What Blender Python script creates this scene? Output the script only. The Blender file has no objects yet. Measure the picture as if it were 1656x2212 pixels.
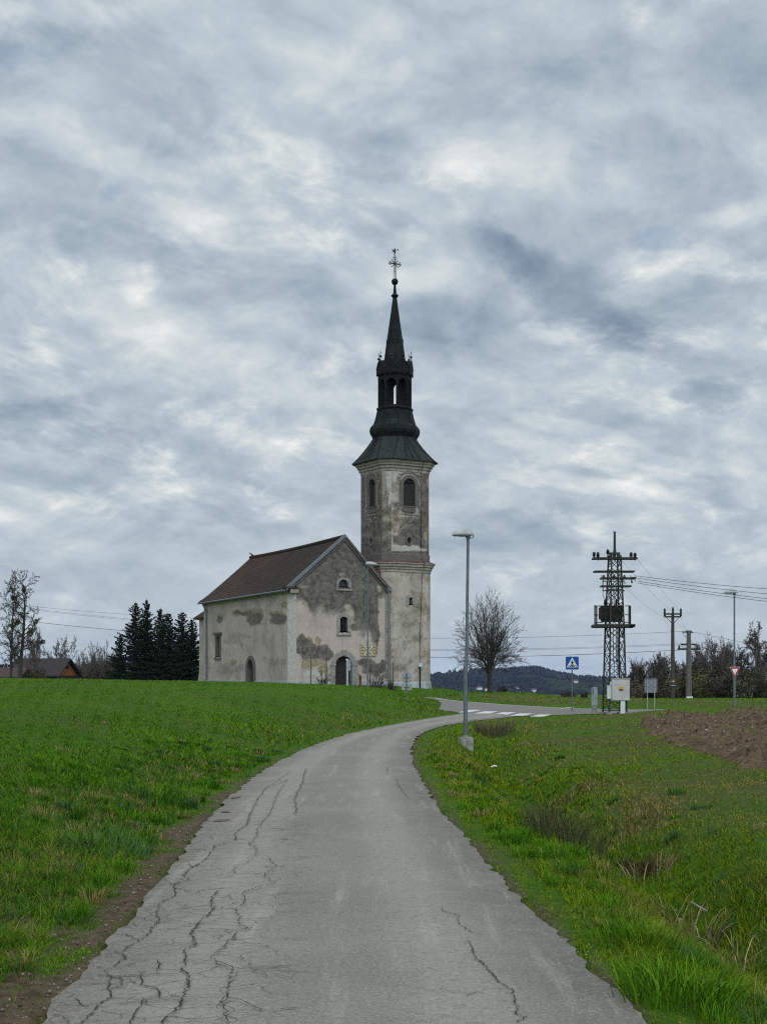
import bpy, math, random
import numpy as np
from mathutils import Vector, Matrix

# ------------------------------------------------------------------ scene, camera, light
S = bpy.context.scene
COL = S.collection
EYE = 1.7                     # eye height above the lane
FPX, CX, HY = 3000.0, 828.0, 1455.0   # focal length, axis and horizon in pixels of the 1656-wide photograph

cam_d = bpy.data.cameras.new('camera')
cam = bpy.data.objects.new('camera', cam_d)
COL.objects.link(cam)
cam.location = (0, 0, EYE)
cam.rotation_euler = (math.pi / 2, 0, 0)
cam_d.sensor_fit = 'HORIZONTAL'
cam_d.sensor_width = 36.0
cam_d.lens = FPX / 1656.0 * 36.0
cam_d.shift_y = (HY - 1106.0) / 1656.0
cam_d.clip_start = 0.1
cam_d.clip_end = 20000
S.camera = cam
S.view_settings.view_transform = 'Standard'
S.view_settings.look = 'None'
S.view_settings.exposure = 0.0
S.view_settings.gamma = 1.0
S.cycles.use_denoising = False
S.cycles.filter_width = 1.15
S.cycles.sample_clamp_indirect = 6.0
S.cycles.max_bounces = 6
S.cycles.diffuse_bounces = 3
S.cycles.glossy_bounces = 2
S.cycles.transmission_bounces = 2
S.cycles.transparent_max_bounces = 4
S.cycles.volume_bounces = 0

SUN_EL, SUN_AZ = math.radians(46), math.radians(168)   # azimuth clockwise from +Y (the view direction)


class NT:
    """small helper for node trees"""
    def __init__(self, nt):
        self.nt = nt

    def n(self, typ, **kw):
        nd = self.nt.nodes.new(typ)
        for k, v in kw.items():
            setattr(nd, k, v)
        return nd

    def put(self, sock, v):
        if hasattr(v, 'links') or hasattr(v, 'is_output'):
            self.nt.links.new(v, sock)
        elif v is not None:
            if sock.type == 'RGBA' and len(v) == 3:
                v = (*v, 1)
            sock.default_value = v

    def math(self, op, a, b=None, c=None, clamp=False):
        nd = self.n('ShaderNodeMath', operation=op, use_clamp=clamp)
        self.put(nd.inputs[0], a)
        if b is not None: self.put(nd.inputs[1], b)
        if c is not None: self.put(nd.inputs[2], c)
        return nd.outputs[0]

    def noise(self, vec, scale, detail=4, rough=0.55, dist=0.0):
        nd = self.n('ShaderNodeTexNoise')
        self.put(nd.inputs['Vector'], vec)
        nd.inputs['Scale'].default_value = scale
        nd.inputs['Detail'].default_value = detail
        nd.inputs['Roughness'].default_value = rough
        nd.inputs['Distortion'].default_value = dist
        return nd.outputs['Fac']

    def noisec(self, vec, scale, detail=2):
        nd = self.n('ShaderNodeTexNoise')
        self.put(nd.inputs['Vector'], vec)
        nd.inputs['Scale'].default_value = scale
        nd.inputs['Detail'].default_value = detail
        return nd.outputs['Color']

    def vor(self, vec, scale, feature='F1', rand=1.0):
        nd = self.n('ShaderNodeTexVoronoi', feature=feature)
        self.put(nd.inputs['Vector'], vec)
        nd.inputs['Scale'].default_value = scale
        nd.inputs['Randomness'].default_value = rand
        return nd.outputs['Distance']

    def sstep(self, x, a, b, o0=0.0, o1=1.0):
        nd = self.n('ShaderNodeMapRange', interpolation_type='SMOOTHSTEP')
        self.put(nd.inputs[0], x)
        for i, v in enumerate((a, b, o0, o1)): nd.inputs[i + 1].default_value = v
        return nd.outputs[0]

    def mix(self, f, a, b, mode='MIX'):
        nd = self.n('ShaderNodeMix', data_type='RGBA', blend_type=mode)
        self.put(nd.inputs[0], f); self.put(nd.inputs[6], a); self.put(nd.inputs[7], b)
        return nd.outputs[2]

    def sep(self, v):
        nd = self.n('ShaderNodeSeparateXYZ'); self.put(nd.inputs[0], v)
        return nd.outputs

    def comb(self, x, y, z):
        nd = self.n('ShaderNodeCombineXYZ')
        for i, v in enumerate((x, y, z)): self.put(nd.inputs[i], v)
        return nd.outputs[0]

    def vmath(self, op, a, b=None):
        nd = self.n('ShaderNodeVectorMath', operation=op)
        self.put(nd.inputs[0], a)
        if b is not None: self.put(nd.inputs[1], b)
        return nd.outputs[0]

    def attr(self, name, what='Color'):
        nd = self.n('ShaderNodeAttribute', attribute_name=name)
        return nd.outputs[what]

    def obj(self):
        return self.n('ShaderNodeTexCoord').outputs['Object']


# ------------------------------------------------------------------ world: Nishita sky behind a broken deck of cloud
W = bpy.data.worlds.new('World')
S.world = W
W.use_nodes = True
w = NT(W.node_tree)
bg = W.node_tree.nodes['Background']
sky = w.n('ShaderNodeTexSky', sky_type='NISHITA', sun_disc=False)
sky.sun_elevation = SUN_EL
sky.sun_rotation = SUN_AZ
sky.air_density = 1.0
sky.dust_density = 0.5
dirv = w.vmath('NORMALIZE', w.n('ShaderNodeTexCoord').outputs['Generated'])
dx, dy, dz = w.sep(dirv)
zc = w.math('ADD', w.math('MAXIMUM', dz, 0.0), 0.42)
plane = w.comb(w.math('DIVIDE', dx, zc), w.math('DIVIDE', dy, zc), 0.0)


def deck(vec):
    """thickness of the cloud deck over a point of its plane"""
    wp = w.vmath('SCALE', w.vmath('SUBTRACT', w.noisec(vec, 4.0, 3), (0.5, 0.5, 0.5)), None)
    wp.node.inputs['Scale'].default_value = 0.13
    x_, y_, _ = w.sep(w.vmath('ADD', vec, wp))
    _a = math.radians(40)
    al = w.math('ADD', w.math('MULTIPLY', x_, math.cos(_a)), w.math('MULTIPLY', y_, math.sin(_a)))
    cr_ = w.math('SUBTRACT', w.math('MULTIPLY', y_, math.cos(_a)), w.math('MULTIPLY', x_, math.sin(_a)))
    v = w.comb(w.math('MULTIPLY_ADD', al, 0.98, 3.1), w.math('MULTIPLY_ADD', cr_, 1.0, 1.7), 0.0)
    m = w.noise(v, 7.0, 10, 0.60)
    b_ = w.noise(v, 2.2, 2, 0.5)
    return w.math('ADD', w.math('MULTIPLY', m, 0.75), w.math('MULTIPLY', b_, 0.25)), v


thick, pr = deck(plane)
thick_up, _v = deck(w.vmath('ADD', plane, (0.008, -0.034, 0.0)))
# thick parts are grey below, their upper rims catch the light
rimlight = w.math('SUBTRACT', thick, thick_up)
val = w.math('ADD', w.math('MULTIPLY', w.math('SUBTRACT', 0.5, thick), 1.35), w.math('MULTIPLY', rimlight, 2.3))
puff = w.math('MULTIPLY', w.sstep(w.noise(pr, 11.0, 8, 0.6), 0.46, 0.72), w.sstep(w.noise(pr, 3.4, 3, 0.5), 0.40, 0.60))
val = w.math('ADD', val, w.math('MULTIPLY', puff, 0.55))
# single dark clouds and brighter breaks, each a patch of the deck
yy = w.math('MAXIMUM', dy, 0.05)
uu = w.math('DIVIDE', dx, yy)
vv = w.math('DIVIDE', dz, yy)
front = w.sstep(dy, 0.1, 0.4)
wc = w.noisec(plane, 6.5, 8)
wx, wy, wz = w.sep(wc)
rag = w.noise(pr, 12.0, 8, 0.62)


def patch(px, py, rx, ry, ang, amp, hard=0.25, ragged=3.2):
    """cloud patch round a direction; rx, ry in the photograph's pixels"""
    u0, v0 = (px - CX) / FPX, (HY - py) / FPX
    wf = min(1.0, ry / 60.0) if ragged < 5 else 0.8
    a = math.radians(ang)
    du = w.math('ADD', w.math('SUBTRACT', uu, u0), w.math('MULTIPLY', w.math('SUBTRACT', wx, 0.5), 0.105 * wf))
    dv = w.math('ADD', w.math('SUBTRACT', vv, v0), w.math('MULTIPLY', w.math('SUBTRACT', wy, 0.5), 0.080 * wf))
    p = w.math('ADD', w.math('MULTIPLY', du, math.cos(a)), w.math('MULTIPLY', dv, math.sin(a)))
    q = w.math('SUBTRACT', w.math('MULTIPLY', dv, math.cos(a)), w.math('MULTIPLY', du, math.sin(a)))
    p = w.math('DIVIDE', p, rx / FPX); q = w.math('DIVIDE', q, ry / FPX)
    r2 = w.math('ADD', w.math('MULTIPLY', p, p), w.math('MULTIPLY', q, q))
    r2 = w.math('ADD', r2, w.math('MULTIPLY', w.math('SUBTRACT', rag, 0.5), ragged))
    g = w.sstep(r2, 1.45, hard, 0.0, amp)
    return w.math('MULTIPLY', g, front)


PATCHES = [(110, 915, 200, 50, -8, -0.36, 0.0), (60, 810, 90, 60, -30, -0.14, 0.0),
           (1225, 640, 175, 78, -27, -0.36, 0.0), (1080, 560, 120, 50, -28, -0.18, 0.0),
           (1525, 862, 85, 44, -10, -0.30, 0.0), (840, 325, 170, 56, 5, -0.15, 0.0),
           (840, 480, 100, 26, -22, -0.2, 0.0), (980, 690, 120, 50, -20, -0.17, 0.0), (735, 680, 90, 34, 10, -0.12, 0.0),
           (450, 1095, 140, 28, 0, -0.22, 0.0), (1130, 1165, 260, 60, -5, -0.26, 0.0), (250, 560, 150, 60, -20, -0.12, 0.0),
           (1450, 130, 330, 190, 10, -0.12, 0.0), (230, 1210, 260, 60, 0, -0.06, 0.0),
           (760, 180, 210, 75, -25, 0.20, 0.0), (420, 110, 260, 80, -25, 0.14, 0.0), (160, 40, 120, 40, 0, 0.2, 0.0),
           (1150, 340, 270, 70, -18, 0.20, -0.4), (1600, 455, 110, 36, 5, 0.30, 0.0), (430, 490, 100, 45, -15, 0.22, 0.0),
           (240, 340, 200, 46, -15, 0.2, 0.0), (220, 690, 170, 60, -20, 0.16, 0.0), (1420, 570, 120, 40, 0, 0.2, 0.0),
           (1250, 985, 260, 26, -14, 0.26, 0.0), (1270, 1050, 260, 22, -12, 0.24, 0.0), (1240, 935, 150, 18, -12, 0.22, 0.0),
           (520, 790, 220, 60, -14, 0.14, 0.0), (890, 600, 120, 40, 10, 0.14, 0.0), (1590, 730, 150, 50, 0, 0.08, 0.0),
           (1440, 1000, 200, 24, -10, 0.2, 0.0), (700, 1180, 320, 60, 0, 0.06, 0.0)]
for pt in PATCHES:
    val = w.math('ADD', val, patch(*pt))
# the deck thins out and evens towards the horizon
low = w.sstep(dz, 0.02, 0.14)
val = w.math('ADD', val, w.sstep(dz, 0.17, 0.03, 0.0, 0.14))
val = w.math('MULTIPLY', val, w.math('ADD', w.math('MULTIPLY', low, 0.65), 0.35))
cr = w.n('ShaderNodeValToRGB')
w.put(cr.inputs[0], w.math('ADD', w.math('MULTIPLY', val, 0.70), 0.525))
els = cr.color_ramp.elements
els[0].position = 0.0; els[0].color = (0.180, 0.240, 0.330, 1)
els[1].position = 1.0; els[1].color = (0.890, 0.905, 0.885, 1)
for pos, c in ((0.25, (0.280, 0.355, 0.442, 1)), (0.45, (0.400, 0.478, 0.552, 1)), (0.62, (0.520, 0.595, 0.650, 1)), (0.80, (0.690, 0.735, 0.745, 1))):
    e = els.new(pos); e.color = c
clouds = w.vmath('SCALE', cr.outputs[0], None)
sunv = (math.sin(SUN_AZ) * math.cos(SUN_EL), math.cos(SUN_AZ) * math.cos(SUN_EL), math.sin(SUN_EL))
sdot = w.n('ShaderNodeVectorMath', operation='DOT_PRODUCT')
w.put(sdot.inputs[0], dirv); sdot.inputs[1].default_value = sunv
# Background strength is 0.1; the deck is brightest round the veiled sun
w.put(clouds.node.inputs['Scale'], w.sstep(sdot.outputs['Value'], 0.15, 1.0, 10.0, 26.0))
gap = w.math('MULTIPLY', w.sstep(w.noise(pr, 1.15, 6, 0.6), 0.635, 0.74), w.sstep(dz, 0.10, 0.22))
gap2 = w.math('ADD', patch(1125, 250, 62, 26, 20, 0.26, -0.6, 6.0), patch(1270, 330, 58, 26, -10, 0.26, -0.6, 6.0))
gap2 = w.math('ADD', gap2, w.math('ADD', patch(20, 140, 55, 36, 0, 0.3, 0.0, 8.0), patch(265, 438, 44, 26, 10, 0.35, 0.0, 8.0)))
gap2 = w.math('ADD', gap2, patch(1450, 500, 60, 30, 0, 0.35, 0.0, 8.0))
gap = w.math('MAXIMUM', w.math('MULTIPLY', gap, 0.35), gap2, clamp=True)
w.put(bg.inputs['Color'], w.mix(gap, clouds, sky.outputs[0]))
bg.inputs['Strength'].default_value = 0.1

sun_d = bpy.data.lights.new('sun', 'SUN')
sun_d.energy = 0.6
sun_d.angle = math.radians(20)
sun_d.color = (1.0, 0.965, 0.91)
sun = bpy.data.objects.new('sun', sun_d)
COL.objects.link(sun)
sdir = Vector((math.sin(SUN_AZ) * math.cos(SUN_EL), math.cos(SUN_AZ) * math.cos(SUN_EL), math.sin(SUN_EL)))
sun.rotation_euler = (-sdir).to_track_quat('-Z', 'Y').to_euler()
sun.location = (30, -30, 60)

# ------------------------------------------------------------------ small tools
R = math.radians
rng = np.random.default_rng(7)


def proj(x, y, z):
    """where a point stands in the photograph (1656-wide pixels)"""
    return CX + FPX * x / y, HY - FPX * (z - EYE) / y


def _hash(ix, iy, seed):
    h = (ix.astype(np.int64) * 374761393 + iy.astype(np.int64) * 668265263 + seed * 974634757) & 0xffffffff
    h = ((h ^ (h >> 13)) * 1274126177) & 0xffffffff
    return ((h ^ (h >> 16)) & 0xffff) / 65535.0


def vnoise(x, y, seed=0):
    x = np.asarray(x, float); y = np.asarray(y, float)
    ix, iy = np.floor(x), np.floor(y)
    fx, fy = x - ix, y - iy
    fx = fx * fx * (3 - 2 * fx); fy = fy * fy * (3 - 2 * fy)
    a = _hash(ix, iy, seed); b = _hash(ix + 1, iy, seed); c = _hash(ix, iy + 1, seed); d = _hash(ix + 1, iy + 1, seed)
    return (a * (1 - fx) + b * fx) * (1 - fy) + (c * (1 - fx) + d * fx) * fy


def fbm(x, y, oct=4, seed=0, gain=0.55):
    s, a, t = 0.0, 1.0, 0.0
    for i in range(oct):
        s = s + a * vnoise(x * 2 ** i + 17.3 * i, y * 2 ** i - 9.1 * i, seed + i)
        t += a; a *= gain
    return s / t


def sst(x, a, b):
    t = np.clip((x - a) / (b - a), 0, 1)
    return t * t * (3 - 2 * t)


class MB:
    """collects shapes and links them as one mesh object"""
    def __init__(self):
        self.v, self.f, self.m = [], [], []

    def add(self, vs, fs, m=0):
        o = len(self.v)
        self.v.extend([tuple(map(float, p)) for p in vs])
        for f in fs:
            self.f.append(tuple(i + o for i in f)); self.m.append(m)
        return self

    def box(self, c, s, rz=0.0, m=0, taper=1.0):
        x, y, z = s[0] / 2, s[1] / 2, s[2] / 2
        ca, sa = math.cos(rz), math.sin(rz)
        vs = []
        for k, (a, b, d) in enumerate([(-x, -y, -z), (x, -y, -z), (x, y, -z), (-x, y, -z), (-x, -y, z), (x, -y, z), (x, y, z), (-x, y, z)]):
            if k > 3: a *= taper; b *= taper
            vs.append((c[0] + a * ca - b * sa, c[1] + a * sa + b * ca, c[2] + d))
        return self.add(vs, [(3, 2, 1, 0), (4, 5, 6, 7), (0, 1, 5, 4), (1, 2, 6, 5), (2, 3, 7, 6), (3, 0, 4, 7)], m)

    def bbox(self, x0, x1, y0, y1, z0, z1, m=0):
        return self.box(((x0 + x1) / 2, (y0 + y1) / 2, (z0 + z1) / 2), (abs(x1 - x0), abs(y1 - y0), abs(z1 - z0)), 0, m)

    def beam(self, a, b, wd, ht=None, m=0):
        """rectangular bar from a to b"""
        ht = ht or wd
        a, b = Vector(a), Vector(b)
        d = (b - a).normalized()
        up = Vector((0, 0, 1)) if abs(d.z) < 0.95 else Vector((0, 1, 0))
        s = d.cross(up).normalized(); u = s.cross(d).normalized()
        vs = []
        for p in (a, b):
            for i, j in ((-1, -1), (1, -1), (1, 1), (-1, 1)):
                vs.append(p + s * (i * wd / 2) + u * (j * ht / 2))
        return self.add(vs, [(0, 1, 2, 3), (7, 6, 5, 4), (0, 4, 5, 1), (1, 5, 6, 2), (2, 6, 7, 3), (3, 7, 4, 0)], m)

    def tube(self, pts, rad, n=6, m=0, cap=True):
        pts = np.asarray(pts, float)
        if np.isscalar(rad): rad = [rad] * len(pts)
        d = np.gradient(pts, axis=0)
        d /= np.linalg.norm(d, axis=1)[:, None] + 1e-12
        ref = np.array((0, 0, 1.0)) if abs(d[0][2]) < 0.9 else np.array((1.0, 0, 0))
        vs = []
        ang = np.arange(n) * 2 * math.pi / n
        for p, t, r in zip(pts, d, rad):
            s = np.cross(t, ref); s /= np.linalg.norm(s) + 1e-12
            u = np.cross(s, t)
            ref = u if abs(np.dot(u, t)) < 0.99 else ref
            for a in ang:
                vs.append(p + r * (math.cos(a) * s + math.sin(a) * u))
        fs = []
        for i in range(len(pts) - 1):
            for k in range(n):
                k2 = (k + 1) % n
                fs.append((i * n + k, i * n + k2, (i + 1) * n + k2, (i + 1) * n + k))
        if cap:
            fs.append(tuple(range(n))[::-1]); fs.append(tuple((len(pts) - 1) * n + k for k in range(n)))
        return self.add(vs, fs, m)

    def lathe(self, prof, n=16, c=(0, 0, 0), ph=0.0, m=0, cap=True):
        vs, fs = [], []
        for r, z in prof:
            for k in range(n):
                a = ph + k * 2 * math.pi / n
                vs.append((c[0] + r * math.cos(a), c[1] + r * math.sin(a), c[2] + z))
        for i in range(len(prof) - 1):
            for k in range(n):
                k2 = (k + 1) % n
                fs.append((i * n + k, i * n + k2, (i + 1) * n + k2, (i + 1) * n + k))
        if cap:
            fs.append(tuple(range(n))[::-1]); fs.append(tuple((len(prof) - 1) * n + k for k in range(n)))
        return self.add(vs, fs, m)

    def rings(self, rs, m=0, cap=True):
        """skin a list of rings with equal point counts"""
        n = len(rs[0]); vs = [p for r in rs for p in r]; fs = []
        for i in range(len(rs) - 1):
            for k in range(n):
                k2 = (k + 1) % n
                fs.append((i * n + k, i * n + k2, (i + 1) * n + k2, (i + 1) * n + k))
        if cap:
            fs.append(tuple(range(n))[::-1]); fs.append(tuple((len(rs) - 1) * n + k for k in range(n)))
        return self.add(vs, fs, m)

    def prism(self, poly, a, b, fn, m=0):
        """poly: 2D points; fn(p, q, t) -> 3D; solid between t=a and t=b"""
        n = len(poly)
        vs = [fn(p, q, a) for p, q in poly] + [fn(p, q, b) for p, q in poly]
        fs = [tuple(range(n))[::-1], tuple(range(n, 2 * n))]
        for k in range(n):
            k2 = (k + 1) % n
            fs.append((k, k2, n + k2, n + k))
        return self.add(vs, fs, m)

    def ringprism(self, outer, inner, a, b, fn, m=0, closed=False):
        """frame between two outlines of equal point count, from t=a (front) to t=b (back)"""
        n = len(outer)
        vs = [fn(p, q, t) for t in (a, b) for ol in (outer, inner) for p, q in ol]
        O0, I0, O1, I1 = 0, n, 2 * n, 3 * n
        fs = []
        for k in range(n if closed else n - 1):
            j = (k + 1) % n
            fs += [(O0 + k, O0 + j, I0 + j, I0 + k), (I0 + k, I0 + j, I1 + j, I1 + k), (O0 + j, O0 + k, O1 + k, O1 + j), (I1 + k, I1 + j, O1 + j, O1 + k)]
        if not closed:
            fs += [(O0, I0, I1, O1), (O0 + n - 1, O1 + n - 1, I1 + n - 1, I0 + n - 1)]
        return self.add(vs, fs, m)

    def ball(self, c, r, n=12, m=0, sz=1.0):
        prof = [(r * math.sin(t), -r * sz * math.cos(t)) for t in np.linspace(0.08, math.pi - 0.08, n // 2 + 2)]
        return self.lathe(prof, n, c, 0, m)

    def build(self, name, mats, parent=None, smooth=False, loc=(0, 0, 0), rz=0.0):
        me = bpy.data.meshes.new(name)
        me.from_pydata(self.v, [], self.f)
        if not isinstance(mats, (list, tuple)): mats = [mats]
        for mt in mats: me.materials.append(mt)
        if len(mats) > 1: me.polygons.foreach_set('material_index', self.m)
        if smooth: me.polygons.foreach_set('use_smooth', [True] * len(me.polygons))
        me.update()
        o = bpy.data.objects.new(name, me)
        COL.objects.link(o)
        o.location = loc; o.rotation_euler = (0, 0, rz)
        if parent: o.parent = parent
        return o


def np_mesh(name, verts, faces, mats, parent=None, attrs=None, smooth=False):
    """mesh from arrays; faces (n,3) or (n,4)"""
    me = bpy.data.meshes.new(name)
    verts = np.ascontiguousarray(verts, np.float32); faces = np.ascontiguousarray(faces, np.int32)
    nf, k = faces.shape
    me.vertices.add(len(verts)); me.vertices.foreach_set('co', verts.ravel())
    me.loops.add(nf * k); me.loops.foreach_set('vertex_index', faces.ravel())
    me.polygons.add(nf); me.polygons.foreach_set('loop_start', np.arange(0, nf * k, k, dtype=np.int32))
    if smooth: me.polygons.foreach_set('use_smooth', np.ones(nf, bool))
    me.update(calc_edges=True)
    for nm, arr in (attrs or {}).items():
        at = me.color_attributes.new(nm, 'FLOAT_COLOR', 'POINT')
        full = np.ones((len(verts), 4), np.float32); full[:, :arr.shape[1]] = arr
        at.data.foreach_set('color', full.ravel())
    if not isinstance(mats, (list, tuple)): mats = [mats]
    for mt in mats: me.materials.append(mt)
    o = bpy.data.objects.new(name, me)
    COL.objects.link(o)
    if parent: o.parent = parent
    return o


def tag(o, label=None, cat=None, group=None, kind=None):
    if label: o['label'] = label
    if cat: o['category'] = cat
    if group: o['group'] = group
    if kind: o['kind'] = kind
    return o


def thing(name, label, cat, loc=(0, 0, 0), rz=0.0, group=None):
    o = bpy.data.objects.new(name, None)
    o.empty_display_size = 0.3
    COL.objects.link(o)
    o.location = loc; o.rotation_euler = (0, 0, rz)
    return tag(o, label, cat, group)


def dup(root, loc, rz=0.0, sc=None, label=None, group=None):
    r = root.copy(); COL.objects.link(r); r.location = loc; r.rotation_euler = (0, 0, rz)
    if sc: r.scale = (sc, sc, sc) if np.isscalar(sc) else sc
    if label: r['label'] = label
    if group: r['group'] = group
    for ch in list(root.children):
        c = ch.copy(); COL.objects.link(c); c.parent = r
        for g in list(ch.children):
            d = g.copy(); COL.objects.link(d); d.parent = c
    return r


# ------------------------------------------------------------------ materials
def newmat(name):
    m = bpy.data.materials.new(name)
    m.use_nodes = True
    return m, NT(m.node_tree), m.node_tree.nodes['Principled BSDF']


def simple(name, c1, c2=None, scale=5.0, rough=0.75, metal=0.0, bump=0.0, bscale=40.0, spec=0.3, stretch=None):
    m, t, b = newmat(name)
    b.inputs['Roughness'].default_value = rough
    b.inputs['Metallic'].default_value = metal
    b.inputs['Specular IOR Level'].default_value = spec
    vec = t.obj()
    if stretch:
        mp = t.n('ShaderNodeMapping'); t.put(mp.inputs['Vector'], vec); mp.inputs['Scale'].default_value = stretch; vec = mp.outputs[0]
    if c2 is None: c2 = tuple(x * 0.72 for x in c1)
    f = t.sstep(t.noise(vec, scale, 6, 0.62, 0.3), 0.32, 0.68)
    t.put(b.inputs['Base Color'], t.mix(f, c1, c2))
    if bump:
        bp = t.n('ShaderNodeBump'); bp.inputs['Strength'].default_value = bump; bp.inputs['Distance'].default_value = 0.02
        t.put(bp.inputs['Height'], t.noise(vec, bscale, 5, 0.6)); t.put(b.inputs['Normal'], bp.outputs[0])
    return m


def attrmat(name, attr='tint', rough=0.7, spec=0.25, trans=0.0):
    """colour straight from a per-vertex attribute (each blade or leaf its own colour)"""
    m, t, b = newmat(name)
    b.inputs['Roughness'].default_value = rough
    b.inputs['Specular IOR Level'].default_value = spec
    t.put(b.inputs['Base Color'], t.attr(attr))
    return m


M = {}
M['galv'] = simple('galvanised_steel', (0.155, 0.175, 0.19), (0.10, 0.118, 0.13), 9, 0.55, 0.3, 0.1, 60)
M['galvlight'] = simple('pale_steel', (0.36, 0.40, 0.42), (0.27, 0.30, 0.32), 7, 0.5, 0.2)
M['lamphead'] = simple('grey_lamp_shell', (0.40, 0.42, 0.42), (0.30, 0.32, 0.32), 5, 0.5)
M['lampglass'] = simple('lamp_glass', (0.25, 0.26, 0.26), (0.18, 0.19, 0.19), 6, 0.15)
M['concrete'] = simple('concrete', (0.34, 0.32, 0.29), (0.19, 0.18, 0.16), 7, 0.9, 0, 0.5, 45)
M['oldconcrete'] = simple('old_pole_concrete', (0.135, 0.124, 0.108), (0.085, 0.078, 0.068), 6, 0.9, 0, 0.4, 40)
M['pole_wood'] = simple('weathered_pole_wood', (0.075, 0.062, 0.050), (0.045, 0.037, 0.030), 9, 0.9, 0, 0.4, 50, stretch=(4, 4, 0.5))
M['pylon'] = simple('green_painted_steel', (0.034, 0.038, 0.026), (0.020, 0.023, 0.016), 5, 0.6)
M['rail'] = simple('dark_steel', (0.028, 0.03, 0.024), (0.018, 0.02, 0.016), 5, 0.65)
M['insul'] = simple('brown_porcelain', (0.022, 0.018, 0.018), (0.014, 0.012, 0.012), 8, 0.25)
M['insulwhite'] = simple('white_porcelain', (0.5, 0.5, 0.48), (0.35, 0.35, 0.34), 8, 0.3)
M['glassins'] = simple('green_glass_insulator', (0.08, 0.16, 0.14), (0.05, 0.11, 0.10), 8, 0.2)
M['wire'] = simple('bare_wire', (0.045, 0.047, 0.05), (0.03, 0.03, 0.033), 3, 0.6)
M['cabinet'] = simple('cabinet_grey_polyester', (0.50, 0.48, 0.46), (0.42, 0.405, 0.39), 3, 0.65)
M['cabdark'] = simple('cabinet_dark_grey', (0.05, 0.05, 0.05), (0.03, 0.03, 0.03), 3, 0.8)  # near-black grey of the small door mark and the pillar vent
M['cabwhite'] = simple('white_plastic', (0.66, 0.68, 0.68), (0.52, 0.54, 0.55), 4, 0.6)
M['yellow'] = simple('yellow_label', (0.62, 0.36, 0.02), (0.52, 0.29, 0.02), 20, 0.6)
M['black'] = simple('black_print', (0.012, 0.012, 0.012), (0.02, 0.02, 0.02), 20, 0.6)
M['signblue'] = simple('blue_sign_sheet', (0.008, 0.07, 0.33), (0.007, 0.06, 0.28), 6, 0.4)
M['signwhite'] = simple('white_sign_sheet', (0.78, 0.79, 0.79), (0.68, 0.69, 0.69), 6, 0.45)
M['signred'] = simple('red_sign_sheet', (0.42, 0.02, 0.025), (0.32, 0.015, 0.02), 6, 0.45)
M['signback'] = simple('sign_back_aluminium', (0.22, 0.235, 0.25), (0.17, 0.185, 0.195), 5, 0.5, 0.2)
M['signback2'] = simple('round_sign_back', (0.30, 0.33, 0.34), (0.23, 0.255, 0.265), 6, 0.5, 0.1)
M['orange'] = simple('orange_sticker', (0.62, 0.30, 0.02), (0.5, 0.22, 0.02), 20, 0.6)
M['wood'] = simple('grey_stake_wood', (0.15, 0.12, 0.09), (0.085, 0.068, 0.05), 10, 0.9, 0, 0.4, 60)
M['rust'] = simple('rusty_red_iron', (0.13, 0.045, 0.03), (0.07, 0.03, 0.022), 10, 0.8)
M['bark'] = simple('dark_bark', (0.062, 0.052, 0.042), (0.034, 0.028, 0.023), 8, 0.95, 0, 0.5, 30)
M['bark2'] = simple('grey_bark', (0.095, 0.085, 0.072), (0.05, 0.045, 0.038), 8, 0.95, 0, 0.5, 30)
M['twig'] = simple('twig_bark', (0.155, 0.130, 0.104), (0.095, 0.080, 0.064), 3, 0.95)
M['lindentwig'] = simple('linden_twigs', (0.105, 0.088, 0.070), (0.062, 0.052, 0.042), 3, 0.95)
M['leaf'] = attrmat('leaf_colour', 'tint', 0.8, 0.06)
M['blade'] = attrmat('grass_blade', 'tint', 0.8, 0.03)
M['white_paint'] = simple('road_paint', (0.72, 0.72, 0.70), (0.42, 0.42, 0.41), 6, 0.7)

# ------------------------------------------------------------------ the land: lane, main road, hill, ditch
def cubic(xs, ys, xq):
    """monotone-ish smooth interpolation"""
    xs, ys = np.array(xs, float), np.array(ys, float)
    m = np.gradient(ys, xs)
    i = np.clip(np.searchsorted(xs, xq) - 1, 0, len(xs) - 2)
    h = xs[i + 1] - xs[i]; t = np.clip((xq - xs[i]) / h, 0, 1)
    return ((1 + 2 * t) * (1 - t) ** 2 * ys[i] + t * (1 - t) ** 2 * h * m[i] + t * t * (3 - 2 * t) * ys[i + 1] + t * t * (t - 1) * h * m[i + 1])


LL = ([-12, 0, 6.74, 8.43, 10.85, 14.2, 19.6, 23.7, 29.7, 38.6, 48.6, 53.5, 57.5],
      [-1.3, -1.5, -1.67, -1.72, -1.80, -1.95, -2.12, -2.10, -1.86, -1.02, 0.84, 1.95, 3.0])
LR = ([-12, 0, 6.74, 7.85, 9.62, 12.6, 16.7, 22.7, 27.6, 32.9, 39.8, 46.4, 50.5, 54.8],
      [1.45, 1.35, 1.25, 1.20, 1.08, 0.92, 0.735, 0.60, 0.57, 0.68, 1.15, 2.3, 3.6, 5.2])


def lane_l(y): return cubic(*LL, np.asarray(y, float))
def lane_r(y): return cubic(*LR, np.asarray(y, float))


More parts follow.
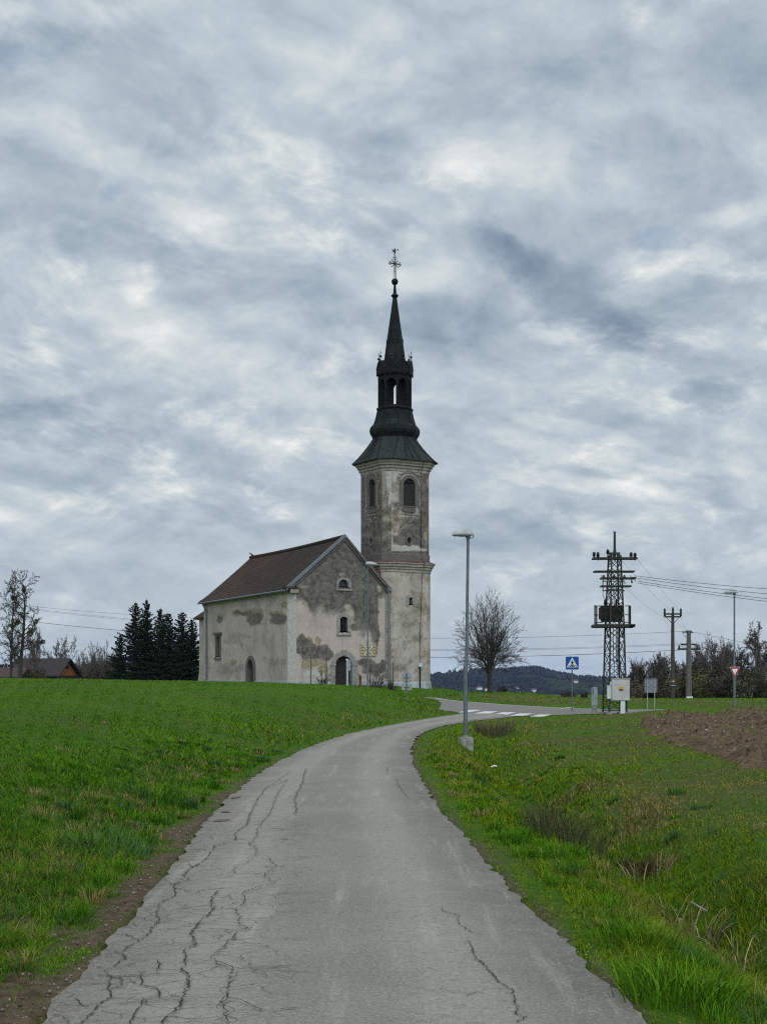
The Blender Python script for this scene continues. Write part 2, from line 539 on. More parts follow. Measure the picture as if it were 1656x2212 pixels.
MAIN_L = [(3.0, 57.5), (3.38, 59.0), (3.30, 60.5), (2.75, 62.5), (2.60, 66.0), (2.9, 71.0), (3.25, 78.0), (3.42, 88.0), (3.05, 94.5), (1.2, 97.2), (-3, 98.3)]
MAIN_R = [(-3, 100.6), (1.8, 100.4), (3.15, 98.6), (3.75, 95.5), (4.15, 90), (4.85, 83.6), (6.7, 75.0), (9.0, 67.6), (11.0, 65.2), (15, 64.8), (26, 66), (60, 70),
          (60, 64), (26, 60.6), (15, 59.4), (11.5, 58.9), (8.8, 58.0), (6.8, 56.2), (5.2, 54.6)]
MAIN = np.array(MAIN_L + MAIN_R)
_ys = np.linspace(-12, 57.4, 90)
_yr = np.linspace(54.7, -12, 90)
LANE = np.concatenate([np.c_[lane_l(_ys), _ys], np.c_[lane_r(_yr), _yr]])


def inside(P, X, Y):
    r = np.zeros(X.shape, bool)
    j = len(P) - 1
    for i in range(len(P)):
        xi, yi, xj, yj = P[i][0], P[i][1], P[j][0], P[j][1]
        c = ((yi > Y) != (yj > Y)) & (X < (xj - xi) * (Y - yi) / (yj - yi + 1e-12) + xi)
        r ^= c; j = i
    return r


def edge_dist(P, X, Y, closed=True):
    d = np.full(X.shape, 1e9)
    n = len(P)
    for i in range(n if closed else n - 1):
        a, b = P[i], P[(i + 1) % n]
        ex, ey = b[0] - a[0], b[1] - a[1]
        t = np.clip(((X - a[0]) * ex + (Y - a[1]) * ey) / (ex * ex + ey * ey + 1e-12), 0, 1)
        d = np.minimum(d, (X - a[0] - t * ex) ** 2 + (Y - a[1] - t * ey) ** 2)
    return np.sqrt(d)


LANE_C = LANE[::3]
LBOUND = np.array([(lane_l(y), y) for y in np.linspace(-12, 57.5, 40)] + MAIN_L[1:])     # left edge of all asphalt


def road_in(X, Y): return inside(LANE, X, Y) | inside(MAIN, X, Y)


def left_of(X, Y):
    by = LBOUND[:, 1]
    xb = np.interp(Y, np.maximum.accumulate(by), LBOUND[:, 0])
    xb = np.where(Y > 97, np.clip(6.5 - (Y - 97) * 0.0, 0, 9), xb)
    return X < xb


def land(X, Y, full=False):
    """height of the ground, and where it is left bank / ditch side / far field"""
    X = np.asarray(X, float); Y = np.asarray(Y, float)
    shp = X.shape
    X = X.ravel(); Y = Y.ravel()
    rin = road_in(X, Y)
    d = np.minimum(edge_dist(LANE_C, X, Y), edge_dist(MAIN, X, Y))
    d = np.where(rin, 0, d)
    left = left_of(X, Y) & ~rin
    far = ~left & ((Y > 64) | ((X > 30) & (Y > 66)))
    right = ~left & ~far
    # left hill
    H = 0.98 * (1 - np.exp(-(d / 3.3) ** 2.1)) + 0.50 * (1 - np.exp(-(d / 14.0) ** 1.6))
    H += 0.10 * (fbm(X * 0.45, Y * 0.45, 4, 3) - 0.5) * sst(d, 0.2, 1.5)
    wch = sst(Y, 74, 98)
    church = 0.86 - 0.10 * sst(X, -4, 0) - 0.24 * sst(X, 0.5, 3.5) - 0.6 * sst(X, 3.8, 8.5)
    church = church * sst(d, 0.2, 4.0)
    back = -1.6 * sst(Y, 112, 190) * sst(-X, 8, 30)
    H = H * (1 - wch) + church * wch + back
    # ditch and field on the right
    u = np.where(Y < 54, X - lane_r(np.clip(Y, -12, 54.8)), d)
    u = np.maximum(u, 0)
    fade = 1 - sst(Y, 37, 47)
    dep = 0.60 * np.exp(-((u - 1.85 - 0.16 * np.sin(Y * 0.5)) / 0.66) ** 2) * fade
    Rr = -dep + 0.33 * sst(u, 2.3, 7.0) - 0.03 * sst(u, 0.0, 0.5) * fade
    Rr += 0.12 * (fbm(X * 0.8, Y * 0.8, 4, 5) - 0.5) * sst(u, 0.3, 1.5)
    # beyond the main road
    F = 0.27 * sst(d, 0.3, 6.5) * sst(X - 0.05 * (Y - 64), 9.0, 13.0) + 0.02 * sst(d, 0, 2)
    F = F - np.maximum(Y - 76, 0) * 0.0175 * sst(X - 0.06 * (Y - 76), 9, 14) * (1 - sst(Y, 150, 260))
    F = F + 0.08 * (fbm(X * 0.25, Y * 0.25, 3, 9) - 0.5) * sst(d, 0.5, 3)
    z = np.where(left, H, np.where(far, F, Rr))
    z = np.where(rin, 0.0, z)
    # all land falls away beyond the crest
    z = z - np.maximum(Y - 128, 0) * 0.0195
    z = np.where(rin, -0.07, z)
    if full:
        return z.reshape(shp), d.reshape(shp), left.reshape(shp), far.reshape(shp), right.reshape(shp), u.reshape(shp), rin.reshape(shp)
    return z.reshape(shp)


def ground_at(px, py, y0=5.5, y1=170.0):
    """the point of the ground that the photograph shows at a pixel"""
    Y = np.arange(y0, y1, 0.05)
    X = (px - CX) / FPX * Y
    zr = EYE - (py - HY) / FPX * Y
    zt = land(X, Y)
    k = np.argmax(zr <= zt)
    if zr[k] > zt[k]: k = len(Y) - 1
    return float(X[k]), float(Y[k]), float(max(zt[k], -3))


def at(px, Y):
    """ground point in the column of a pixel at a known distance"""
    X = (px - CX) / FPX * Y
    return float(X), float(Y), float(land(np.array([X]), np.array([Y]))[0])


def zof(py, Y): return EYE + (HY - py) / FPX * Y


# dryness / dirt of the turf, shared by the soil and the blades
def dryness(X, Y, d, left, u):
    n = fbm(X * 0.9, Y * 0.9, 4, 21)
    n2 = fbm(X * 0.23, Y * 0.16, 3, 23)
    dr = np.where(left, 0.10 + 0.35 * np.exp(-((d - 1.1) / 0.9) ** 2), 0.16 + 0.34 * np.exp(-((u - 1.25) / 0.30) ** 2) + 0.46 * sst(u, 2.1, 3.0) * (1 - sst(u, 6.5, 11.0)))
    dr = dr + (n - 0.5) * 1.15 + (n2 - 0.5) * np.where(left, 0.5, 0.9)
    return np.clip(dr, 0, 1)


def dirtiness(X, Y, d, left, u):
    """bare soil of the verge on the left of the lane"""
    n = fbm(X * 2.2, Y * 1.1, 4, 31)
    wdt = np.interp(Y, [0, 8, 11, 15, 19, 23, 30], [0.34, 0.34, 0.31, 0.22, 0.15, 0.08, 0.02])
    n9 = fbm(X * 6.0, Y * 4.0, 3, 35)
    a = np.where(left & (Y < 34), sst(wdt * (0.55 + 1.2 * np.clip((n - 0.3) / 0.4, 0, 1)) - d + (n9 - 0.5) * 0.42, -0.07, 0.09), 0)
    b = np.where(~left & (Y < 40), sst(0.03 + 0.14 * n - d, -0.03, 0.05) * 0.8, 0)
    c = np.where(left & (d > 0.3), sst(fbm(X * 1.6, Y * 1.0, 3, 33), 0.56, 0.66) * (1 - sst(d, 0.55, 1.0)) * (Y < 16), 0)
    return np.clip(np.maximum(np.maximum(a, b), c), 0, 1)


def axis(lo, hi, dense, mid, far):
    """coordinates that thin out away from the dense zone"""
    c = list(np.arange(dense[0], dense[1], dense[2]))
    x = c[-1]; s = dense[2]
    while x < hi:
        s = min(s * far, 400); x += s; c.append(x)
    x = c[0]; s = dense[2]
    while x > lo:
        s = min(s * far, 400); x -= s; c.insert(0, x)
    return np.array(c)


gx = axis(-4500, 4500, (-7.0, 7.0, 0.11), 0, 1.045)
gy = np.concatenate([-np.geomspace(12, 600, 12)[::-1], np.arange(-9, 5, 1.5), np.arange(5, 30, 0.13), np.arange(30, 70, 0.33), np.arange(70, 135, 0.9), 135 + np.cumsum(np.geomspace(1.2, 260, 42))])
GX, GY = np.meshgrid(gx, gy)
gz, gd, gleft, gfar, gright, gu, grin = land(GX, GY, True)
dry = dryness(GX, GY, gd, gleft, gu)
drt = dirtiness(GX, GY, gd, gleft, gu) * (~grin)
gz = gz + np.where(grin, 0, drt * gleft * (0.05 * (fbm(GX * 5, GY * 5, 3, 41) - 0.35)))
nx, ny = len(gx), len(gy)
idx = np.arange(nx * ny).reshape(ny, nx)
gf = np.stack([idx[:-1, :-1], idx[:-1, 1:], idx[1:, 1:], idx[1:, :-1]], -1).reshape(-1, 4)

gm, t, b = newmat('turf_and_soil')
b.inputs['Roughness'].default_value = 0.95
b.inputs['Specular IOR Level'].default_value = 0.08
o = t.obj()
tr = t.sep(t.attr('cover'))
g1 = t.mix(t.sstep(t.noise(o, 0.35, 6, 0.6), 0.35, 0.65), (0.050, 0.118, 0.005), (0.076, 0.152, 0.006))
g1 = t.mix(t.sstep(t.noise(o, 7.0, 6, 0.7), 0.40, 0.62), g1, (0.038, 0.092, 0.006))
g1 = t.mix(t.sstep(t.noise(o, 23.0, 4, 0.7), 0.60, 0.75), g1, (0.060, 0.095, 0.02))
straw = t.mix(t.noise(o, 14.0, 5, 0.7), (0.115, 0.095, 0.042), (0.055, 0.055, 0.02))
g1 = t.mix(t.math('MULTIPLY', tr[0], 0.75), g1, straw)
soil = t.mix(t.sstep(t.noise(o, 9.0, 6, 0.7), 0.3, 0.7), (0.062, 0.044, 0.028), (0.150, 0.108, 0.068))
soil = t.mix(t.sstep(t.vor(o, 55.0), 0.10, 0.05), soil, (0.26, 0.235, 0.20))
t.put(b.inputs['Base Color'], t.mix(tr[1], g1, soil))
bp = t.n('ShaderNodeBump'); bp.inputs['Strength'].default_value = 0.9; bp.inputs['Distance'].default_value = 0.06
t.put(bp.inputs['Height'], t.noise(o, 11.0, 6, 0.7)); t.put(b.inputs['Normal'], bp.outputs[0])
ground = np_mesh('ground', np.c_[GX.ravel(), GY.ravel(), gz.ravel()], gf, gm, attrs={'cover': np.c_[dry.ravel(), drt.ravel(), gd.ravel() * 0]}, smooth=True)
tag(ground, 'grassy ground with a hill on the left and a ditch on the right', 'ground', kind='structure')

# ---- lane
NT_, NS_ = 27, 420
ls = np.concatenate([np.linspace(-12, 5, 20), np.linspace(5.1, 30, 260), np.linspace(30.2, 57.4, 120)])
tt = np.linspace(0, 1, NT_)
xl = lane_l(ls); xr = lane_r(np.clip(ls, -12, 54.8)) + np.maximum(ls - 54.8, 0) * 0.0
# beyond the mouth the right edge runs out along the main road
wob = 0.12 * (fbm(ls * 1.9, ls * 0, 4, 51) - 0.5) + 0.09 * (fbm(ls * 6.0, ls * 0, 3, 53) - 0.5)
wob2 = 0.10 * (fbm(ls * 1.9, ls * 0 + 9, 4, 55) - 0.5) + 0.09 * (fbm(ls * 7.0, ls * 0, 3, 57) - 0.5)
LX = (xl + wob)[:, None] * (1 - tt) + (xr + wob2)[:, None] * tt
LYY = np.repeat(ls[:, None], NT_, 1)
crown = 0.035 * (1 - (2 * tt - 1) ** 2)
LZ = 0.004 + crown[None, :] - 0.012 * np.exp(-((tt - 0.28) / 0.09) ** 2)[None, :] + 0.006 * (fbm(LX * 1.2, LYY * 0.8, 3, 61) - 0.5)
lv = np.c_[LX.ravel(), LYY.ravel(), LZ.ravel()]
li = np.arange(len(ls) * NT_).reshape(len(ls), NT_)
lf = np.stack([li[:-1, :-1], li[:-1, 1:], li[1:, 1:], li[1:, :-1]], -1).reshape(-1, 4)
edge = np.maximum(1 - sst((LX - LX[:, :1]), 0.0, 0.30) , 1 - sst((LX[:, -1:] - LX), 0.0, 0.30))
edge = np.maximum(edge, 1.6 * np.exp(-((LX - 1.08) / 0.17) ** 2 - ((LYY - 7.45) / 0.10) ** 2))
edge = np.maximum(edge, 1.3 * np.exp(-((LX + 1.05) / 0.10) ** 2 - ((LYY - 7.18) / 0.08) ** 2))
lane_attr = np.c_[np.repeat(tt[None, :], len(ls), 0).ravel(), edge.ravel(), np.clip(LYY.ravel() / 60, 0, 1)]

rm, t, b = newmat('worn_asphalt')
b.inputs['Roughness'].default_value = 0.85
b.inputs['Specular IOR Level'].default_value = 0.25
o = t.obj()
ra = t.sep(t.attr('across'))
base = t.mix(t.sstep(t.noise(o, 0.55, 5, 0.6), 0.33, 0.67), (0.188, 0.169, 0.140), (0.232, 0.209, 0.175))
# polished wheel tracks are paler, the middle and rims stay darker
trk = t.math('ADD', t.sstep(t.math('ABSOLUTE', t.math('SUBTRACT', ra[0], 0.24)), 0.16, 0.02), t.sstep(t.math('ABSOLUTE', t.math('SUBTRACT', ra[0], 0.72)), 0.17, 0.02))
base = t.mix(t.math('MULTIPLY', trk, 0.5), base, (0.315, 0.286, 0.242))
mud = t.math('MULTIPLY', ra[1], t.sstep(t.noise(o, 3.2, 5, 0.65), 0.30, 0.70))
base = t.mix(t.math('MULTIPLY', mud, 0.65), base, (0.085, 0.073, 0.054))
dk = t.math('MULTIPLY', t.sstep(ra[0], 0.72, 0.95), t.sstep(t.noise(o, 1.1, 4, 0.6), 0.35, 0.6))
base = t.mix(t.math('MULTIPLY', dk, 0.55), base, (0.100, 0.092, 0.078))
mps = t.n('ShaderNodeMapping'); t.put(mps.inputs['Vector'], o); mps.inputs['Scale'].default_value = (5.0, 0.35, 1.0)
base = t.mix(t.math('MULTIPLY', t.sstep(t.noise(mps.outputs[0], 1.0, 5, 0.65), 0.52, 0.70), 0.4), base, (0.40, 0.366, 0.312))
base = t.mix(t.math('MULTIPLY', t.sstep(t.noise(o, 15.0, 5, 0.75), 0.50, 0.34), 0.55), base, (0.150, 0.135, 0.112))
gr = t.noise(o, 48.0, 3, 0.85)
base = t.mix(t.math('MULTIPLY', t.sstep(gr, 0.54, 0.68), 0.7), base, (0.40, 0.37, 0.32))
base = t.mix(t.math('MULTIPLY', t.sstep(gr, 0.47, 0.30), 0.75), base, (0.090, 0.082, 0.070))
gr2 = t.noise(o, 110.0, 2, 0.8)
base = t.mix(t.math('MULTIPLY', t.sstep(gr2, 0.55, 0.75), 0.5), base, (0.46, 0.43, 0.37))
base = t.mix(t.math('MULTIPLY', t.sstep(gr2, 0.45, 0.25), 0.6), base, (0.07, 0.068, 0.065))
# fine crazing in the left part
cw = t.vmath('SCALE', t.noisec(o, 6.0, 4), None); cw.node.inputs['Scale'].default_value = 0.16
mpc = t.n('ShaderNodeMapping'); t.put(mpc.inputs['Vector'], t.vmath('ADD', o, cw)); mpc.inputs['Scale'].default_value = (1.0, 1.25, 0.0)
craz = t.vor(mpc.outputs[0], 3.4, 'DISTANCE_TO_EDGE')
zone = t.math('MULTIPLY', t.sstep(ra[0], 0.50, 0.34), t.sstep(t.noise(o, 0.9, 3, 0.6), 0.33, 0.50))
zone = t.math('MULTIPLY', zone, t.sstep(ra[2], 0.45, 0.25))
base = t.mix(t.math('MULTIPLY', t.math('MULTIPLY', t.sstep(craz, 0.020, 0.005), zone), 0.70), base, (0.055, 0.052, 0.048))
t.put(b.inputs['Base Color'], base)
bp = t.n('ShaderNodeBump'); bp.inputs['Strength'].default_value = 0.55; bp.inputs['Distance'].default_value = 0.008
t.put(bp.inputs['Height'], t.noise(o, 60.0, 4, 0.7)); t.put(b.inputs['Normal'], bp.outputs[0])
M['asphalt'] = rm
M['crack'] = simple('open_crack', (0.022, 0.020, 0.017), (0.036, 0.032, 0.024), 15, 1.0)
M['crackmoss'] = simple('mossy_crack', (0.030, 0.034, 0.014), (0.05, 0.048, 0.03), 15, 1.0)
M['mudspot'] = simple('earth_on_asphalt', (0.150, 0.122, 0.088), (0.10, 0.08, 0.058), 14, 0.95, 0, 0.4, 60)


def lane_z(X, Y):
    xl_, xr_ = lane_l(Y), lane_r(np.minimum(Y, 54.8))
    tq = np.clip((X - xl_) / (xr_ - xl_), 0, 1)
    return 0.004 + 0.035 * (1 - (2 * tq - 1) ** 2) + 0.004


def px_ground(pts):
    """pixels on the flat lane -> ground points"""
    p = np.array(pts, float)
    Y = EYE * FPX / (p[:, 1] - HY)
    Y = (EYE - 0.03) * FPX / (p[:, 1] - HY)
    return np.c_[(p[:, 0] - CX) / FPX * Y, Y]


def jag(P, step, amp, rg):
    out = []
    for a, b_ in zip(P[:-1], P[1:]):
        L = np.linalg.norm(b_ - a); n = max(1, int(L / step))
        for k in range(n):
            q = a + (b_ - a) * k / n
            out.append(q + rg.normal(0, amp, 2) * (1 if k else 0.4) * (0.6 + q[1] / 14.0))
    out.append(P[-1])
    return np.array(out)


def c7(pts): return px_ground([((x / 1.104) * 0.54, (2900 + y / 1.104) * 0.54) for x, y in pts])
def c8(pts): return px_ground([((1500 + x / 1.0568) * 0.54, (2700 + y / 1.0568) * 0.54) for x, y in pts])


CRACKS = [
    (c7([(1285, 205), (1220, 250), (1170, 280), (1125, 350), (1105, 390), (1090, 440), (1035, 480), (1045, 510), (945, 530), (930, 565), (895, 600), (850, 620), (810, 655), (830, 680), (770, 695), (775, 750), (705, 780), (690, 820), (705, 865), (665, 885), (670, 910), (610, 945), (535, 995), (545, 1030), (470, 1070), (490, 1110), (475, 1150), (490, 1195), (420, 1245), (385, 1290), (350, 1325)]), 0.016, 1),
    (c7([(1350, 195), (1335, 260), (1310, 310), (1300, 340), (1310, 375), (1300, 400)]), 0.020, 0),
    (c7([(1270, 240), (1235, 290), (1215, 330), (1195, 390), (1140, 455), (1135, 490), (1100, 530), (1135, 545), (1130, 580), (1190, 590), (1215, 630), (1165, 670), (1215, 700), (1070, 745), (1085, 785), (1035, 820), (1060, 850), (1055, 885), (1095, 905), (1050, 920), (1000, 970), (930, 1035), (1030, 1080), (1010, 1130), (1005, 1210), (985, 1240), (1000, 1325)]), 0.014, 0),
    (c7([(965, 730), (935, 760), (940, 820), (875, 875), (845, 920), (865, 970), (820, 990), (820, 1060), (800, 1085), (830, 1100), (835, 1160), (800, 1215), (800, 1240), (740, 1290), (715, 1325)]), 0.019, 0),
    (c7([(470, 1105), (540, 1100), (620, 1105), (700, 1098), (790, 1103)]), 0.009, 0),
    (c7([(490, 1200), (600, 1206), (700, 1205), (800, 1208), (960, 1212)]), 0.010, 1),
    (c7([(540, 840), (610, 835), (700, 870), (780, 872), (870, 875), (985, 880)]), 0.007, 0),
    (c7([(440, 970), (490, 982), (530, 995)]), 0.010, 1), (c7([(410, 1050), (470, 1070)]), 0.010, 1),
    (c7([(620, 1105), (630, 1140), (620, 1147), (700, 1165), (705, 1205)]), 0.014, 0),
    (c7([(630, 1205), (620, 1245), (585, 1285), (580, 1325)]), 0.013, 0),
    (c7([(1000, 1210), (1060, 1225), (1130, 1260), (1150, 1275), (1240, 1270), (1330, 1262)]), 0.008, 1),
    (c7([(230, 1260), (280, 1275), (310, 1312)]), 0.012, 1), (c7([(330, 1190), (380, 1235)]), 0.011, 1),
    (c7([(690, 1030), (708, 1060), (690, 1090)]), 0.012, 0), (c7([(820, 1240), (960, 1245)]), 0.007, 0),
    (c7([(620, 650), (700, 640), (760, 700)]), 0.006, 0), (c7([(750, 590), (830, 600), (850, 620)]), 0.006, 0),
    (c7([(705, 865), (800, 845), (905, 835)]), 0.006, 0), (c7([(545, 1030), (640, 1032), (690, 1030)]), 0.006, 0),
    (c7([(1000, 660), (1040, 630), (1075, 620), (1130, 580)]), 0.006, 0), (c7([(1165, 670), (1110, 655)]), 0.006, 0),
    (c7([(1030, 390), (1075, 380), (1105, 390)]), 0.010, 0), (c7([(1170, 280), (1225, 262), (1270, 240)]), 0.010, 0),
    (c7([(500, 905), (560, 915), (610, 945)]), 0.008, 1), (c7([(560, 800), (640, 800), (690, 820)]), 0.007, 0),
    (c8([(275, 985), (300, 1005), (355, 1020), (350, 1055), (400, 1085), (455, 1100)]), 0.010, 0),
    (c8([(390, 1120), (410, 1160), (425, 1200), (470, 1235), (520, 1300), (580, 1330), (590, 1390), (600, 1440), (650, 1445), (600, 1475)]), 0.013, 0),
    (c8([(90, 440), (100, 470), (140, 520)]), 0.012, 0), (c8([(50, 390), (55, 420)]), 0.012, 0),
    (c8([(360, 1370), (480, 1330), (580, 1330)]), 0.005, 0), (c8([(200, 1340), (360, 1345)]), 0.005, 0),
]
rgc = np.random.default_rng(19)
for _ in range(120):        # the fine net of crossing cracks in the left half
    y_ = 6.6 + 9.5 * rgc.random() ** 1.3
    q_ = rgc.random() * 0.38
    x_ = float(lane_l(y_)) + q_ * 2.8 + 0.03
    L_ = 0.12 + 0.38 * rgc.random()
    a_ = rgc.normal(0, 0.35) if rgc.random() < 0.62 else math.pi / 2 + rgc.normal(0, 0.45)
    n_ = max(2, int(L_ / 0.14))
    pts_ = [np.array((x_, y_))]
    for k in range(n_):
        a_ += rgc.normal(0, 0.45); pts_.append(pts_[-1] + 0.14 * np.array((math.cos(a_), math.sin(a_))))
    if all(p_[0] > float(lane_l(p_[1])) + 0.02 for p_ in pts_): CRACKS.append((np.array(pts_), 0.0035 + 0.0035 * rgc.random(), int(rgc.random() < 0.4)))
cv, cf, cm = [], [], []
rg = np.random.default_rng(11)
for P, wd, ms in CRACKS:
    J = jag(P, 0.034, 0.0062, rg); J[1:-1] += 0.5 * (0.02 * rg.normal(size=(len(J) - 2, 2)).cumsum(0) * 0.0) 
    dd = np.gradient(J, axis=0); dd /= np.linalg.norm(dd, axis=1)[:, None] + 1e-9
    nn = np.c_[-dd[:, 1], dd[:, 0]]
    ww = wd * (0.25 + 1.2 * rg.random(len(J))) * (0.28 if wd > 0.0095 else 0.46)
    ww[0] *= 0.2; ww[-1] *= 0.2
    o0 = len(lv) + len(cv)
    for q, n_, k in zip(J, nn, ww):
        for s_ in (-1, 1):
            c_ = q + n_ * k * s_
            cv.append((c_[0], c_[1], float(lane_z(c_[0], c_[1])) + 0.004))
    for k in range(len(J) - 1):
        cf.append((o0 + 2 * k, o0 + 2 * k + 1, o0 + 2 * k + 3, o0 + 2 * k + 2)); cm.append(1 + (ms if rg.random() < 0.75 else 0))
# earth spilled on the surface
for cx_, cy_, rx_, ry_ in [(-1.86, 15.9, 0.09, 0.13), (-1.92, 16.9, 0.07, 0.10), (-2.0, 18.9, 0.06, 0.16)]:
    o0 = len(lv) + len(cv); n = 22
    cv.append((cx_, cy_, float(lane_z(cx_, cy_)) + 0.006))
    for k in range(n):
        a = 2 * math.pi * k / n; rr = 0.6 + 0.7 * rg.random()
        x_, y_ = cx_ + rx_ * rr * math.cos(a), cy_ + ry_ * rr * math.sin(a)
        cv.append((x_, y_, float(lane_z(x_, y_)) + 0.004))
    for k in range(n):
        cf.append((o0, o0 + 1 + k, o0 + 1 + (k + 1) % n, o0)); cm.append(3)
me = bpy.data.meshes.new('lane')
me.from_pydata([tuple(map(float, p)) for p in lv] + cv, [], [tuple(map(int, f)) for f in lf] + [f[:3] if f[0] == f[3] else f for f in cf])
for k in ('asphalt', 'crack', 'crackmoss', 'mudspot'): me.materials.append(M[k])
me.polygons.foreach_set('material_index', [0] * len(lf) + cm)
me.polygons.foreach_set('use_smooth', [True] * (len(lf) + len(cf)))
at_ = me.color_attributes.new('across', 'FLOAT_COLOR', 'POINT')
full = np.ones((len(lv) + len(cv), 4), np.float32); full[:len(lv), :3] = lane_attr
at_.data.foreach_set('color', full.ravel())
me.update()
lane = bpy.data.objects.new('lane_road', me); COL.objects.link(lane)
tag(lane, 'narrow cracked asphalt lane curving towards the church', 'road', kind='structure')

# ---- main road with its markings
bm_ = MB()
bm_.add([(x, y, 0.012) for x, y in MAIN], [tuple(range(len(MAIN)))], 0)


def decal(pxs, m=1, z=0.017):
    q = px_ground(pxs) * (EYE - z) / (EYE - 0.03)
    bm_.add([(x, y, z) for x, y in q], [tuple(range(len(q)))], m)


def k6(x, y): return ((1700 + x / 2.76) * 0.54, (2600 + y / 2.76) * 0.54)
for q in ([(355, 693), (495, 688), (622, 664), (500, 662)], [(536, 704), (705, 703), (808, 679), (655, 678)], [(746, 716), (905, 715), (1004, 690), (850, 689)],
          [(936, 728), (1080, 727), (1195, 703), (1040, 702)], [(1150, 741), (1300, 740), (1400, 715), (1250, 714)]):
    decal([k6(*p) for p in q])
decal([k6(1490, 643), k6(1580, 636), k6(1640, 632), k6(1640, 636), k6(1580, 641), k6(1500, 648)])
# pale line along the far rim
fe = np.array([(3.62, 96.2), (4.02, 90), (4.70, 83.6), (6.5, 75.2), (8.75, 67.8), (10.9, 65.0), (15, 64.5), (26, 65.6)])
for a, b_ in zip(fe[:-1], fe[1:]):
    bm_.add([(a[0], a[1], 0.017), (a[0] - 0.10, a[1] - 0.10, 0.017), (b_[0] - 0.10, b_[1] - 0.10, 0.017), (b_[0], b_[1], 0.017)], [(0, 1, 2, 3)], 1)
M['asphalt2'] = simple('main_road_asphalt', (0.200, 0.182, 0.160), (0.165, 0.150, 0.133), 1.2, 0.85, 0, 0.3, 60)
road = bm_.build('main_road', [M['asphalt2'], M['white_paint']])
tag(road, 'main road with a zebra crossing beyond the lane mouth', 'road', kind='structure')

# ---- ploughed field
fpx = [(1380, 1568), (1395, 1556), (1440, 1548), (1520, 1549), (1560, 1552), (1545, 1545), (1556, 1540), (1656, 1540), (1700, 1541), (1800, 1542), (1950, 1545), (1950, 1800), (1850, 1762), (1760, 1716), (1700, 1690), (1656, 1664), (1610, 1650), (1556, 1630), (1500, 1618), (1450, 1602), (1408, 1584)]
fp = np.array([ground_at(*p)[:2] for p in fpx])
fxs = np.arange(fp[:, 0].min() - .2, fp[:, 0].max() + .2, 0.06); fys = np.arange(fp[:, 1].min() - .2, fp[:, 1].max() + .2, 0.10)
FX, FY = np.meshgrid(fxs, fys)
fin = inside(fp, FX.ravel(), FY.ravel()).reshape(FX.shape)
fd = edge_dist(fp, FX.ravel(), FY.ravel()).reshape(FX.shape) * np.where(fin, 1, -1)
fd = fd + 1.3 * (fbm(FX * 1.3, FY * 0.9, 4, 71) - 0.5)
FZ = land(FX, FY) + sst(fd, -0.15, 0.5) * (0.01 + 0.46 * (fbm(FX * 4.2, FY * 2.8, 4, 73, 0.8) ** 2.8) + 0.05 * np.abs(np.sin(FY * 1.6 + FX * 0.6 + 2 * fbm(FX * .4, FY * .4, 2, 75)))) - 0.05 * (fd < 0)
fi = np.arange(FX.size).reshape(FX.shape)
keep = (fd[:-1, :-1] > -0.15)
ff = np.stack([fi[:-1, :-1], fi[:-1, 1:], fi[1:, 1:], fi[1:, :-1]], -1)[keep]
pm, t, b = newmat('ploughed_clay')
b.inputs['Roughness'].default_value = 1.0; b.inputs['Specular IOR Level'].default_value = 0.05
o = t.obj()
c = t.mix(t.sstep(t.noise(o, 2.2, 6, 0.7), 0.32, 0.68), (0.104, 0.070, 0.042), (0.175, 0.125, 0.078))
c = t.mix(t.sstep(t.noise(o, 9.0, 5, 0.75), 0.52, 0.34), c, (0.030, 0.019, 0.012))
c = t.mix(t.math('MULTIPLY', t.sstep(t.vor(o, 8.0), 0.22, 0.12), t.sstep(t.noise(o, 5.3, 2), 0.50, 0.6)), c, (0.42, 0.37, 0.31))
c = t.mix(t.sstep(t.noise(o, 1.1, 6, 0.75), 0.60, 0.68), c, (0.055, 0.110, 0.012))
t.put(b.inputs['Base Color'], c)
bp = t.n('ShaderNodeBump'); bp.inputs['Strength'].default_value = 0.8; bp.inputs['Distance'].default_value = 0.08
t.put(bp.inputs['Height'], t.noise(o, 7.0, 6, 0.7)); t.put(b.inputs['Normal'], bp.outputs[0])
fo = np_mesh('ploughed_field', np.c_[FX.ravel(), FY.ravel(), FZ.ravel()], ff, pm, smooth=True)
tag(fo, 'brown ploughed field with pale stones', 'field', kind='structure')


def in_field(X, Y): return inside(fp, X, Y)


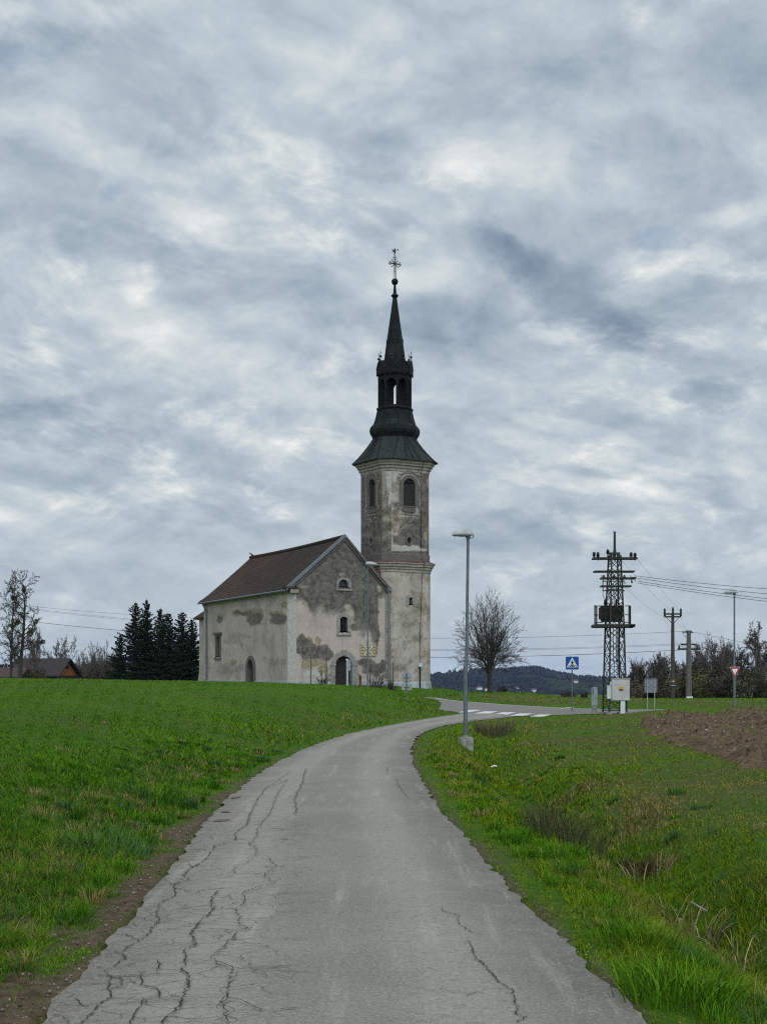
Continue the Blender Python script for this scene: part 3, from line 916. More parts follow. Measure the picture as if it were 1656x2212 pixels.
# ---- grass: every blade a bent strip with its own colour
def make_grass(N, seed, ylo=5.0, yhi=128.0, pw=1.45, hmul=1.0):
    rg = np.random.default_rng(seed)
    q = rg.random(N)
    e = 1 - pw
    Y = (ylo ** e + q * (yhi ** e - ylo ** e)) ** (1 / e)
    X = (rg.random(N) * 2 - 1) * (0.335 * Y + 2.0)
    # blades stand in tufts
    tuft = rg.random(N) < 0.65
    X = np.where(tuft, np.round(X / (0.012 * Y + .05)) * (0.012 * Y + .05) + rg.normal(0, 0.003, N) * Y, X)
    z, d, left, far, right, u, rin = land(X, Y, True)
    dr = dryness(X, Y, d, left, u); di = dirtiness(X, Y, d, left, u)
    dens = fbm(X * 1.7, Y * 1.7, 3, 81)
    ok = ~rin & (d > 0.02) & (rg.random(N) > di * 0.90) & ~in_field(X, Y) & (rg.random(N) < 0.55 + dens)
    # nothing grows through the church floor
    ex, ey = X + 6.45, Y - 103
    ln, wn = ex * 0.906 + ey * 0.4226, -ex * 0.4226 + ey * 0.906
    ok &= ~((ln > -0.5) & (ln < 13) & (wn > 0) & (wn < 26))
    X, Y, z, d, left, far, right, u, dr, di, dens = [a[ok] for a in (X, Y, z, d, left, far, right, u, dr, di, dens)]
    n = len(X)
    tall = fbm(X * 0.55, Y * 0.55, 3, 83)
    bank = np.where(left, np.exp(-((d - 1.3) / 1.1) ** 2), np.where(right, np.exp(-((u - 1.7) / 1.1) ** 2) * (Y < 45), 0))
    h = (0.022 + 0.028 * rg.random(n) + 0.07 * np.clip(tall - 0.42, 0, 1) + 0.075 * bank * np.clip(tall * 1.6 - 0.25, 0.1, 1))
    h *= hmul * np.where(d < 0.35, 0.5, 1.0) * (0.7 + 0.6 * rg.random(n)) * np.where(right & (u > 3.0), 0.75, 1.0) * np.where(left & (d > 4), 0.75, 1.0)
    h = np.where(far & ~left, h * 0.9, h)
    h *= 1 + np.clip((Y - 50) / 100, 0, .6)
    wd = np.maximum(0.0042, 0.00042 * Y) * (0.7 + 0.6 * rg.random(n))
    az = rg.random(n) * 2 * math.pi
    lean = (0.25 + 0.95 * rg.random(n)) * h
    bend = lean * (0.5 + rg.random(n))
    cx, cy = np.cos(az), np.sin(az)
    # width lies across the line of growth, with a random turn
    sa = az + math.pi / 2 + rg.normal(0, 0.5, n)
    sx, sy = np.cos(sa) * wd / 2, np.sin(sa) * wd / 2
    z0 = z - 0.015
    x1, y1, z1 = X + cx * lean * .4, Y + cy * lean * .4, z0 + h * 0.6
    x2, y2, z2 = X + cx * (lean * .6 + bend * .6), Y + cy * (lean * .6 + bend * .6), z0 + h * (1.0 - 0.2 * rg.random(n))
    V = np.empty((n, 5, 3), np.float32)
    V[:, 0] = np.c_[X - sx, Y - sy, z0]; V[:, 1] = np.c_[X + sx, Y + sy, z0]
    V[:, 2] = np.c_[x1 + sx * .8, y1 + sy * .8, z1]; V[:, 3] = np.c_[x1 - sx * .8, y1 - sy * .8, z1]
    V[:, 4] = np.c_[x2, y2, z2]
    b0 = np.arange(n) * 5
    F = np.empty((n, 3, 3), np.int32)
    F[:, 0] = np.c_[b0, b0 + 1, b0 + 2]; F[:, 1] = np.c_[b0, b0 + 2, b0 + 3]; F[:, 2] = np.c_[b0 + 3, b0 + 2, b0 + 4]
    # colours
    fresh = np.array([0.088, 0.198, 0.005]); deep = np.array([0.045, 0.122, 0.005]); yel = np.array([0.150, 0.200, 0.010]); blue = np.array([0.045, 0.105, 0.028])
    st1 = np.array([0.31, 0.225, 0.085]); st2 = np.array([0.15, 0.105, 0.036])
    k = rg.random(n)[:, None]; k2 = np.clip(fbm(X * 0.5, Y * 0.4, 3, 85) * 2.4 - 0.7 + rg.normal(0, .18, n), 0, 1)[:, None]
    C = deep * (1 - k2) + fresh * k2
    C = np.where((rg.random(n) < np.where(left, 0.14, 0.30))[:, None], yel, C)
    C = np.where((rg.random(n) < np.where(left, .12, .05))[:, None], blue, C)
    C = np.where(right[:, None], C * np.array([1.28, 1.04, 0.9]), C)
    isdry = (rg.random(n) < np.clip(dr - 0.12, 0, 1) * np.where(left, 0.45, 0.85))[:, None]
    C = np.where(isdry, st1 * k + st2 * (1 - k), C)
    C = C * (0.75 + 0.5 * rg.random(n))[:, None]
    C = np.repeat(C, 5, 0)
    return V.reshape(-1, 3), F.reshape(-1, 3), C


gV, gF, gC = make_grass(980000, 101)


def make_clumps(NC, seed):
    """separate tussocks along both banks, each of one kind and colour"""
    rg = np.random.default_rng(seed)
    q = rg.random(NC); Yc = 5.6 + 24 * q ** 1.7
    sd = rg.random(NC) < 0.55
    off = np.abs(rg.normal(0, 1.15, NC)) + 0.30
    Xc = np.where(sd, lane_l(Yc) - off, lane_r(Yc) + off * 1.15)
    nb = rg.integers(35, 110, NC)
    kind = rg.choice(4, NC, p=[0.42, 0.30, 0.13, 0.15])
    base = np.array([(0.060, 0.165, 0.006), (0.038, 0.108, 0.008), (0.050, 0.110, 0.034), (0.25, 0.19, 0.075)])[kind]
    hc = (0.08 + 0.14 * rg.random(NC) ** 1.6) * (1 - 0.35 * sst(Yc, 12, 28)) * np.where(kind == 3, 0.9, 1.0)
    i = np.repeat(np.arange(NC), nb); n = len(i)
    a = rg.random(n) * 2 * math.pi; rr = 0.10 * np.sqrt(rg.random(n)) * (0.6 + 0.9 * rg.random(NC))[i]
    X = Xc[i] + rr * np.cos(a); Y = Yc[i] + rr * np.sin(a)
    z, d, left, far, right, u, rin = land(X, Y, True)
    ok = (d > 0.02) & ~rin
    X, Y, z, a, i = X[ok], Y[ok], z[ok], a[ok], i[ok]; n = len(X)
    h = hc[i] * (0.55 + 0.6 * rg.random(n)); az = a + rg.normal(0, 0.6, n); ln = h * (0.25 + 0.7 * rg.random(n))
    wd = np.maximum(0.0042, 0.0004 * Y) * (0.7 + 0.5 * rg.random(n))
    sa = az + math.pi / 2 + rg.normal(0, 0.5, n); sx, sy = np.cos(sa) * wd / 2, np.sin(sa) * wd / 2
    cx, cy = np.cos(az), np.sin(az); z0 = z - 0.015
    V = np.empty((n, 5, 3), np.float32)
    V[:, 0] = np.c_[X - sx, Y - sy, z0]; V[:, 1] = np.c_[X + sx, Y + sy, z0]
    x1, y1 = X + cx * ln * .35, Y + cy * ln * .35
    V[:, 2] = np.c_[x1 + sx * .8, y1 + sy * .8, z0 + h * .62]; V[:, 3] = np.c_[x1 - sx * .8, y1 - sy * .8, z0 + h * .62]
    V[:, 4] = np.c_[X + cx * ln, Y + cy * ln, z0 + h * (0.98 - 0.35 * (ln / h - 0.25))]
    b0 = np.arange(n) * 5; F = np.empty((n, 3, 3), np.int32)
    F[:, 0] = np.c_[b0, b0 + 1, b0 + 2]; F[:, 1] = np.c_[b0, b0 + 2, b0 + 3]; F[:, 2] = np.c_[b0 + 3, b0 + 2, b0 + 4]
    C = base[i] * (0.65 + 0.6 * rg.random(n))[:, None]
    return V.reshape(-1, 3), F.reshape(-1, 3), np.repeat(C, 5, 0)


# taller coarse tufts
hV, hF, hC = make_grass(30000, 103, 5.0, 40.0, 1.3, 1.9)
kV, kF, kC = make_clumps(900, 107)
allV = np.concatenate([gV, hV, kV]); allF = np.concatenate([gF, hF + len(gV), kF + len(gV) + len(hV)]); allC = np.concatenate([gC, hC * 0.9, kC])
grass = np_mesh('grass', allV, allF, M['blade'], attrs={'tint': allC})
tag(grass, 'short spring grass with straw coloured blades on hill and ditch', 'grass', kind='stuff')
del gV, gF, gC, hV, hF, hC, kV, kF, kC, allV, allF, allC

# ------------------------------------------------------------------ the church
AN, AT = R(25), R(31)
E = (math.cos(AN), math.sin(AN)); G = (-math.sin(AN), math.cos(AN))
OX, OY = -6.45, 103.0           # front left corner of the nave's gable wall
Z0 = 0.45                       # church floor line; everything below is in local metres above it
church = thing('church', 'old stained church with a brown tiled nave and a tall dark spired bell tower', 'church', (OX, OY, Z0), AN)
TO = (0.157, 105.95)            # tower corner
TE = (math.cos(AT), math.sin(AT)); TG = (-math.sin(AT), math.cos(AT))
# tower origin in nave coordinates
_dx, _dy = TO[0] - OX, TO[1] - OY
TLOC = (_dx * E[0] + _dy * E[1], _dx * G[0] + _dy * G[1], 0.0)
TRZ = AT - AN


def plane_px(px, py, o, dr):
    """pixel -> (run along a vertical plane, local height)"""
    u = (px - CX) / FPX
    s = (u * o[1] - o[0]) / (dr[0] - u * dr[1])
    Y = o[1] + s * dr[1]
    return s, zof(py, Y) - Z0


def fac(px, py): return plane_px(px, py, (OX, OY), E)
LO = (OX - 0.5 * E[0], OY - 0.5 * E[1])
def lw(px, py): return plane_px(px, py, LO, G)          # left wall (x=-0.5): y
def twr(px, py): return plane_px(px, py, TO, TE)        # tower right face (y=0): x
def twl(px, py): return plane_px(px, py, TO, TG)        # tower left face (x=0): y
def k3f(x, y): return ((1150 + x / 2.76) * 0.54, (2250 + y / 2.76) * 0.54)     # crop of the facade
def k1(x, y): return ((750 + x / 1.656) * 0.54, (2100 + y / 1.656) * 0.54)     # crop of the whole nave
def k3t(x, y): return ((1380 + x / 3.687) * 0.54, (1750 + y / 3.687) * 0.54)   # crop of the tower


def n2w(x, y, z): return OX + x * E[0] + y * G[0], OY + x * E[1] + y * G[1], z + Z0
def t2w(x, y, z): return TO[0] + x * TE[0] + y * TG[0], TO[1] + x * TE[1] + y * TG[1], z + Z0


# ---- plaster: three masks per vertex (mould, bare mortar, whitewash)
pl, t, b = newmat('stained_plaster')
b.inputs['Roughness'].default_value = 0.92; b.inputs['Specular IOR Level'].default_value = 0.1
o = t.obj()
ms = t.sep(t.attr('stain'))
nm_ = t.noise(o, 2.6, 9, 0.72); n1 = t.noise(o, 1.1, 6, 0.62); n2 = t.noise(o, 5.5, 6, 0.68); n3 = t.noise(o, 17.0, 4, 0.75)
base = t.mix(t.sstep(n1, 0.34, 0.66), (0.470, 0.395, 0.350), (0.405, 0.345, 0.298))
base = t.mix(t.sstep(n2, 0.56, 0.70), base, (0.290, 0.246, 0.200))
base = t.mix(t.sstep(n2, 0.36, 0.26), base, (0.52, 0.465, 0.42))
mix2 = t.math('ADD', t.math('MULTIPLY', nm_, 0.5), t.math('MULTIPLY', n2, 0.5))
mp = t.n('ShaderNodeMapping'); t.put(mp.inputs['Vector'], o); mp.inputs['Scale'].default_value = (3.2, 3.2, 0.25)
base = t.mix(t.math('MULTIPLY', t.sstep(t.noise(mp.outputs[0], 1.0, 5, 0.65), 0.54, 0.70), 0.5), base, (0.27, 0.232, 0.188))
base = t.mix(t.math('MULTIPLY', t.sstep(t.noise(o, 0.42, 5, 0.6), 0.47, 0.66), 0.6), base, (0.265, 0.240, 0.200))
mort = t.mix(t.sstep(n2, 0.35, 0.65), (0.34, 0.295, 0.19), (0.195, 0.17, 0.11))
white = t.mix(t.sstep(n2, 0.40, 0.65), (0.475, 0.455, 0.415), (0.345, 0.33, 0.295))
mould = t.mix(t.sstep(nm_, 0.38, 0.62), (0.034, 0.031, 0.027), (0.150, 0.132, 0.113))
mould = t.mix(t.math('MULTIPLY', t.sstep(n1, 0.48, 0.66), 0.55), mould, (0.200, 0.176, 0.150))
mould = t.mix(t.math('MULTIPLY', t.sstep(n2, 0.55, 0.75), 0.5), mould, (0.23, 0.20, 0.17))
mould = t.mix(t.sstep(n3, 0.63, 0.72), mould, (0.36, 0.345, 0.32))


def edgef(m_, nz, amt):
    v = t.math('ADD', m_, t.math('MULTIPLY', t.math('SUBTRACT', nz, 0.5), amt))
    return t.sstep(v, 0.04, 0.96)


c = t.mix(edgef(ms[1], mix2, 1.9), base, mort)
c = t.mix(edgef(ms[2], n2, 0.9), c, white)
c = t.mix(t.math('MULTIPLY', edgef(ms[0], mix2, 1.9), 0.92), c, mould)
t.put(b.inputs['Base Color'], c)
bp = t.n('ShaderNodeBump'); bp.inputs['Strength'].default_value = 0.5; bp.inputs['Distance'].default_value = 0.03
t.put(bp.inputs['Height'], n2); t.put(b.inputs['Normal'], bp.outputs[0])
M['plaster'] = pl
M['stone'] = simple('grey_window_stone', (0.30, 0.285, 0.255), (0.19, 0.18, 0.158), 4.5, 0.9, 0, 0.4, 30)
M['oldstone'] = simple('dirty_stone', (0.150, 0.136, 0.116), (0.095, 0.088, 0.077), 4.5, 0.9, 0, 0.5, 20)
M['cornice'] = simple('cornice_limewash', (0.385, 0.335, 0.290), (0.255, 0.225, 0.190), 3.0, 0.9, 0, 0.3, 30)
M['plinth'] = simple('limewashed_plinth', (0.40, 0.425, 0.45), (0.255, 0.27, 0.285), 2.2, 0.9, 0, 0.4, 25)
M['dark'] = simple('dark_opening', (0.014, 0.013, 0.012), (0.009, 0.008, 0.008), 4, 0.9)
M['glass'] = simple('dusty_glass', (0.045, 0.048, 0.05), (0.028, 0.03, 0.031), 4, 0.35)
M['shutter'] = simple('black_louvre_wood', (0.030, 0.026, 0.023), (0.018, 0.016, 0.014), 8, 0.85)
M['door'] = simple('dark_door_wood', (0.042, 0.028, 0.023), (0.026, 0.018, 0.015), 6, 0.75, 0, 0.4, 30, stretch=(6, 6, .4))
M['flash'] = simple('zinc_flashing', (0.165, 0.18, 0.195), (0.12, 0.132, 0.145), 2.5, 0.5, 0.2)
M['redtin'] = simple('red_painted_tin', (0.150, 0.062, 0.060), (0.105, 0.046, 0.045), 3, 0.6)
M['pipe'] = simple('grey_downpipe', (0.185, 0.20, 0.215), (0.13, 0.142, 0.155), 5, 0.5, 0.2)
M['sundial'] = simple('cream_sundial', (0.42, 0.36, 0.20), (0.34, 0.29, 0.16), 6, 0.8)
M['ochreline'] = simple('dark_sundial_line', (0.10, 0.085, 0.045), (0.075, 0.06, 0.035), 20, 0.8)
M['dialgrey'] = simple('grey_sundial_border', (0.25, 0.25, 0.20), (0.2, 0.2, 0.16), 20, 0.8)  # grey of the inner border on the sundial board
cu, t, b = newmat('dark_patinated_copper')
b.inputs['Roughness'].default_value = 0.7; b.inputs['Specular IOR Level'].default_value = 0.15
o = t.obj()
mp = t.n('ShaderNodeMapping'); t.put(mp.inputs['Vector'], o); mp.inputs['Scale'].default_value = (1.8, 1.8, 0.5)
nn_ = t.noise(mp.outputs[0], 1.4, 6, 0.62)
c = t.mix(t.sstep(nn_, 0.40, 0.62), (0.010, 0.0095, 0.0085), (0.014, 0.020, 0.0185))
c = t.mix(t.sstep(t.noise(o, 0.8, 5, 0.6), 0.56, 0.70), c, (0.034, 0.056, 0.050))
br = t.n('ShaderNodeTexBrick'); t.put(br.inputs['Vector'], t.comb(t.math('ADD', t.sep(o)[0], t.sep(o)[1]), t.sep(o)[2], 0.0))
br.inputs['Scale'].default_value = 1.0; br.inputs['Brick Width'].default_value = 0.9; br.inputs['Row Height'].default_value = 0.62; br.inputs['Mortar Size'].default_value = 0.018
t.put(br.inputs['Color1'], (1, 1, 1)); t.put(br.inputs['Color2'], (0.72, 0.76, 0.76)); t.put(br.inputs['Mortar'], (0.45, 0.45, 0.45))
c = t.mix(1.0, c, br.outputs['Color'], 'MULTIPLY')
t.put(b.inputs['Base Color'], c)
M['copper'] = cu
M['skirt'] = simple('greenish_skirt_copper', (0.028, 0.036, 0.032), (0.018, 0.021, 0.019), 1.6, 0.7, 0, 0, 40, 0.15, (1.8, 1.8, 0.5))
M['copperdark'] = simple('black_copper', (0.010, 0.0098, 0.009), (0.007, 0.007, 0.0066), 3, 0.65, 0, 0, 40, 0.12)
M['goldiron'] = simple('dark_wrought_iron', (0.03, 0.03, 0.03), (0.02, 0.02, 0.02), 3, 0.5, 0.3)


def rooftile(name, redder):
    m, t, b = newmat(name)
    b.inputs['Roughness'].default_value = 0.88; b.inputs['Specular IOR Level'].default_value = 0.15
    o = t.obj(); ox_, oy_, oz_ = t.sep(o)
    br = t.n('ShaderNodeTexBrick'); t.put(br.inputs['Vector'], t.comb(oy_, t.math('MULTIPLY', oz_, 1.5), 0.0))
    br.inputs['Scale'].default_value = 1.0; br.inputs['Brick Width'].default_value = 0.30; br.inputs['Row Height'].default_value = 0.31; br.inputs['Mortar Size'].default_value = 0.055; br.inputs['Bias'].default_value = -0.1
    t.put(br.inputs['Color1'], (0, 0, 0)); t.put(br.inputs['Color2'], (1, 1, 1)); t.put(br.inputs['Mortar'], (0.5, 0.5, 0.5))
    tone = br.outputs['Color']
    old = t.mix(t.sep(tone)[0], (0.046, 0.031, 0.021), (0.080, 0.054, 0.037))
    red = t.mix(t.sep(tone)[0], (0.090, 0.046, 0.028), (0.138, 0.068, 0.041))
    far_ = t.sstep(t.math('ADD', oy_, t.math('MULTIPLY', t.math('SUBTRACT', t.noise(o, 0.5, 4, 0.6), 0.5), 9.0)), redder[0], redder[1])
    c = t.mix(t.math('MULTIPLY', far_, t.sstep(t.noise(o, 0.8, 5, 0.65), 0.30, 0.60)), old, red)
    c = t.mix(t.sstep(t.noise(o, 2.0, 5, 0.7), 0.60, 0.72), c, (0.030, 0.026, 0.022))
    c = t.mix(t.math('MULTIPLY', br.outputs['Fac'], 0.9), c, (0.012, 0.011, 0.010))
    t.put(b.inputs['Base Color'], c)
    w_ = t.n('ShaderNodeTexWave', wave_type='BANDS', bands_direction='Z', wave_profile='SAW'); t.put(w_.inputs['Vector'], o)
    w_.inputs['Scale'].default_value = 1.5 / 0.31 / 2 / math.pi * 2 * 0.5 * math.pi / math.pi
    bp = t.n('ShaderNodeBump'); bp.inputs['Strength'].default_value = 0.6; bp.inputs['Distance'].default_value = 0.04
    t.put(bp.inputs['Height'], t.math('SUBTRACT', t.noise(o, 6.0, 3, 0.6), br.outputs['Fac'])); t.put(b.inputs['Normal'], bp.outputs[0])
    return m


M['tile'] = rooftile('brown_clay_tiles', (6.5, 17.0))
M['tilered'] = rooftile('red_clay_tiles', (-20, -10))

# ---- stain masks, painted in the crops' pixels with ragged edges
def blobs(cx, cy, lst):
    m = np.full(cx.shape, -1.0)
    for x, y, rx, ry in lst:
        m = np.maximum(m, 1 - ((cx - x) / rx) ** 2 - ((cy - y) / ry) ** 2)
    return m


def stain_facade(w):
    px, py = proj(*w)
    cx, cy = (px / 0.54 - 1150) * 2.76, (py / 0.54 - 2250) * 2.76
    d1 = fbm(cx / 90, cy / 90, 5, 201) - 0.5; d2 = fbm(cx / 200, cy / 200, 3, 207) - 0.5
    cxx, cyy = cx + d2 * 90, cy + d2 * 70
    low = np.interp(cxx, [80, 130, 180, 260, 330, 420, 560, 640, 700, 780, 900, 990, 1010, 1120], [420, 400, 460, 500, 530, 525, 540, 500, 510, 770, 830, 1030, 330, 290])
    dark = sst(low - cyy + d1 * 260, -130, 110)
    dark *= 1 - 0.85 * np.clip(blobs(cx, cy, [(660, 490, 46, 34), (190, 270, 80, 26), (600, 130, 60, 30)]) + d1 * 2, 0, 1)
    lower = blobs(cxx, cyy, [(120, 900, 70, 110), (200, 940, 120, 100), (330, 970, 130, 75), (430, 1020, 65, 90), (300, 1030, 160, 60), (960, 1180, 130, 90), (1050, 1120, 50, 60), (840, 1110, 60, 60), (740, 720, 40, 50)])
    dark = np.maximum(dark, sst(lower + d1 * 2.2, -0.15, 0.55))
    bare = sst(blobs(cxx, cyy, [(290, 1120, 150, 62), (220, 1150, 90, 40), (330, 860, 45, 45), (235, 840, 30, 30), (400, 1180, 70, 60)]) + d1 * 1.6, 0.05, 0.3)
    dark = dark * (1 - bare * sst(cy, 1040, 1080))
    wht = sst(blobs(cxx, cyy, [(430, 980, 36, 40), (1010, 1060, 70, 40), (180, 290, 80, 40), (930, 150, 60, 70), (300, 1250, 160, 40)]) + d1 * 2.4, 0.3, 0.7)
    dark = dark + 0.2 * sst(d1, 0.10, 0.2)
    return np.c_[dark * 0.98, bare, wht]


def stain_left(w):
    px, py = proj(*w)
    cx, cy = (px / 0.54 - 750) * 1.656, (py / 0.54 - 2100) * 1.656
    d1 = fbm(cx / 45, cy / 45, 5, 211) - 0.5; d2 = fbm(cx / 110, cy / 110, 3, 217) - 0.5
    cxx, cyy = cx + d2 * 30, cy + d2 * 30
    bare = blobs(cxx, cyy, [(205, 612, 26, 32), (330, 582, 44, 26), (400, 590, 60, 28), (450, 610, 58, 68), (600, 620, 68, 50), (635, 520, 24, 24), (300, 910, 20, 26)])
    bare = sst(bare + d1 * 1.9, -0.1, 0.5) * 0.9
    dk = sst(blobs(cxx, cyy, [(205, 622, 22, 26), (450, 630, 54, 54), (600, 625, 66, 44), (390, 590, 60, 22), (330, 580, 30, 16)]) + d1 * 1.7, 0.0, 0.6) * 0.72
    dk = np.maximum(dk, 0.42 * sst(blobs(cxx, cyy, [(330, 760, 160, 60), (560, 920, 90, 60), (300, 960, 170, 50)]) + d1 * 2.2, 0.1, 0.8))
    wht = sst(blobs(cxx, cyy, [(690, 620, 60, 290), (690, 930, 46, 90), (688, 470, 50, 60)]) + d1 * 1.3, -0.1, 0.4) * sst(cx, 655, 662)
    return np.c_[dk, bare * 0.95, wht]


def stain_tower(w, side):
    px, py = proj(*w)
    cx, cy = (px / 0.54 - 1380) * 3.687, (py / 0.54 - 1750) * 3.687
    d1 = fbm(cx / 110, cy / 110, 5, 221) - 0.5; d2 = fbm(cx / 300, cy / 300, 3, 227) - 0.5
    cxx, cyy = cx + d2 * 120, cy + d2 * 120
    if side == 'r':
        dark = blobs(cxx, cyy, [(1160, 1000, 90, 420), (1000, 1380, 330, 300), (930, 1080, 130, 130), (830, 850, 60, 200), (1190, 700, 60, 160), (820, 1500, 150, 120), (1060, 1560, 160, 90)])
        dark = sst(dark + d1 * 2.2, -0.25, 0.7) * sst(1640 - cyy, -20, 60)
        dark = np.maximum(dark, 0.95 * sst(cy, 1660, 1690))
        bare = sst(blobs(cxx, cyy, [(1060, 800, 30, 90), (730, 1250, 60, 220), (1170, 1430, 40, 70)]) + d1, 0.1, .4) * 0.9
        dark = dark * (1 - bare)
        wht = sst(blobs(cxx, cyy, [(900, 1620, 230, 60), (1120, 1640, 120, 40), (720, 560, 40, 100)]) + d1 * 2, 0.1, 0.6)
        dark = np.maximum(dark, np.clip(0.28 + d1 * 1.9 - 0.35 * sst(620 - cy, -40, 120), 0, 1))
        dark = dark * (1 - 0.8 * wht * (cy < 1670))
        return np.c_[dark, bare, wht]
    if side == 'c':
        dark = 0.60 + 0.25 * sst(cy, 1000, 1500) - 0.22 * sst(700 - cy, 0, 300) + d1 * 1.1
        bare = 0.35 + 0.35 * sst(cy, 950, 1200) + d1 * 0.8
        wht = sst(blobs(cxx, cyy, [(630, 560, 60, 260), (650, 860, 30, 160)]) + d1 * 1.8, 0.1, 0.6)
        return np.c_[np.clip(dark, 0, 1) * (1 - .7 * wht), np.clip(bare, 0, 1), wht]
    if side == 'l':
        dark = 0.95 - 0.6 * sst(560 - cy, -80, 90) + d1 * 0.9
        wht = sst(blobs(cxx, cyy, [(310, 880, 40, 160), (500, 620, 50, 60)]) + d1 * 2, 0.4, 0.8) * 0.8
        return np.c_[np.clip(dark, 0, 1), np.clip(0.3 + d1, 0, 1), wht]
    # lower shaft
    dark = np.clip(0.10 + d1 * 1.1 + 0.15 * sst(cy, 2100, 2300), 0, 1)
    d3 = fbm(w[0] * 1.2, w[2] * 1.2, 4, 231) - 0.5
    wht = np.clip(0.22 + d3 * 1.6, 0, 1) if side == 'low' else np.clip(0.45 + d3 * 1.8, 0, 1)
    bare = np.clip(0.26 + d1 * 1.3, 0, 1)
    return np.c_[dark, bare, wht]


def wall_grid(name, u0, u1, zb, ztop, fn, tow, stain, parent, holes=(), res=0.09, loc=(0, 0, 0), rz=0.0, bulge=0.02):
    """wall sheet from u0..u1 and zb..ztop(u); fn(u, z, t) -> local point; holes: outlines cut out"""
    nu = max(2, int((u1 - u0) / res)); us = np.linspace(u0, u1, nu + 1)
    zt_ = np.array([ztop(u) for u in us]); nz = max(2, int((zt_.max() - zb) / res))
    T = np.linspace(0, 1, nz + 1)
    U = np.repeat(us[None, :], nz + 1, 0); Z = zb + (zt_[None, :] - zb) * T[:, None]
    off = bulge * (fbm(U * 0.7, Z * 0.7, 3, sum(map(ord, name)) % 91) - 0.5) * 2
    off[:, 0] = 0; off[:, -1] = 0
    P = np.array([fn(u, z, o_) for u, z, o_ in zip(U.ravel(), Z.ravel(), off.ravel())])
    ii = np.arange(U.size).reshape(U.shape)
    uc = (U[:-1, :-1] + U[1:, 1:]) / 2; zc_ = (Z[:-1, :-1] + Z[1:, 1:]) / 2
    keep = np.ones(uc.shape, bool)
    for h in holes: keep &= ~inside(h, uc.ravel(), zc_.ravel()).reshape(uc.shape)
    F = np.stack([ii[:-1, :-1], ii[:-1, 1:], ii[1:, 1:], ii[1:, :-1]], -1)[keep]
    wv = np.array([tow(*p) for p in P])
    o = np_mesh(name, P, F, M['plaster'], parent, {'stain': np.clip(stain((wv[:, 0], wv[:, 1], wv[:, 2])), 0, 1)}, smooth=True)
    o.location = loc; o.rotation_euler = (0, 0, rz)
    return o


def arch(x0, x1, z0, zs, zt, n=14):
    """outline from bottom left, up round the arch, to bottom right"""
    c, r = (x0 + x1) / 2, (x1 - x0) / 2
    pts = [(x0, z0)]
    for k in range(n + 1):
        a = math.pi - math.pi * k / n
        pts.append((c + r * math.cos(a), zs + (zt - zs) * math.sin(a)))
    pts.append((x1, z0))
    return pts


def seg_arch(x0, x1, z0, zs, zt, n=14):
    c, h = (x0 + x1) / 2, (x1 - x0) / 2
    pts = [(x0, z0)]
    for k in range(n + 1):
        q = -1 + 2 * k / n
        pts.append((c + h * q, zs + (zt - zs) * (1 - q * q)))
    pts.append((x1, z0))
    return pts


def mean_outline(a, b, f=0.5): return [(p[0] * (1 - f) + q[0] * f, p[1] * (1 - f) + q[1] * f) for p, q in zip(a, b)]


FY_ = lambda u, z, t: (u, t, z)            # plane facing -y (facade, tower right face)
FXL = lambda u, z, t: (t, u, z)            # plane facing -x (left wall, tower left face)
HL = 0.3 - Z0                              # wall foot, below the turf


def box_px(fn, x0, y0, x1, y1, K):
    a = fn(*K(x0, y1)); b_ = fn(*K(x1, y0))
    return a[0], b_[0], a[1], b_[1]


# gable wall openings, from the crop
fx0, fx1, fz0, fz1 = box_px(fac, 540, 170, 705, 292, k3f)
ix0, ix1, iz0, iz1 = box_px(fac, 562, 190, 668, 262, k3f)
LUN_O = arch(fx0, fx1, fz0, fz0 + 0.55 * (fz1 - fz0), fz1); LUN_I = arch(ix0, ix1, iz0, iz0 + 0.2 * (iz1 - iz0), iz1)
mx0, mx1, mz0, mz1 = box_px(fac, 545, 565, 698, 792, k3f)
jx0, jx1, jz0, jz1 = box_px(fac, 577, 600, 660, 757, k3f)
MID_O = seg_arch(mx0, mx1, mz0, mz1 - 0.28, mz1); MID_I = seg_arch(jx0, jx1, jz0, jz1 - 0.14, jz1)
dx0, dx1, dz0, dz1 = box_px(fac, 478, 985, 765, 1372, k3f)
ex0, ex1, ez0, ez1 = box_px(fac, 525, 1035, 708, 1372, k3f)
dz0 = ez0 = HL
DOR_O = arch(dx0, dx1, dz0, dz1 - (dx1 - dx0) / 2 * 0.96, dz1); DOR_I = arch(ex0, ex1, ez0, dz1 - (dx1 - dx0) / 2 * 0.96, ez1)
GW = 7.25
APX = 3.885
HR = GW - APX          # the gable is steeper on the tower side
EAV, RDG = 8.02 - Z0, 11.85 - Z0
gtop = lambda u: EAV + (RDG - EAV) * max(0, 1 - abs(u - APX) / ((APX + 0.5) if u < APX else (HR + 0.2)))
nave = wall_grid('gable_wall', 0, GW, HL, gtop, FY_, n2w, stain_facade, church,
                 [mean_outline(LUN_O, LUN_I), mean_outline(MID_O, MID_I), mean_outline(DOR_O, DOR_I)])
LLEN = 20.9
sw0 = lw(*k1(192, 870)); sw1 = lw(*k1(215, 740)); so0 = lw(*k1(180, 880)); so1 = lw(*k1(226, 715))
SID_I = [(sw1[0], sw0[1]), (sw1[0], sw1[1]), (sw0[0], sw1[1]), (sw0[0], sw0[1])]
SID_O = [(sw1[0] - 0.28, sw0[1] - 0.16), (sw1[0] - 0.28, sw1[1] + 0.2), (sw0[0] + 0.28, sw1[1] + 0.2), (sw0[0] + 0.28, sw0[1] - 0.16)]
pd0 = lw(*k1(397, 1030)); pd1 = lw(*k1(438, 890)); po0 = lw(*k1(388, 1030)); po1 = lw(*k1(452, 865))


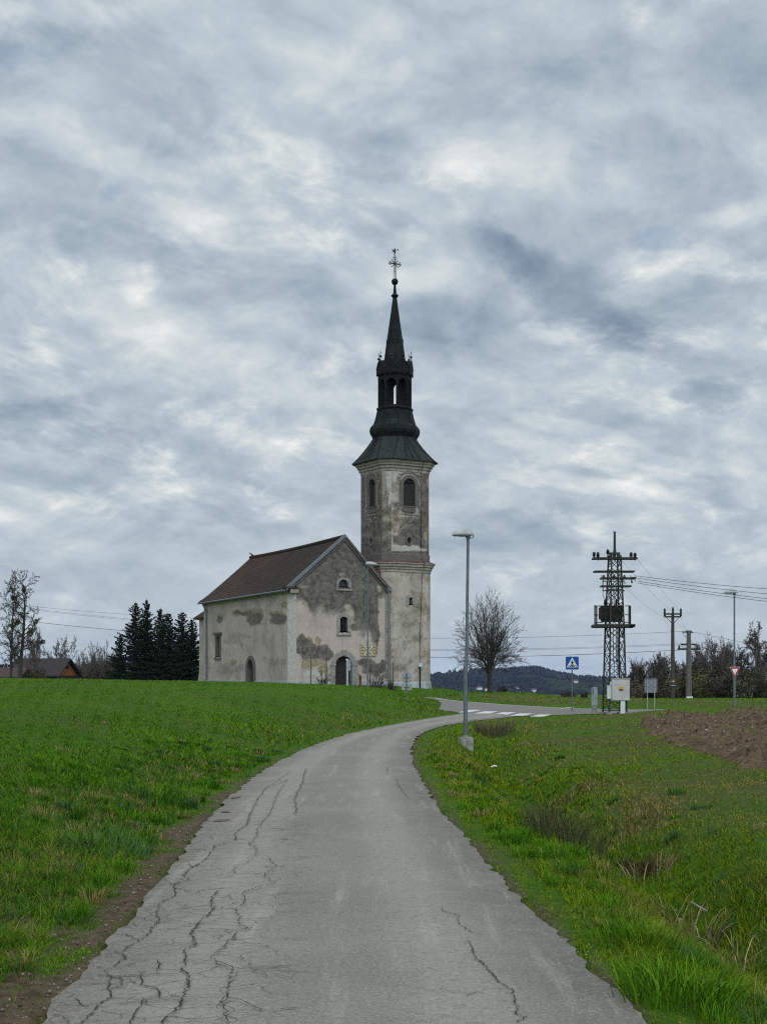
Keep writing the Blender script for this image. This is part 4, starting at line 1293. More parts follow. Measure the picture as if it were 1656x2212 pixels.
def pointed(a, b_, z0, zs, zt, n=8):
    c = (a + b_) / 2; pts = [(a, z0)]
    for k in range(n + 1):
        q = k / n; pts.append((a + (c - a) * (1 - math.cos(q * math.pi / 2)) ** 1.0 , zs + (zt - zs) * math.sin(q * math.pi / 2)))
    for k in range(n - 1, -1, -1):
        q = k / n; pts.append((b_ + (c - b_) * (1 - math.cos(q * math.pi / 2)) ** 1.0, zs + (zt - zs) * math.sin(q * math.pi / 2)))
    pts.append((b_, z0)); return pts


PDI = pointed(pd1[0], pd0[0], HL, pd1[1] - 0.9, pd1[1]); PDO = pointed(po1[0], po0[0], HL, po1[1] - 0.95, po1[1])
left_wall = wall_grid('side_wall', 0.5, LLEN, HL, lambda u: EAV - 0.05, lambda u, z, t: (-0.5 - t, u, z), n2w, stain_left, church,
                      [mean_outline(SID_O, SID_I), mean_outline(PDO, PDI)], res=0.11, bulge=0.05)
s2 = math.sqrt(0.5)
cham = wall_grid('corner_pilaster', 0, 0.5 / s2, HL, lambda u: EAV - 0.05, lambda u, z, t: (-0.5 + u * s2, 0.5 - u * s2, z), n2w, stain_left, church, res=0.07)
mb = MB()      # walls never seen from the lane: right side and back
mb.add([(GW, 0, HL), (GW + .02, .5, HL), (GW + .02, LLEN, HL), (-.5, LLEN, HL), (GW, 0, EAV), (GW + .02, .5, EAV), (GW + .02, LLEN, EAV), (-.5, LLEN, EAV), (APX, LLEN, RDG)],
       [(0, 1, 5, 4), (1, 2, 6, 5), (2, 3, 7, 8, 6)])
mb.build('rear_wall', M['cornice'], church)

# ---- nave roof, with sagging ridge and hand-laid eaves
OV, FV = 0.42, 0.16
roof = MB()
nyr, nxr = 42, 12
for sd in (-1, 1):
    vs, fs = [], []
    for i in range(nyr + 1):
        y = -FV + (LLEN + 0.25 + FV) * i / nyr
        sag = -0.10 * math.sin(math.pi * i / nyr) + 0.025 * float(fbm(np.array([y * 0.6]), np.array([3.1 + sd]), 3, 5)[0] - 0.5)
        for j in range(nxr + 1):
            q = j / nxr
            x = APX + sd * ((APX + 0.5 + OV) if sd < 0 else (HR + 0.42)) * (1 - q)
            z = (EAV + 0.12 - OV * 0.62) + (RDG + 0.14 - (EAV + 0.12 - OV * 0.62)) * q - 0.10 * math.sin(math.pi * q) * 0.6 + sag * (0.3 + 0.7 * q)
            z += 0.10 * max(0, (0.12 - q) / 0.12)
            vs.append((x, y, z))
    n1_ = nxr + 1
    for i in range(nyr):
        for j in range(nxr):
            f = (i * n1_ + j, i * n1_ + j + 1, (i + 1) * n1_ + j + 1, (i + 1) * n1_ + j)
            fs.append(f if sd < 0 else f[::-1])
    k0 = len(vs)
    vs2 = [(x, y, z - 0.13) for x, y, z in vs]
    fs2 = [tuple(i + k0 for i in f[::-1]) for f in fs]
    rim = [i * n1_ for i in range(nyr + 1)]
    fs3 = [(a, b_, b_ + k0, a + k0) for a, b_ in zip(rim[:-1], rim[1:])]
    fr = list(range(n1_)); fs3 += [(b_, a, a + k0, b_ + k0) for a, b_ in zip(fr[:-1], fr[1:])]
    bk = [nyr * n1_ + i for i in range(n1_)]; fs3 += [(a, b_, b_ + k0, a + k0) for a, b_ in zip(bk[:-1], bk[1:])]
    roof.add(vs + vs2, fs + fs2 + fs3)
roof_o = roof.build('nave_roof', M['tile'], church, smooth=False)
rc = MB()
for i in range(54):
    y0 = -FV + 0.1 + i * (LLEN + 0.2) / 54; y1 = y0 + 0.42
    q = i / 54; zr_ = RDG + 0.16 - 0.10 * math.sin(math.pi * q)
    rc.tube([(APX, y0, zr_), (APX, y1, zr_ + 0.035)], [0.12, 0.15], 8)
rc.build('ridge_tiles', M['tile'], roof_o)
gt = MB()
ev = (-0.5 - OV, EAV + 0.12 - OV * 0.62)
gt.tube([(ev[0] - 0.04, -0.1, ev[1] - 0.04), (ev[0] - 0.04, LLEN + .2, ev[1] - 0.06)], 0.075, 8)
gt.build('gutter', M['pipe'], church)
cn = MB()      # moulded band under the eaves
cn.prism([(-0.50, EAV - 0.42), (-0.62, EAV - 0.36), (-0.66, EAV - 0.2), (-0.80, EAV - 0.14), (-0.82, EAV - 0.02), (-0.5, EAV)], 0.35, LLEN, lambda p, q, t: (p, t, q))
cn.prism([(-0.5 * 0 + 0.0, EAV - 0.4), (0, EAV - 0.05), (-0.16, EAV - 0.08), (-0.14, EAV - 0.34)], -0.52, 0.12, lambda p, q, t: (t, p, q))
cn.build('eaves_moulding', M['cornice'], church)
# raking verge: plaster moulding below, zinc above
sl = (RDG - EAV) / (APX + 0.5)
vb = MB(); vf = MB(); vr = MB()
for sd in (-1, 1):
    hwd = APX + 0.58 if sd < 0 else HR + 0.25
    sls = sl if sd < 0 else (RDG - EAV + 0.05) / hwd
    def rk(d_, h): return (APX + sd * (hwd - d_), EAV - 0.05 + d_ * sls + h)
    A0, A1 = rk(0.0, -0.16), rk(hwd, -0.16)
    B0, B1 = rk(0.0, 0.06), rk(hwd, 0.06)
    vb.prism([A0, A1, B1, B0], -0.13, 0.02, lambda p, q, t: (p, t, q))
    C0, C1 = rk(-0.30 if sd < 0 else -0.08, 0.075), rk(hwd, 0.075)
    D0, D1 = rk(-0.30 if sd < 0 else -0.08, 0.30), rk(hwd, 0.30)
    tgt = vf if sd < 0 else vb
    tgt.prism([C0, C1, D1, D0], -0.20, -0.165, lambda p, q, t: (p, t, q))
    if sd < 0:
        vf.prism([rk(-0.30, 0.31), rk(hwd, 0.31), rk(hwd, 0.335), rk(-0.30, 0.335)], -0.20, 0.12, lambda p, q, t: (p, t, q))
    else:
        vr.prism([rk(-0.10, 0.31), rk(1.7, 0.31), rk(1.7, 0.40), rk(-0.10, 0.40)], -0.22, 0.25, lambda p, q, t: (p, t, q))
        vr.prism([rk(-0.10, 0.12), rk(0.28, 0.12), rk(0.28, 0.30), rk(-0.10, 0.30)], -0.235, -0.205, lambda p, q, t: (p, t, q))
vb.build('verge_moulding', M['oldstone'], church); vf.build('verge_flashing', M['flash'], church); vr.build('tin_flashing', M['redtin'], church)
fo_ = MB()
fo_.prism([(-0.95, EAV - 0.03), (0.12, EAV - 0.03), (0.12, EAV + 0.06), (-0.95, EAV + 0.1)], -0.24, 0.45, lambda p, q, t: (p, t, q))
fo_.build('corner_coping', M['tilered'], church)

# ---- plinth
pn = MB()
ptop = 1.12 - Z0
pa, pb = min(po0[0], po1[0]), max(po0[0], po1[0])
for pl_ in ([(dx0 - 0.02, -0.09), (dx0 - 0.02, 0.05), (0.03, 0.05), (-0.45, 0.52), (-0.45, pa - 0.02), (-0.60, pa - 0.02), (-0.60, 0.50), (-0.02, -0.09)],
            [(dx1 + 0.02, -0.09), (GW, -0.09), (GW, 0.05), (dx1 + 0.02, 0.05)], [(-0.60, pb + 0.02), (-0.45, pb + 0.02), (-0.45, LLEN), (-0.60, LLEN)]):
    MB().prism(pl_, HL, ptop, lambda p, q, t: (p, q, t)).build('plinth', M['plinth'], church)

# ---- openings of the nave
def opening(name, outer, inner, fn, front, back, mat, pane_mat, pane_y, parent=church, extra=None, pane='pane', loc=(0, 0, 0), rz=0.0):
    f = MB().ringprism(outer, inner, front, back, fn).build(name, mat, parent, loc=loc, rz=rz)
    p = MB().prism(inner, pane_y, pane_y + 0.03, fn).build(pane, pane_mat, f)
    return f


win = opening('window', LUN_O, LUN_I, FY_, -0.05, 0.32, M['stone'], M['glass'], 0.26)
MB().bbox(fx0 - 0.05, fx1 + 0.05, -0.11, 0.02, fz0 - 0.12, fz0).build('sill', M['stone'], win)
win = opening('window', MID_O, MID_I, FY_, -0.06, 0.36, M['stone'], M['dark'], 0.30)
bars = MB()
for k in range(1, 5):
    x = jx0 + (jx1 - jx0) * k / 5; bars.tube([(x, 0.06, jz0), (x, 0.06, jz1 - 0.05)], 0.018, 5)
for k in range(1, 6):
    z = jz0 + (jz1 - jz0) * k / 6; bars.tube([(jx0, 0.06, z), (jx1, 0.06, z)], 0.016, 5)
bars.build('window_bars', M['goldiron'], win)
MB().bbox(mx0 - 0.03, mx1 + 0.03, -0.12, 0.02, mz0 - 0.1, mz0).build('sill', M['stone'], win)
dfr = MB().ringprism(DOR_O, DOR_I, -0.07, 0.42, FY_)
cxd = (dx0 + dx1) / 2; zs_ = DOR_O[1][1]
dfr.prism([(cxd - 0.17, dz1 - 0.28), (cxd + 0.17, dz1 - 0.28), (cxd + 0.23, dz1 + 0.1), (cxd - 0.23, dz1 + 0.1)], -0.12, 0.1, FY_)
for xx in ((dx0 - 0.03, ex0 + 0.05), (ex1 - 0.05, dx1 + 0.03)): dfr.bbox(xx[0], xx[1], -0.12, 0.1, zs_ - 0.05, zs_ + 0.10)
dfr_o = dfr.build('doorway', M['stone'], church)
dl = MB()
mid_x = ex0 + (ex1 - ex0) * 0.66
dl.prism(DOR_I, 0.40, 0.46, FY_, 0)
for k in range(1, 9):
    x = ex0 + (ex1 - ex0) * k / 9; dl.bbox(x - 0.012, x + 0.012, 0.388, 0.405, ez0, ez1 - 0.25, 1)
for z in (ez0 + 0.55, ez0 + 1.45, ez0 + 2.1): dl.bbox(ex0 + 0.06, mid_x - 0.2, 0.375, 0.40, z, z + 0.045, 1)
dl.bbox(mid_x + 0.1, ex1, 0.36, 0.398, ez0, ez1 - 0.55, 1)
dd_ = dl.build('door', [M['door'], M['dark']], church)
MB().bbox(mid_x - 0.12, mid_x - 0.07, 0.33, 0.40, ez0 + 1.1, ez0 + 1.3).build('handle', M['goldiron'], dd_)
wf = opening('window', SID_O, SID_I, lambda u, z, t: (-0.5 + t, u, z), -0.05, 0.35, M['oldstone'], M['dark'], 0.28)
MB().bbox(-0.70, -0.42, SID_O[0][0] - 0.2, SID_O[2][0] + 0.2, sw1[1] + 0.18, sw1[1] + 0.36).build('window_hood', M['oldstone'], wf)
MB().bbox(-0.64, -0.42, SID_O[0][0] - 0.12, SID_O[2][0] + 0.12, sw0[1] - 0.30, sw0[1] - 0.16).build('sill', M['oldstone'], wf)
opening('doorway', PDO, PDI, lambda u, z, t: (-0.5 + t, u, z), -0.06, 0.45, M['oldstone'], M['door'], 0.40, pane='door')

# ---- rain pipes
dp = MB()
x_, z_ = fac(*k3f(1110, 300)); zb_ = fac(*k3f(1110, 1365))[1]
dp.tube([(x_, -0.14, z_), (x_, -0.14, zb_)], 0.075, 8); dp.box((x_, -0.16, z_ + 0.05), (0.30, 0.22, 0.30), 0, 0, 1.15)
for k in range(4): dp.tube([(x_, -0.14, z_ - 1.2 - k * 1.7), (x_, -0.14, z_ - 1.26 - k * 1.7)], 0.095, 8)
dp.build('downpipe', M['pipe'], church)
dp = MB()
y_, z_ = lw(*k1(132, 560))
dp.tube([(ev[0], y_ + 0.2, EAV - 0.2), (-0.75, y_, EAV - 0.62), (-0.64, y_, EAV - 0.9), (-0.64, y_, HL + .2)], 0.085, 8)
for k in range(4): dp.tube([(-0.64, y_, EAV - 1.6 - k * 1.6), (-0.64, y_, EAV - 1.67 - k * 1.6)], 0.11, 8)
dp.build('downpipe', M['pipe'], church)

# ---- sundial board
sx0, sx1, sz0, sz1 = box_px(fac, 803, 908, 968, 1033, k3f)
sd_ = MB(); sd_.bbox(sx0, sx1, -0.09, -0.02, sz0, sz1, 0)
cx_, cz_ = (sx0 + sx1) / 2, (sz0 + sz1) / 2; W_, H_ = sx1 - sx0, sz1 - sz0
for i in (0, 1):
    for q in (sx0, sx1 - 0.07): sd_.bbox(q, q + 0.07, -0.105, -0.092, sz0, sz1, 3)
    for q in (sz0, sz1 - 0.07): sd_.bbox(sx0 + 0.07, sx1 - 0.07, -0.105, -0.092, q, q + 0.07, 3)
    break
for sdx in (-1, 1):
    for k in range(3):
        z = sz0 + H_ * (0.24 + 0.25 * k); sd_.bbox(cx_ + sdx * W_ * 0.375 - 0.09, cx_ + sdx * W_ * 0.375 + 0.09, -0.104, -0.093, z - 0.025, z + 0.025, 1)
def rim(hx, hz, tk, m):
    sd_.bbox(cx_ - hx, cx_ + hx, -0.106, -0.094, cz_ + hz - tk, cz_ + hz, m); sd_.bbox(cx_ - hx, cx_ + hx, -0.106, -0.094, cz_ - hz, cz_ - hz + tk, m)
    sd_.bbox(cx_ - hx, cx_ - hx + tk, -0.106, -0.094, cz_ - hz + tk, cz_ + hz - tk, m); sd_.bbox(cx_ + hx - tk, cx_ + hx, -0.106, -0.094, cz_ - hz + tk, cz_ + hz - tk, m)
rim(W_ * 0.23, H_ * 0.30, 0.05, 2)
for sdx in (-1, 1):
    sd_.beam((cx_ + sdx * W_ * 0.30, -0.112, cz_ + H_ * 0.36), (cx_ - sdx * W_ * 0.27, -0.112, cz_ - H_ * 0.36), 0.03, 0.04, 4)
sd_.beam((cx_ - W_ * 0.3, -0.116, cz_ + H_ * 0.36), (cx_ + W_ * 0.3, -0.116, cz_ + H_ * 0.36), 0.03, 0.04, 4)
sd_.beam((cx_, -0.10, cz_ + H_ * 0.2), (cx_, -0.42, cz_ - 0.05), 0.03, 0.03, 1)
sd_.build('sundial', [M['sundial'], M['ochreline'], M['dialgrey'], M['sundial'], M['signwhite']], church)

# ---- sanctuary behind the nave
sa = MB()
sA, sB, sE = 0.15, 7.6, LLEN + 5.0
ez = 6.75 - Z0
sw_pts = [(sA, LLEN), (sA, sE - 1.6), (sA + 1.6, sE), (sB - 1.6, sE), (sB, sE - 1.6), (sB, LLEN)]
vs = [(x, y, HL) for x, y in sw_pts] + [(x, y, HL + 1.6) for x, y in sw_pts] + [(x, y, ez) for x, y in sw_pts]
# the wall flares at its foot
cxs = sum(p[0] for p in sw_pts) / 6
for k in range(6): vs[k] = (vs[k][0] + (-0.18 if vs[k][0] < cxs else 0.18), vs[k][1] + 0.1, vs[k][2])
fs = []
for k in range(5):
    for l in (0, 6): fs.append((k + 1 + l, k + l, k + 6 + l, k + 7 + l))
sao = sa.add(vs, fs).build('sanctuary_wall', M['plaster'], church)
at_ = sao.data.color_attributes.new('stain', 'FLOAT_COLOR', 'POINT')
at_.data.foreach_set('color', np.tile(np.array([0.05, 0.1, 0.1, 1], np.float32), (len(vs), 1)).ravel())
sr = MB()
op = [(x - 0.45 if x < cxs else x + 0.45, y + (0.4 if y > LLEN + 1 else 0), ez - 0.05) for x, y in sw_pts]
ip = [(APX, LLEN + 0.1, ez + 2.9), (APX, LLEN + 2.4, ez + 2.9)]
vs = op + [(x, y, z - 0.14) for x, y, z in op] + ip
fs = [(0, 1, 13, 12), (1, 2, 13), (2, 3, 13), (3, 4, 13), (4, 5, 12, 13)]
for k in range(5): fs.append((k + 1, k, k + 6, k + 7))
fs.append((6, 7, 8, 9, 10, 11))
sr.add(vs, fs).build('sanctuary_roof', M['tilered'], church)

# ---- small bird standing on the ridge end
bx, by, bz = n2w(APX, LLEN - 0.1, RDG + 0.22)
bd = MB()
bd.rings([[(r * math.cos(a), y, r * math.sin(a) + zz) for a in np.linspace(0, 2 * math.pi, 8, endpoint=False)] for y, r, zz in ((-0.34, 0.015, 0.10), (-0.2, 0.035, 0.13), (-0.08, 0.075, 0.17), (0.02, 0.085, 0.21), (0.1, 0.06, 0.28), (0.15, 0.05, 0.33), (0.2, 0.045, 0.35), (0.235, 0.018, 0.34), (0.28, 0.005, 0.335))])
bd.tube([(0.02, 0, 0.15), (0.02, 0.01, 0.0)], 0.012, 4); bd.tube([(-0.02, 0, 0.15), (-0.02, 0.01, 0.0)], 0.012, 4)
bo = bd.build('bird', M['copperdark'], None, True, (bx, by, bz), AN + R(90))
tag(bo, 'small dark bird standing on the far end of the church ridge', 'bird')

# ================================================================== tower
CH, SQ = 0.52, 4.27


def cpoly(o, c=CH, s=SQ):
    """square with cut corners, grown outward by o"""
    k = c + 0.586 * o; a, b_ = -o, s + o
    return [(a + k, a), (b_ - k, a), (b_, a + k), (b_, b_ - k), (b_ - k, b_), (a + k, b_), (a, b_ - k), (a, a + k)]


ZU0, ZU1 = 10.35 - Z0, 17.55 - Z0
tl = dict(loc=TLOC, rz=TRZ)


def tow_open(fn, K, xo0, yo0, xo1, yo1, xi0, yi0, xi1, yi1):
    a = box_px(fn, xo0, yo0, xo1, yo1, K); b_ = box_px(fn, xi0, yi0, xi1, yi1, K)
    return a, b_


# bell openings, oval windows
bo_, bi_ = tow_open(twr, k3t, 812, 565, 1082, 1150, 857, 612, 1033, 1010)
BR_O = arch(bo_[0], bo_[1], bi_[2], bi_[3] - (bi_[1] - bi_[0]) / 2, bo_[3]); BR_I = arch(bi_[0], bi_[1], bi_[2], bi_[3] - (bi_[1] - bi_[0]) / 2, bi_[3])
# left face: run grows away from the viewer, so left pixels are the far end
lo0 = twl(*k3t(490, 1090)); lo1 = twl(*k3t(305, 565)); li0 = twl(*k3t(447, 1020)); li1 = twl(*k3t(348, 628))
BL_O = arch(lo0[0], lo1[0], li0[1], li1[1] - 0.4, lo1[1]); BL_I = arch(li0[0], li1[0], li0[1], li1[1] - 0.4, li1[1])


def oval(c, rx, rz_, n=20): return [(c[0] + rx * math.cos(2 * math.pi * k / n), c[1] + rz_ * math.sin(2 * math.pi * k / n)) for k in range(n)]


ocr = twr(*k3t(942, 1520)); ocl = twl(*k3t(388, 1535))
OR_O, OR_I = oval(ocr, 0.34, 0.40), oval(ocr, 0.19, 0.25)
OL_O, OL_I = oval(ocl, 0.40, 0.42), oval(ocl, 0.22, 0.26)
ZP = 10.95 - Z0
wall_grid('belfry_wall', CH, SQ - CH, ZU0, lambda u: ZU1, FY_, t2w, lambda w: stain_tower(w, 'r'), church,
          [mean_outline(BR_O, BR_I), mean_outline(OR_O, OR_I)], res=0.07, **tl)
wall_grid('belfry_wall', CH, SQ - CH, ZU0, lambda u: ZU1, FXL, t2w, lambda w: stain_tower(w, 'l'), church,
          [mean_outline(BL_O, BL_I), mean_outline(OL_O, OL_I)], res=0.07, **tl)
wall_grid('belfry_corner', 0, CH / s2, ZU0, lambda u: ZU1, lambda u, z, t: (u * s2, CH - u * s2, z), t2w, lambda w: stain_tower(w, 'c'), church, res=0.07, **tl)
wall_grid('belfry_corner', 0, CH / s2, ZU0, lambda u: ZU1, lambda u, z, t: (SQ - CH + u * s2, u * s2, z), t2w, lambda w: stain_tower(w, 'c'), church, res=0.09, **tl)
mb = MB(); P = cpoly(0)
mb.add([(x, y, z) for z in (ZU0, ZU1) for x, y in P[2:7]], [(k, k + 1, k + 6, k + 5) for k in range(4)])
mb.build('rear_wall', M['oldstone'], church, **tl)
# projecting base band of the belfry
def sweep(prof, mat, name, c=CH, s=SQ, parent=church, cap=True):
    return MB().rings([[(x, y, z) for x, y in cpoly(o_, c, s)] for o_, z in prof], 0, cap).build(name, mat, parent, **tl)


sweep([(0.07, ZU0), (0.07, ZP - 0.05), (0.03, ZP)], M['oldstone'], 'belfry_base', cap=False)
# openings of the belfry
def shutter(outer, inner, fn, nm='bell_window'):
    f = MB().ringprism(outer, inner, -0.05, 0.34, fn).build(nm, M['oldstone'], church, **tl)
    MB().prism(inner, 0.30, 0.33, fn).build('opening', M['dark'], f)
    sh = MB(); x0, x1, z0, z1 = inner[0][0], inner[-1][0], inner[0][1], max(p[1] for p in inner)
    n = 15
    for k in range(n):
        z = z0 + (z1 - z0) * (k + 0.5) / n
        r_ = (x1 - x0) / 2
        zs__ = z1 - r_
        hw = r_ if z < zs__ else r_ * math.sqrt(max(0.02, 1 - ((z - zs__) / r_) ** 2))
        c_ = (x0 + x1) / 2
        if k == n - 3: continue
        sh.prism([(c_ - hw, z - 0.07), (c_ + hw, z - 0.07), (c_ + hw, z + 0.05), (c_ - hw, z + 0.05)], 0.12, 0.16, lambda p, q, t: fn(p, q + (t - 0.12) * 1.5, t))
    sh.build('louvre', M['shutter'], f)
    pb = MB().prism([(x0 - 0.04, z0 - 0.42), (x1 + 0.04, z0 - 0.42), (x1 + 0.04, z0), (x0 - 0.04, z0)], -0.045, 0.02, fn)
    pb.prism([(x0 - 0.02, z0 - 0.06), (x1 + 0.02, z0 - 0.06), (x1 + 0.02, z0 + 0.02), (x0 - 0.02, z0 + 0.02)], -0.1, 0.1, fn)
    pb.build('sill', M['oldstone'], f)
    # ornamental hood moulding that swings over the arch, and side scrolls
    hd = MB(); c_ = (x0 + x1) / 2; hw = (x1 - x0) / 2
    pts = []
    for k in range(21):
        q = -1 + 2 * k / 20
        zz = z1 + 0.62 - 0.30 * (1 - math.cos(q * math.pi)) / 2 * 1.15
        pts.append(fn(c_ + q * hw * 1.72, zz, -0.05))
    hd.tube(pts, 0.055, 6)
    pts2 = [fn(c_ + q * hw * 1.45, z1 + 0.44 - 0.34 * abs(q) ** 2.2, -0.03) for q in np.linspace(-1, 1, 15)]
    hd.tube(pts2, 0.04, 6)
    for sd in (-1, 1):
        xs = c_ + sd * hw * 1.85
        hd.tube([fn(xs - sd * 0.06, z1 - 0.1, -0.03), fn(xs + sd * 0.02, z1 - 0.3, -0.03), fn(xs - sd * 0.09, z1 - 0.6, -0.03), fn(xs - sd * 0.09, z0 + 0.1, -0.03), fn(xs + sd * 0.06, z0 - 0.1, -0.03)], 0.045, 5)
        for zc2 in (z1 - 0.02, z0 - 0.22):
            hd.tube([fn(xs + 0.08 * math.cos(a), zc2 + 0.1 * math.sin(a), -0.03) for a in np.linspace(0, 5.5, 10)], 0.035, 5)
    hd.tube([fn(c_ + q * hw * 1.55, z0 - 0.62, -0.02) for q in (-1, 0, 1)], 0.035, 5)
    ap = [(-1.5, -0.9), (-1.1, -0.9), (-0.85, -0.80), (-0.6, -0.95), (-0.3, -1.15), (0, -1.2), (0.3, -1.15), (0.6, -0.95), (0.85, -0.80), (1.1, -0.9), (1.5, -0.9)]
    hd.tube([fn(c_ + q * hw, z0 + dz_, -0.02) for q, dz_ in ap], 0.035, 5)
    hd.build('hood_moulding', M['stone'], f)
    return f


shutter(BR_O, BR_I, FY_); shutter(BL_O, BL_I, FXL)
for OO, OI, fn in ((OR_O, OR_I, FY_), (OL_O, OL_I, FXL)):
    f = MB().ringprism(OO, OI, -0.06, 0.3, fn, closed=True).build('oval_window', M['oldstone'], church, **tl)
    MB().prism(OI, 0.24, 0.27, fn).build('pane', M['glass'], f)
# cornices
sweep([(0.0, ZU1 - 0.35), (0.05, ZU1 - 0.30), (0.05, ZU1 - 0.15), (0.16, ZU1 - 0.05), (0.16, ZU1 + 0.08), (0.30, ZU1 + 0.16), (0.30, ZU1 + 0.26), (0.42, ZU1 + 0.36), (0.42, ZU1 + 0.52), (0.46, ZU1 + 0.56)], M['cornice'], 'top_cornice')
ZM = 9.78 - Z0
sweep([(0.10, ZM - 0.32), (0.15, ZM - 0.28), (0.15, ZM - 0.12), (0.24, ZM - 0.04), (0.24, ZM + 0.08), (0.36, ZM + 0.15), (0.36, ZM + 0.27), (0.46, ZM + 0.36), (0.46, ZM + 0.44)], M['cornice'], 'middle_cornice')
sweep([(0.48, ZM + 0.443), (0.48, ZM + 0.475), (0.30, ZM + 0.54), (0.065, ZM + 0.63)], M['redtin'], 'cornice_flashing')
# lower shaft
LO_ = 0.10
P = cpoly(LO_)
wx0, wx1, wz0, wz1 = box_px(twr, 1303, 355, 1395, 487, k3f); vx0, vx1, vz0, vz1 = box_px(twr, 1332, 388, 1368, 458, k3f)
SM_O = seg_arch(wx0, wx1, wz0, wz1 - 0.14, wz1); SM_I = seg_arch(vx0, vx1, vz0, vz1 - 0.05, vz1)
wall_grid('tower_wall', P[0][0], P[1][0], HL, lambda u: ZM - 0.2, lambda u, z, t: (u, -LO_ + t, z), t2w, lambda w: stain_tower(w, 'low'), church, [mean_outline(SM_O, SM_I)], res=0.09, **tl)
wall_grid('tower_corner', 0, 1, HL, lambda u: ZM - 0.2, lambda u, z, t: (P[7][0] + (P[0][0] - P[7][0]) * u, P[7][1] + (P[0][1] - P[7][1]) * u, z), t2w, lambda w: stain_tower(w, 'lowc'), church, res=0.12, **tl)
wall_grid('tower_corner', 0, 1, HL, lambda u: ZM - 0.2, lambda u, z, t: (P[1][0] + (P[2][0] - P[1][0]) * u, P[1][1] + (P[2][1] - P[1][1]) * u, z), t2w, lambda w: stain_tower(w, 'lowc'), church, res=0.12, **tl)
wall_grid('tower_wall', P[7][1], P[6][1], 6.0, lambda u: ZM - 0.2, lambda u, z, t: (-LO_ - t, u, z), t2w, lambda w: stain_tower(w, 'lowc'), church, res=0.14, **tl)
mb = MB(); mb.add([(x, y, z) for z in (HL, ZM - 0.2) for x, y in P[2:8]], [(k, k + 1, k + 7, k + 6) for k in range(4)] + [(4, 5, 11, 10)])
mb.build('rear_wall', M['cornice'], church, **tl)
f = MB().ringprism(SM_O, SM_I, -0.05 - LO_, 0.3, FY_).build('window', M['stone'], church, **tl)
MB().prism(SM_I, 0.2, 0.23, FY_).build('pane', M['dark'], f)
Pp = cpoly(0.19)
ztp = 1.0 - Z0
MB().rings([[(x, y, HL) for x, y in cpoly(0.20)], [(x, y, ztp) for x, y in cpoly(0.18)], [(x, y, ztp + 0.06) for x, y in cpoly(0.10)]], 0, False).build('plinth', M['plinth'], church, **tl)
# lightning conductor down the right face
lc = MB(); xc = twr(*k3t(1105, 1000))[0]
lc.tube([(xc - 0.05, -0.62, ZU1 + 0.62), (xc, -0.50, ZU1 + 0.4), (xc + 0.02, -0.05, ZU1 - 0.4), (xc + 0.05, -0.05, ZM + 0.9), (xc + 0.1, -0.55, ZM + 0.45), (xc + 0.08, -0.18, ZM - 0.4), (xc - 0.1, -0.16, 4.0), (xc - 0.15, -0.17, 1.9)], 0.018, 5)
lc.build('lightning_cable', M['copperdark'], church, **tl)
ic = MB(); ic.box((xc - 0.15, -0.22, 1.9), (0.26, 0.16, 0.26)); ic.tube([(xc - 0.15, -0.22, 1.9), (xc - 0.15, -0.24, HL + .1)], 0.05, 8, 1)
ic.build('inspection_box', [M['cabwhite'], M['copperdark']], church, **tl)

# ---- spire: skirt, bulb, lantern, gables, needle
ctr = (SQ / 2, SQ / 2)
def zsp(py): return zof(py, 108.66) - Z0
def octr(r, z, ph=22.5): return [(ctr[0] + r * math.cos(R(ph + 45 * k)), ctr[1] + r * math.sin(R(ph + 45 * k)), z) for k in range(8)]
sk0 = [(x, y, ZU1 + 0.575) for x, y in cpoly(0.66)]
# order the skirt's corners like the octagon's
ang = lambda p: math.atan2(p[1] - ctr[1], p[0] - ctr[0]) % (2 * math.pi)
sk0 = sorted(sk0, key=ang); oc0 = sorted(octr(1, 0), key=ang)
ph0 = math.degrees(ang(oc0[0]))
def oring(r, z): return octr(r, z, ph0)
def lerp(a, b_, q, zq): return [(p[0] * (1 - q) + r_[0] * q, p[1] * (1 - q) + r_[1] * q, zq) for p, r_ in zip(a, b_)]
Kc = 1 / 0.965
top = oring(1.64 * Kc, zsp(947.6))
z0_, z1_ = ZU1 + 0.575, zsp(947.6)
rs = [[(x, y, z0_ - 0.05) for x, y, z in sk0], [(x, y, z0_) for x, y, z in sk0]]
for q, hz in ((0.12, 0.08), (0.3, 0.23), (0.5, 0.42), (0.7, 0.63), (0.88, 0.84), (1.0, 1.0)):
    rs.append(lerp(sk0, top, q, z0_ + (z1_ - z0_) * hz))
spire = MB().rings(rs).build('spire', M['skirt'], church, **tl)
seam = MB()
for k in range(8): seam.tube([(r_[k][0], r_[k][1], r_[k][2] + 0.01) for r_ in rs[1:]], 0.03, 5)
for k, (a, b_) in enumerate(((0.5, 0.5), (0.33, 0.4), (0.66, 0.6))):
    for i in range(8):
        j = (i + 1) % 8
        if math.dist(sk0[i], sk0[j]) < 2: continue
        p0 = [sk0[i][c_] * (1 - a) + sk0[j][c_] * a for c_ in range(2)]; p1 = [top[i][c_] * (1 - b_) + top[j][c_] * b_ for c_ in range(2)]
        seam.tube([(p0[0] * (1 - q) + p1[0] * q, p0[1] * (1 - q) + p1[1] * q, z0_ + (z1_ - z0_) * hz + 0.02) for q, hz in ((0.02, 0.02), (0.3, 0.24), (0.6, 0.54), (0.97, .97))], 0.022, 4)
seam.build('seam', M['copperdark'], spire)
prof = [(1.66, 947.6), (1.74, 943), (1.85, 938), (1.90, 932), (1.86, 926), (1.74, 921), (1.60, 917), (1.50, 909), (1.41, 899), (1.35, 891), (1.31, 886)]
MB().rings([oring(r * Kc, zsp(y)) for r, y in prof]).build('bulb', M['copper'], spire, smooth=False)
bs = MB()
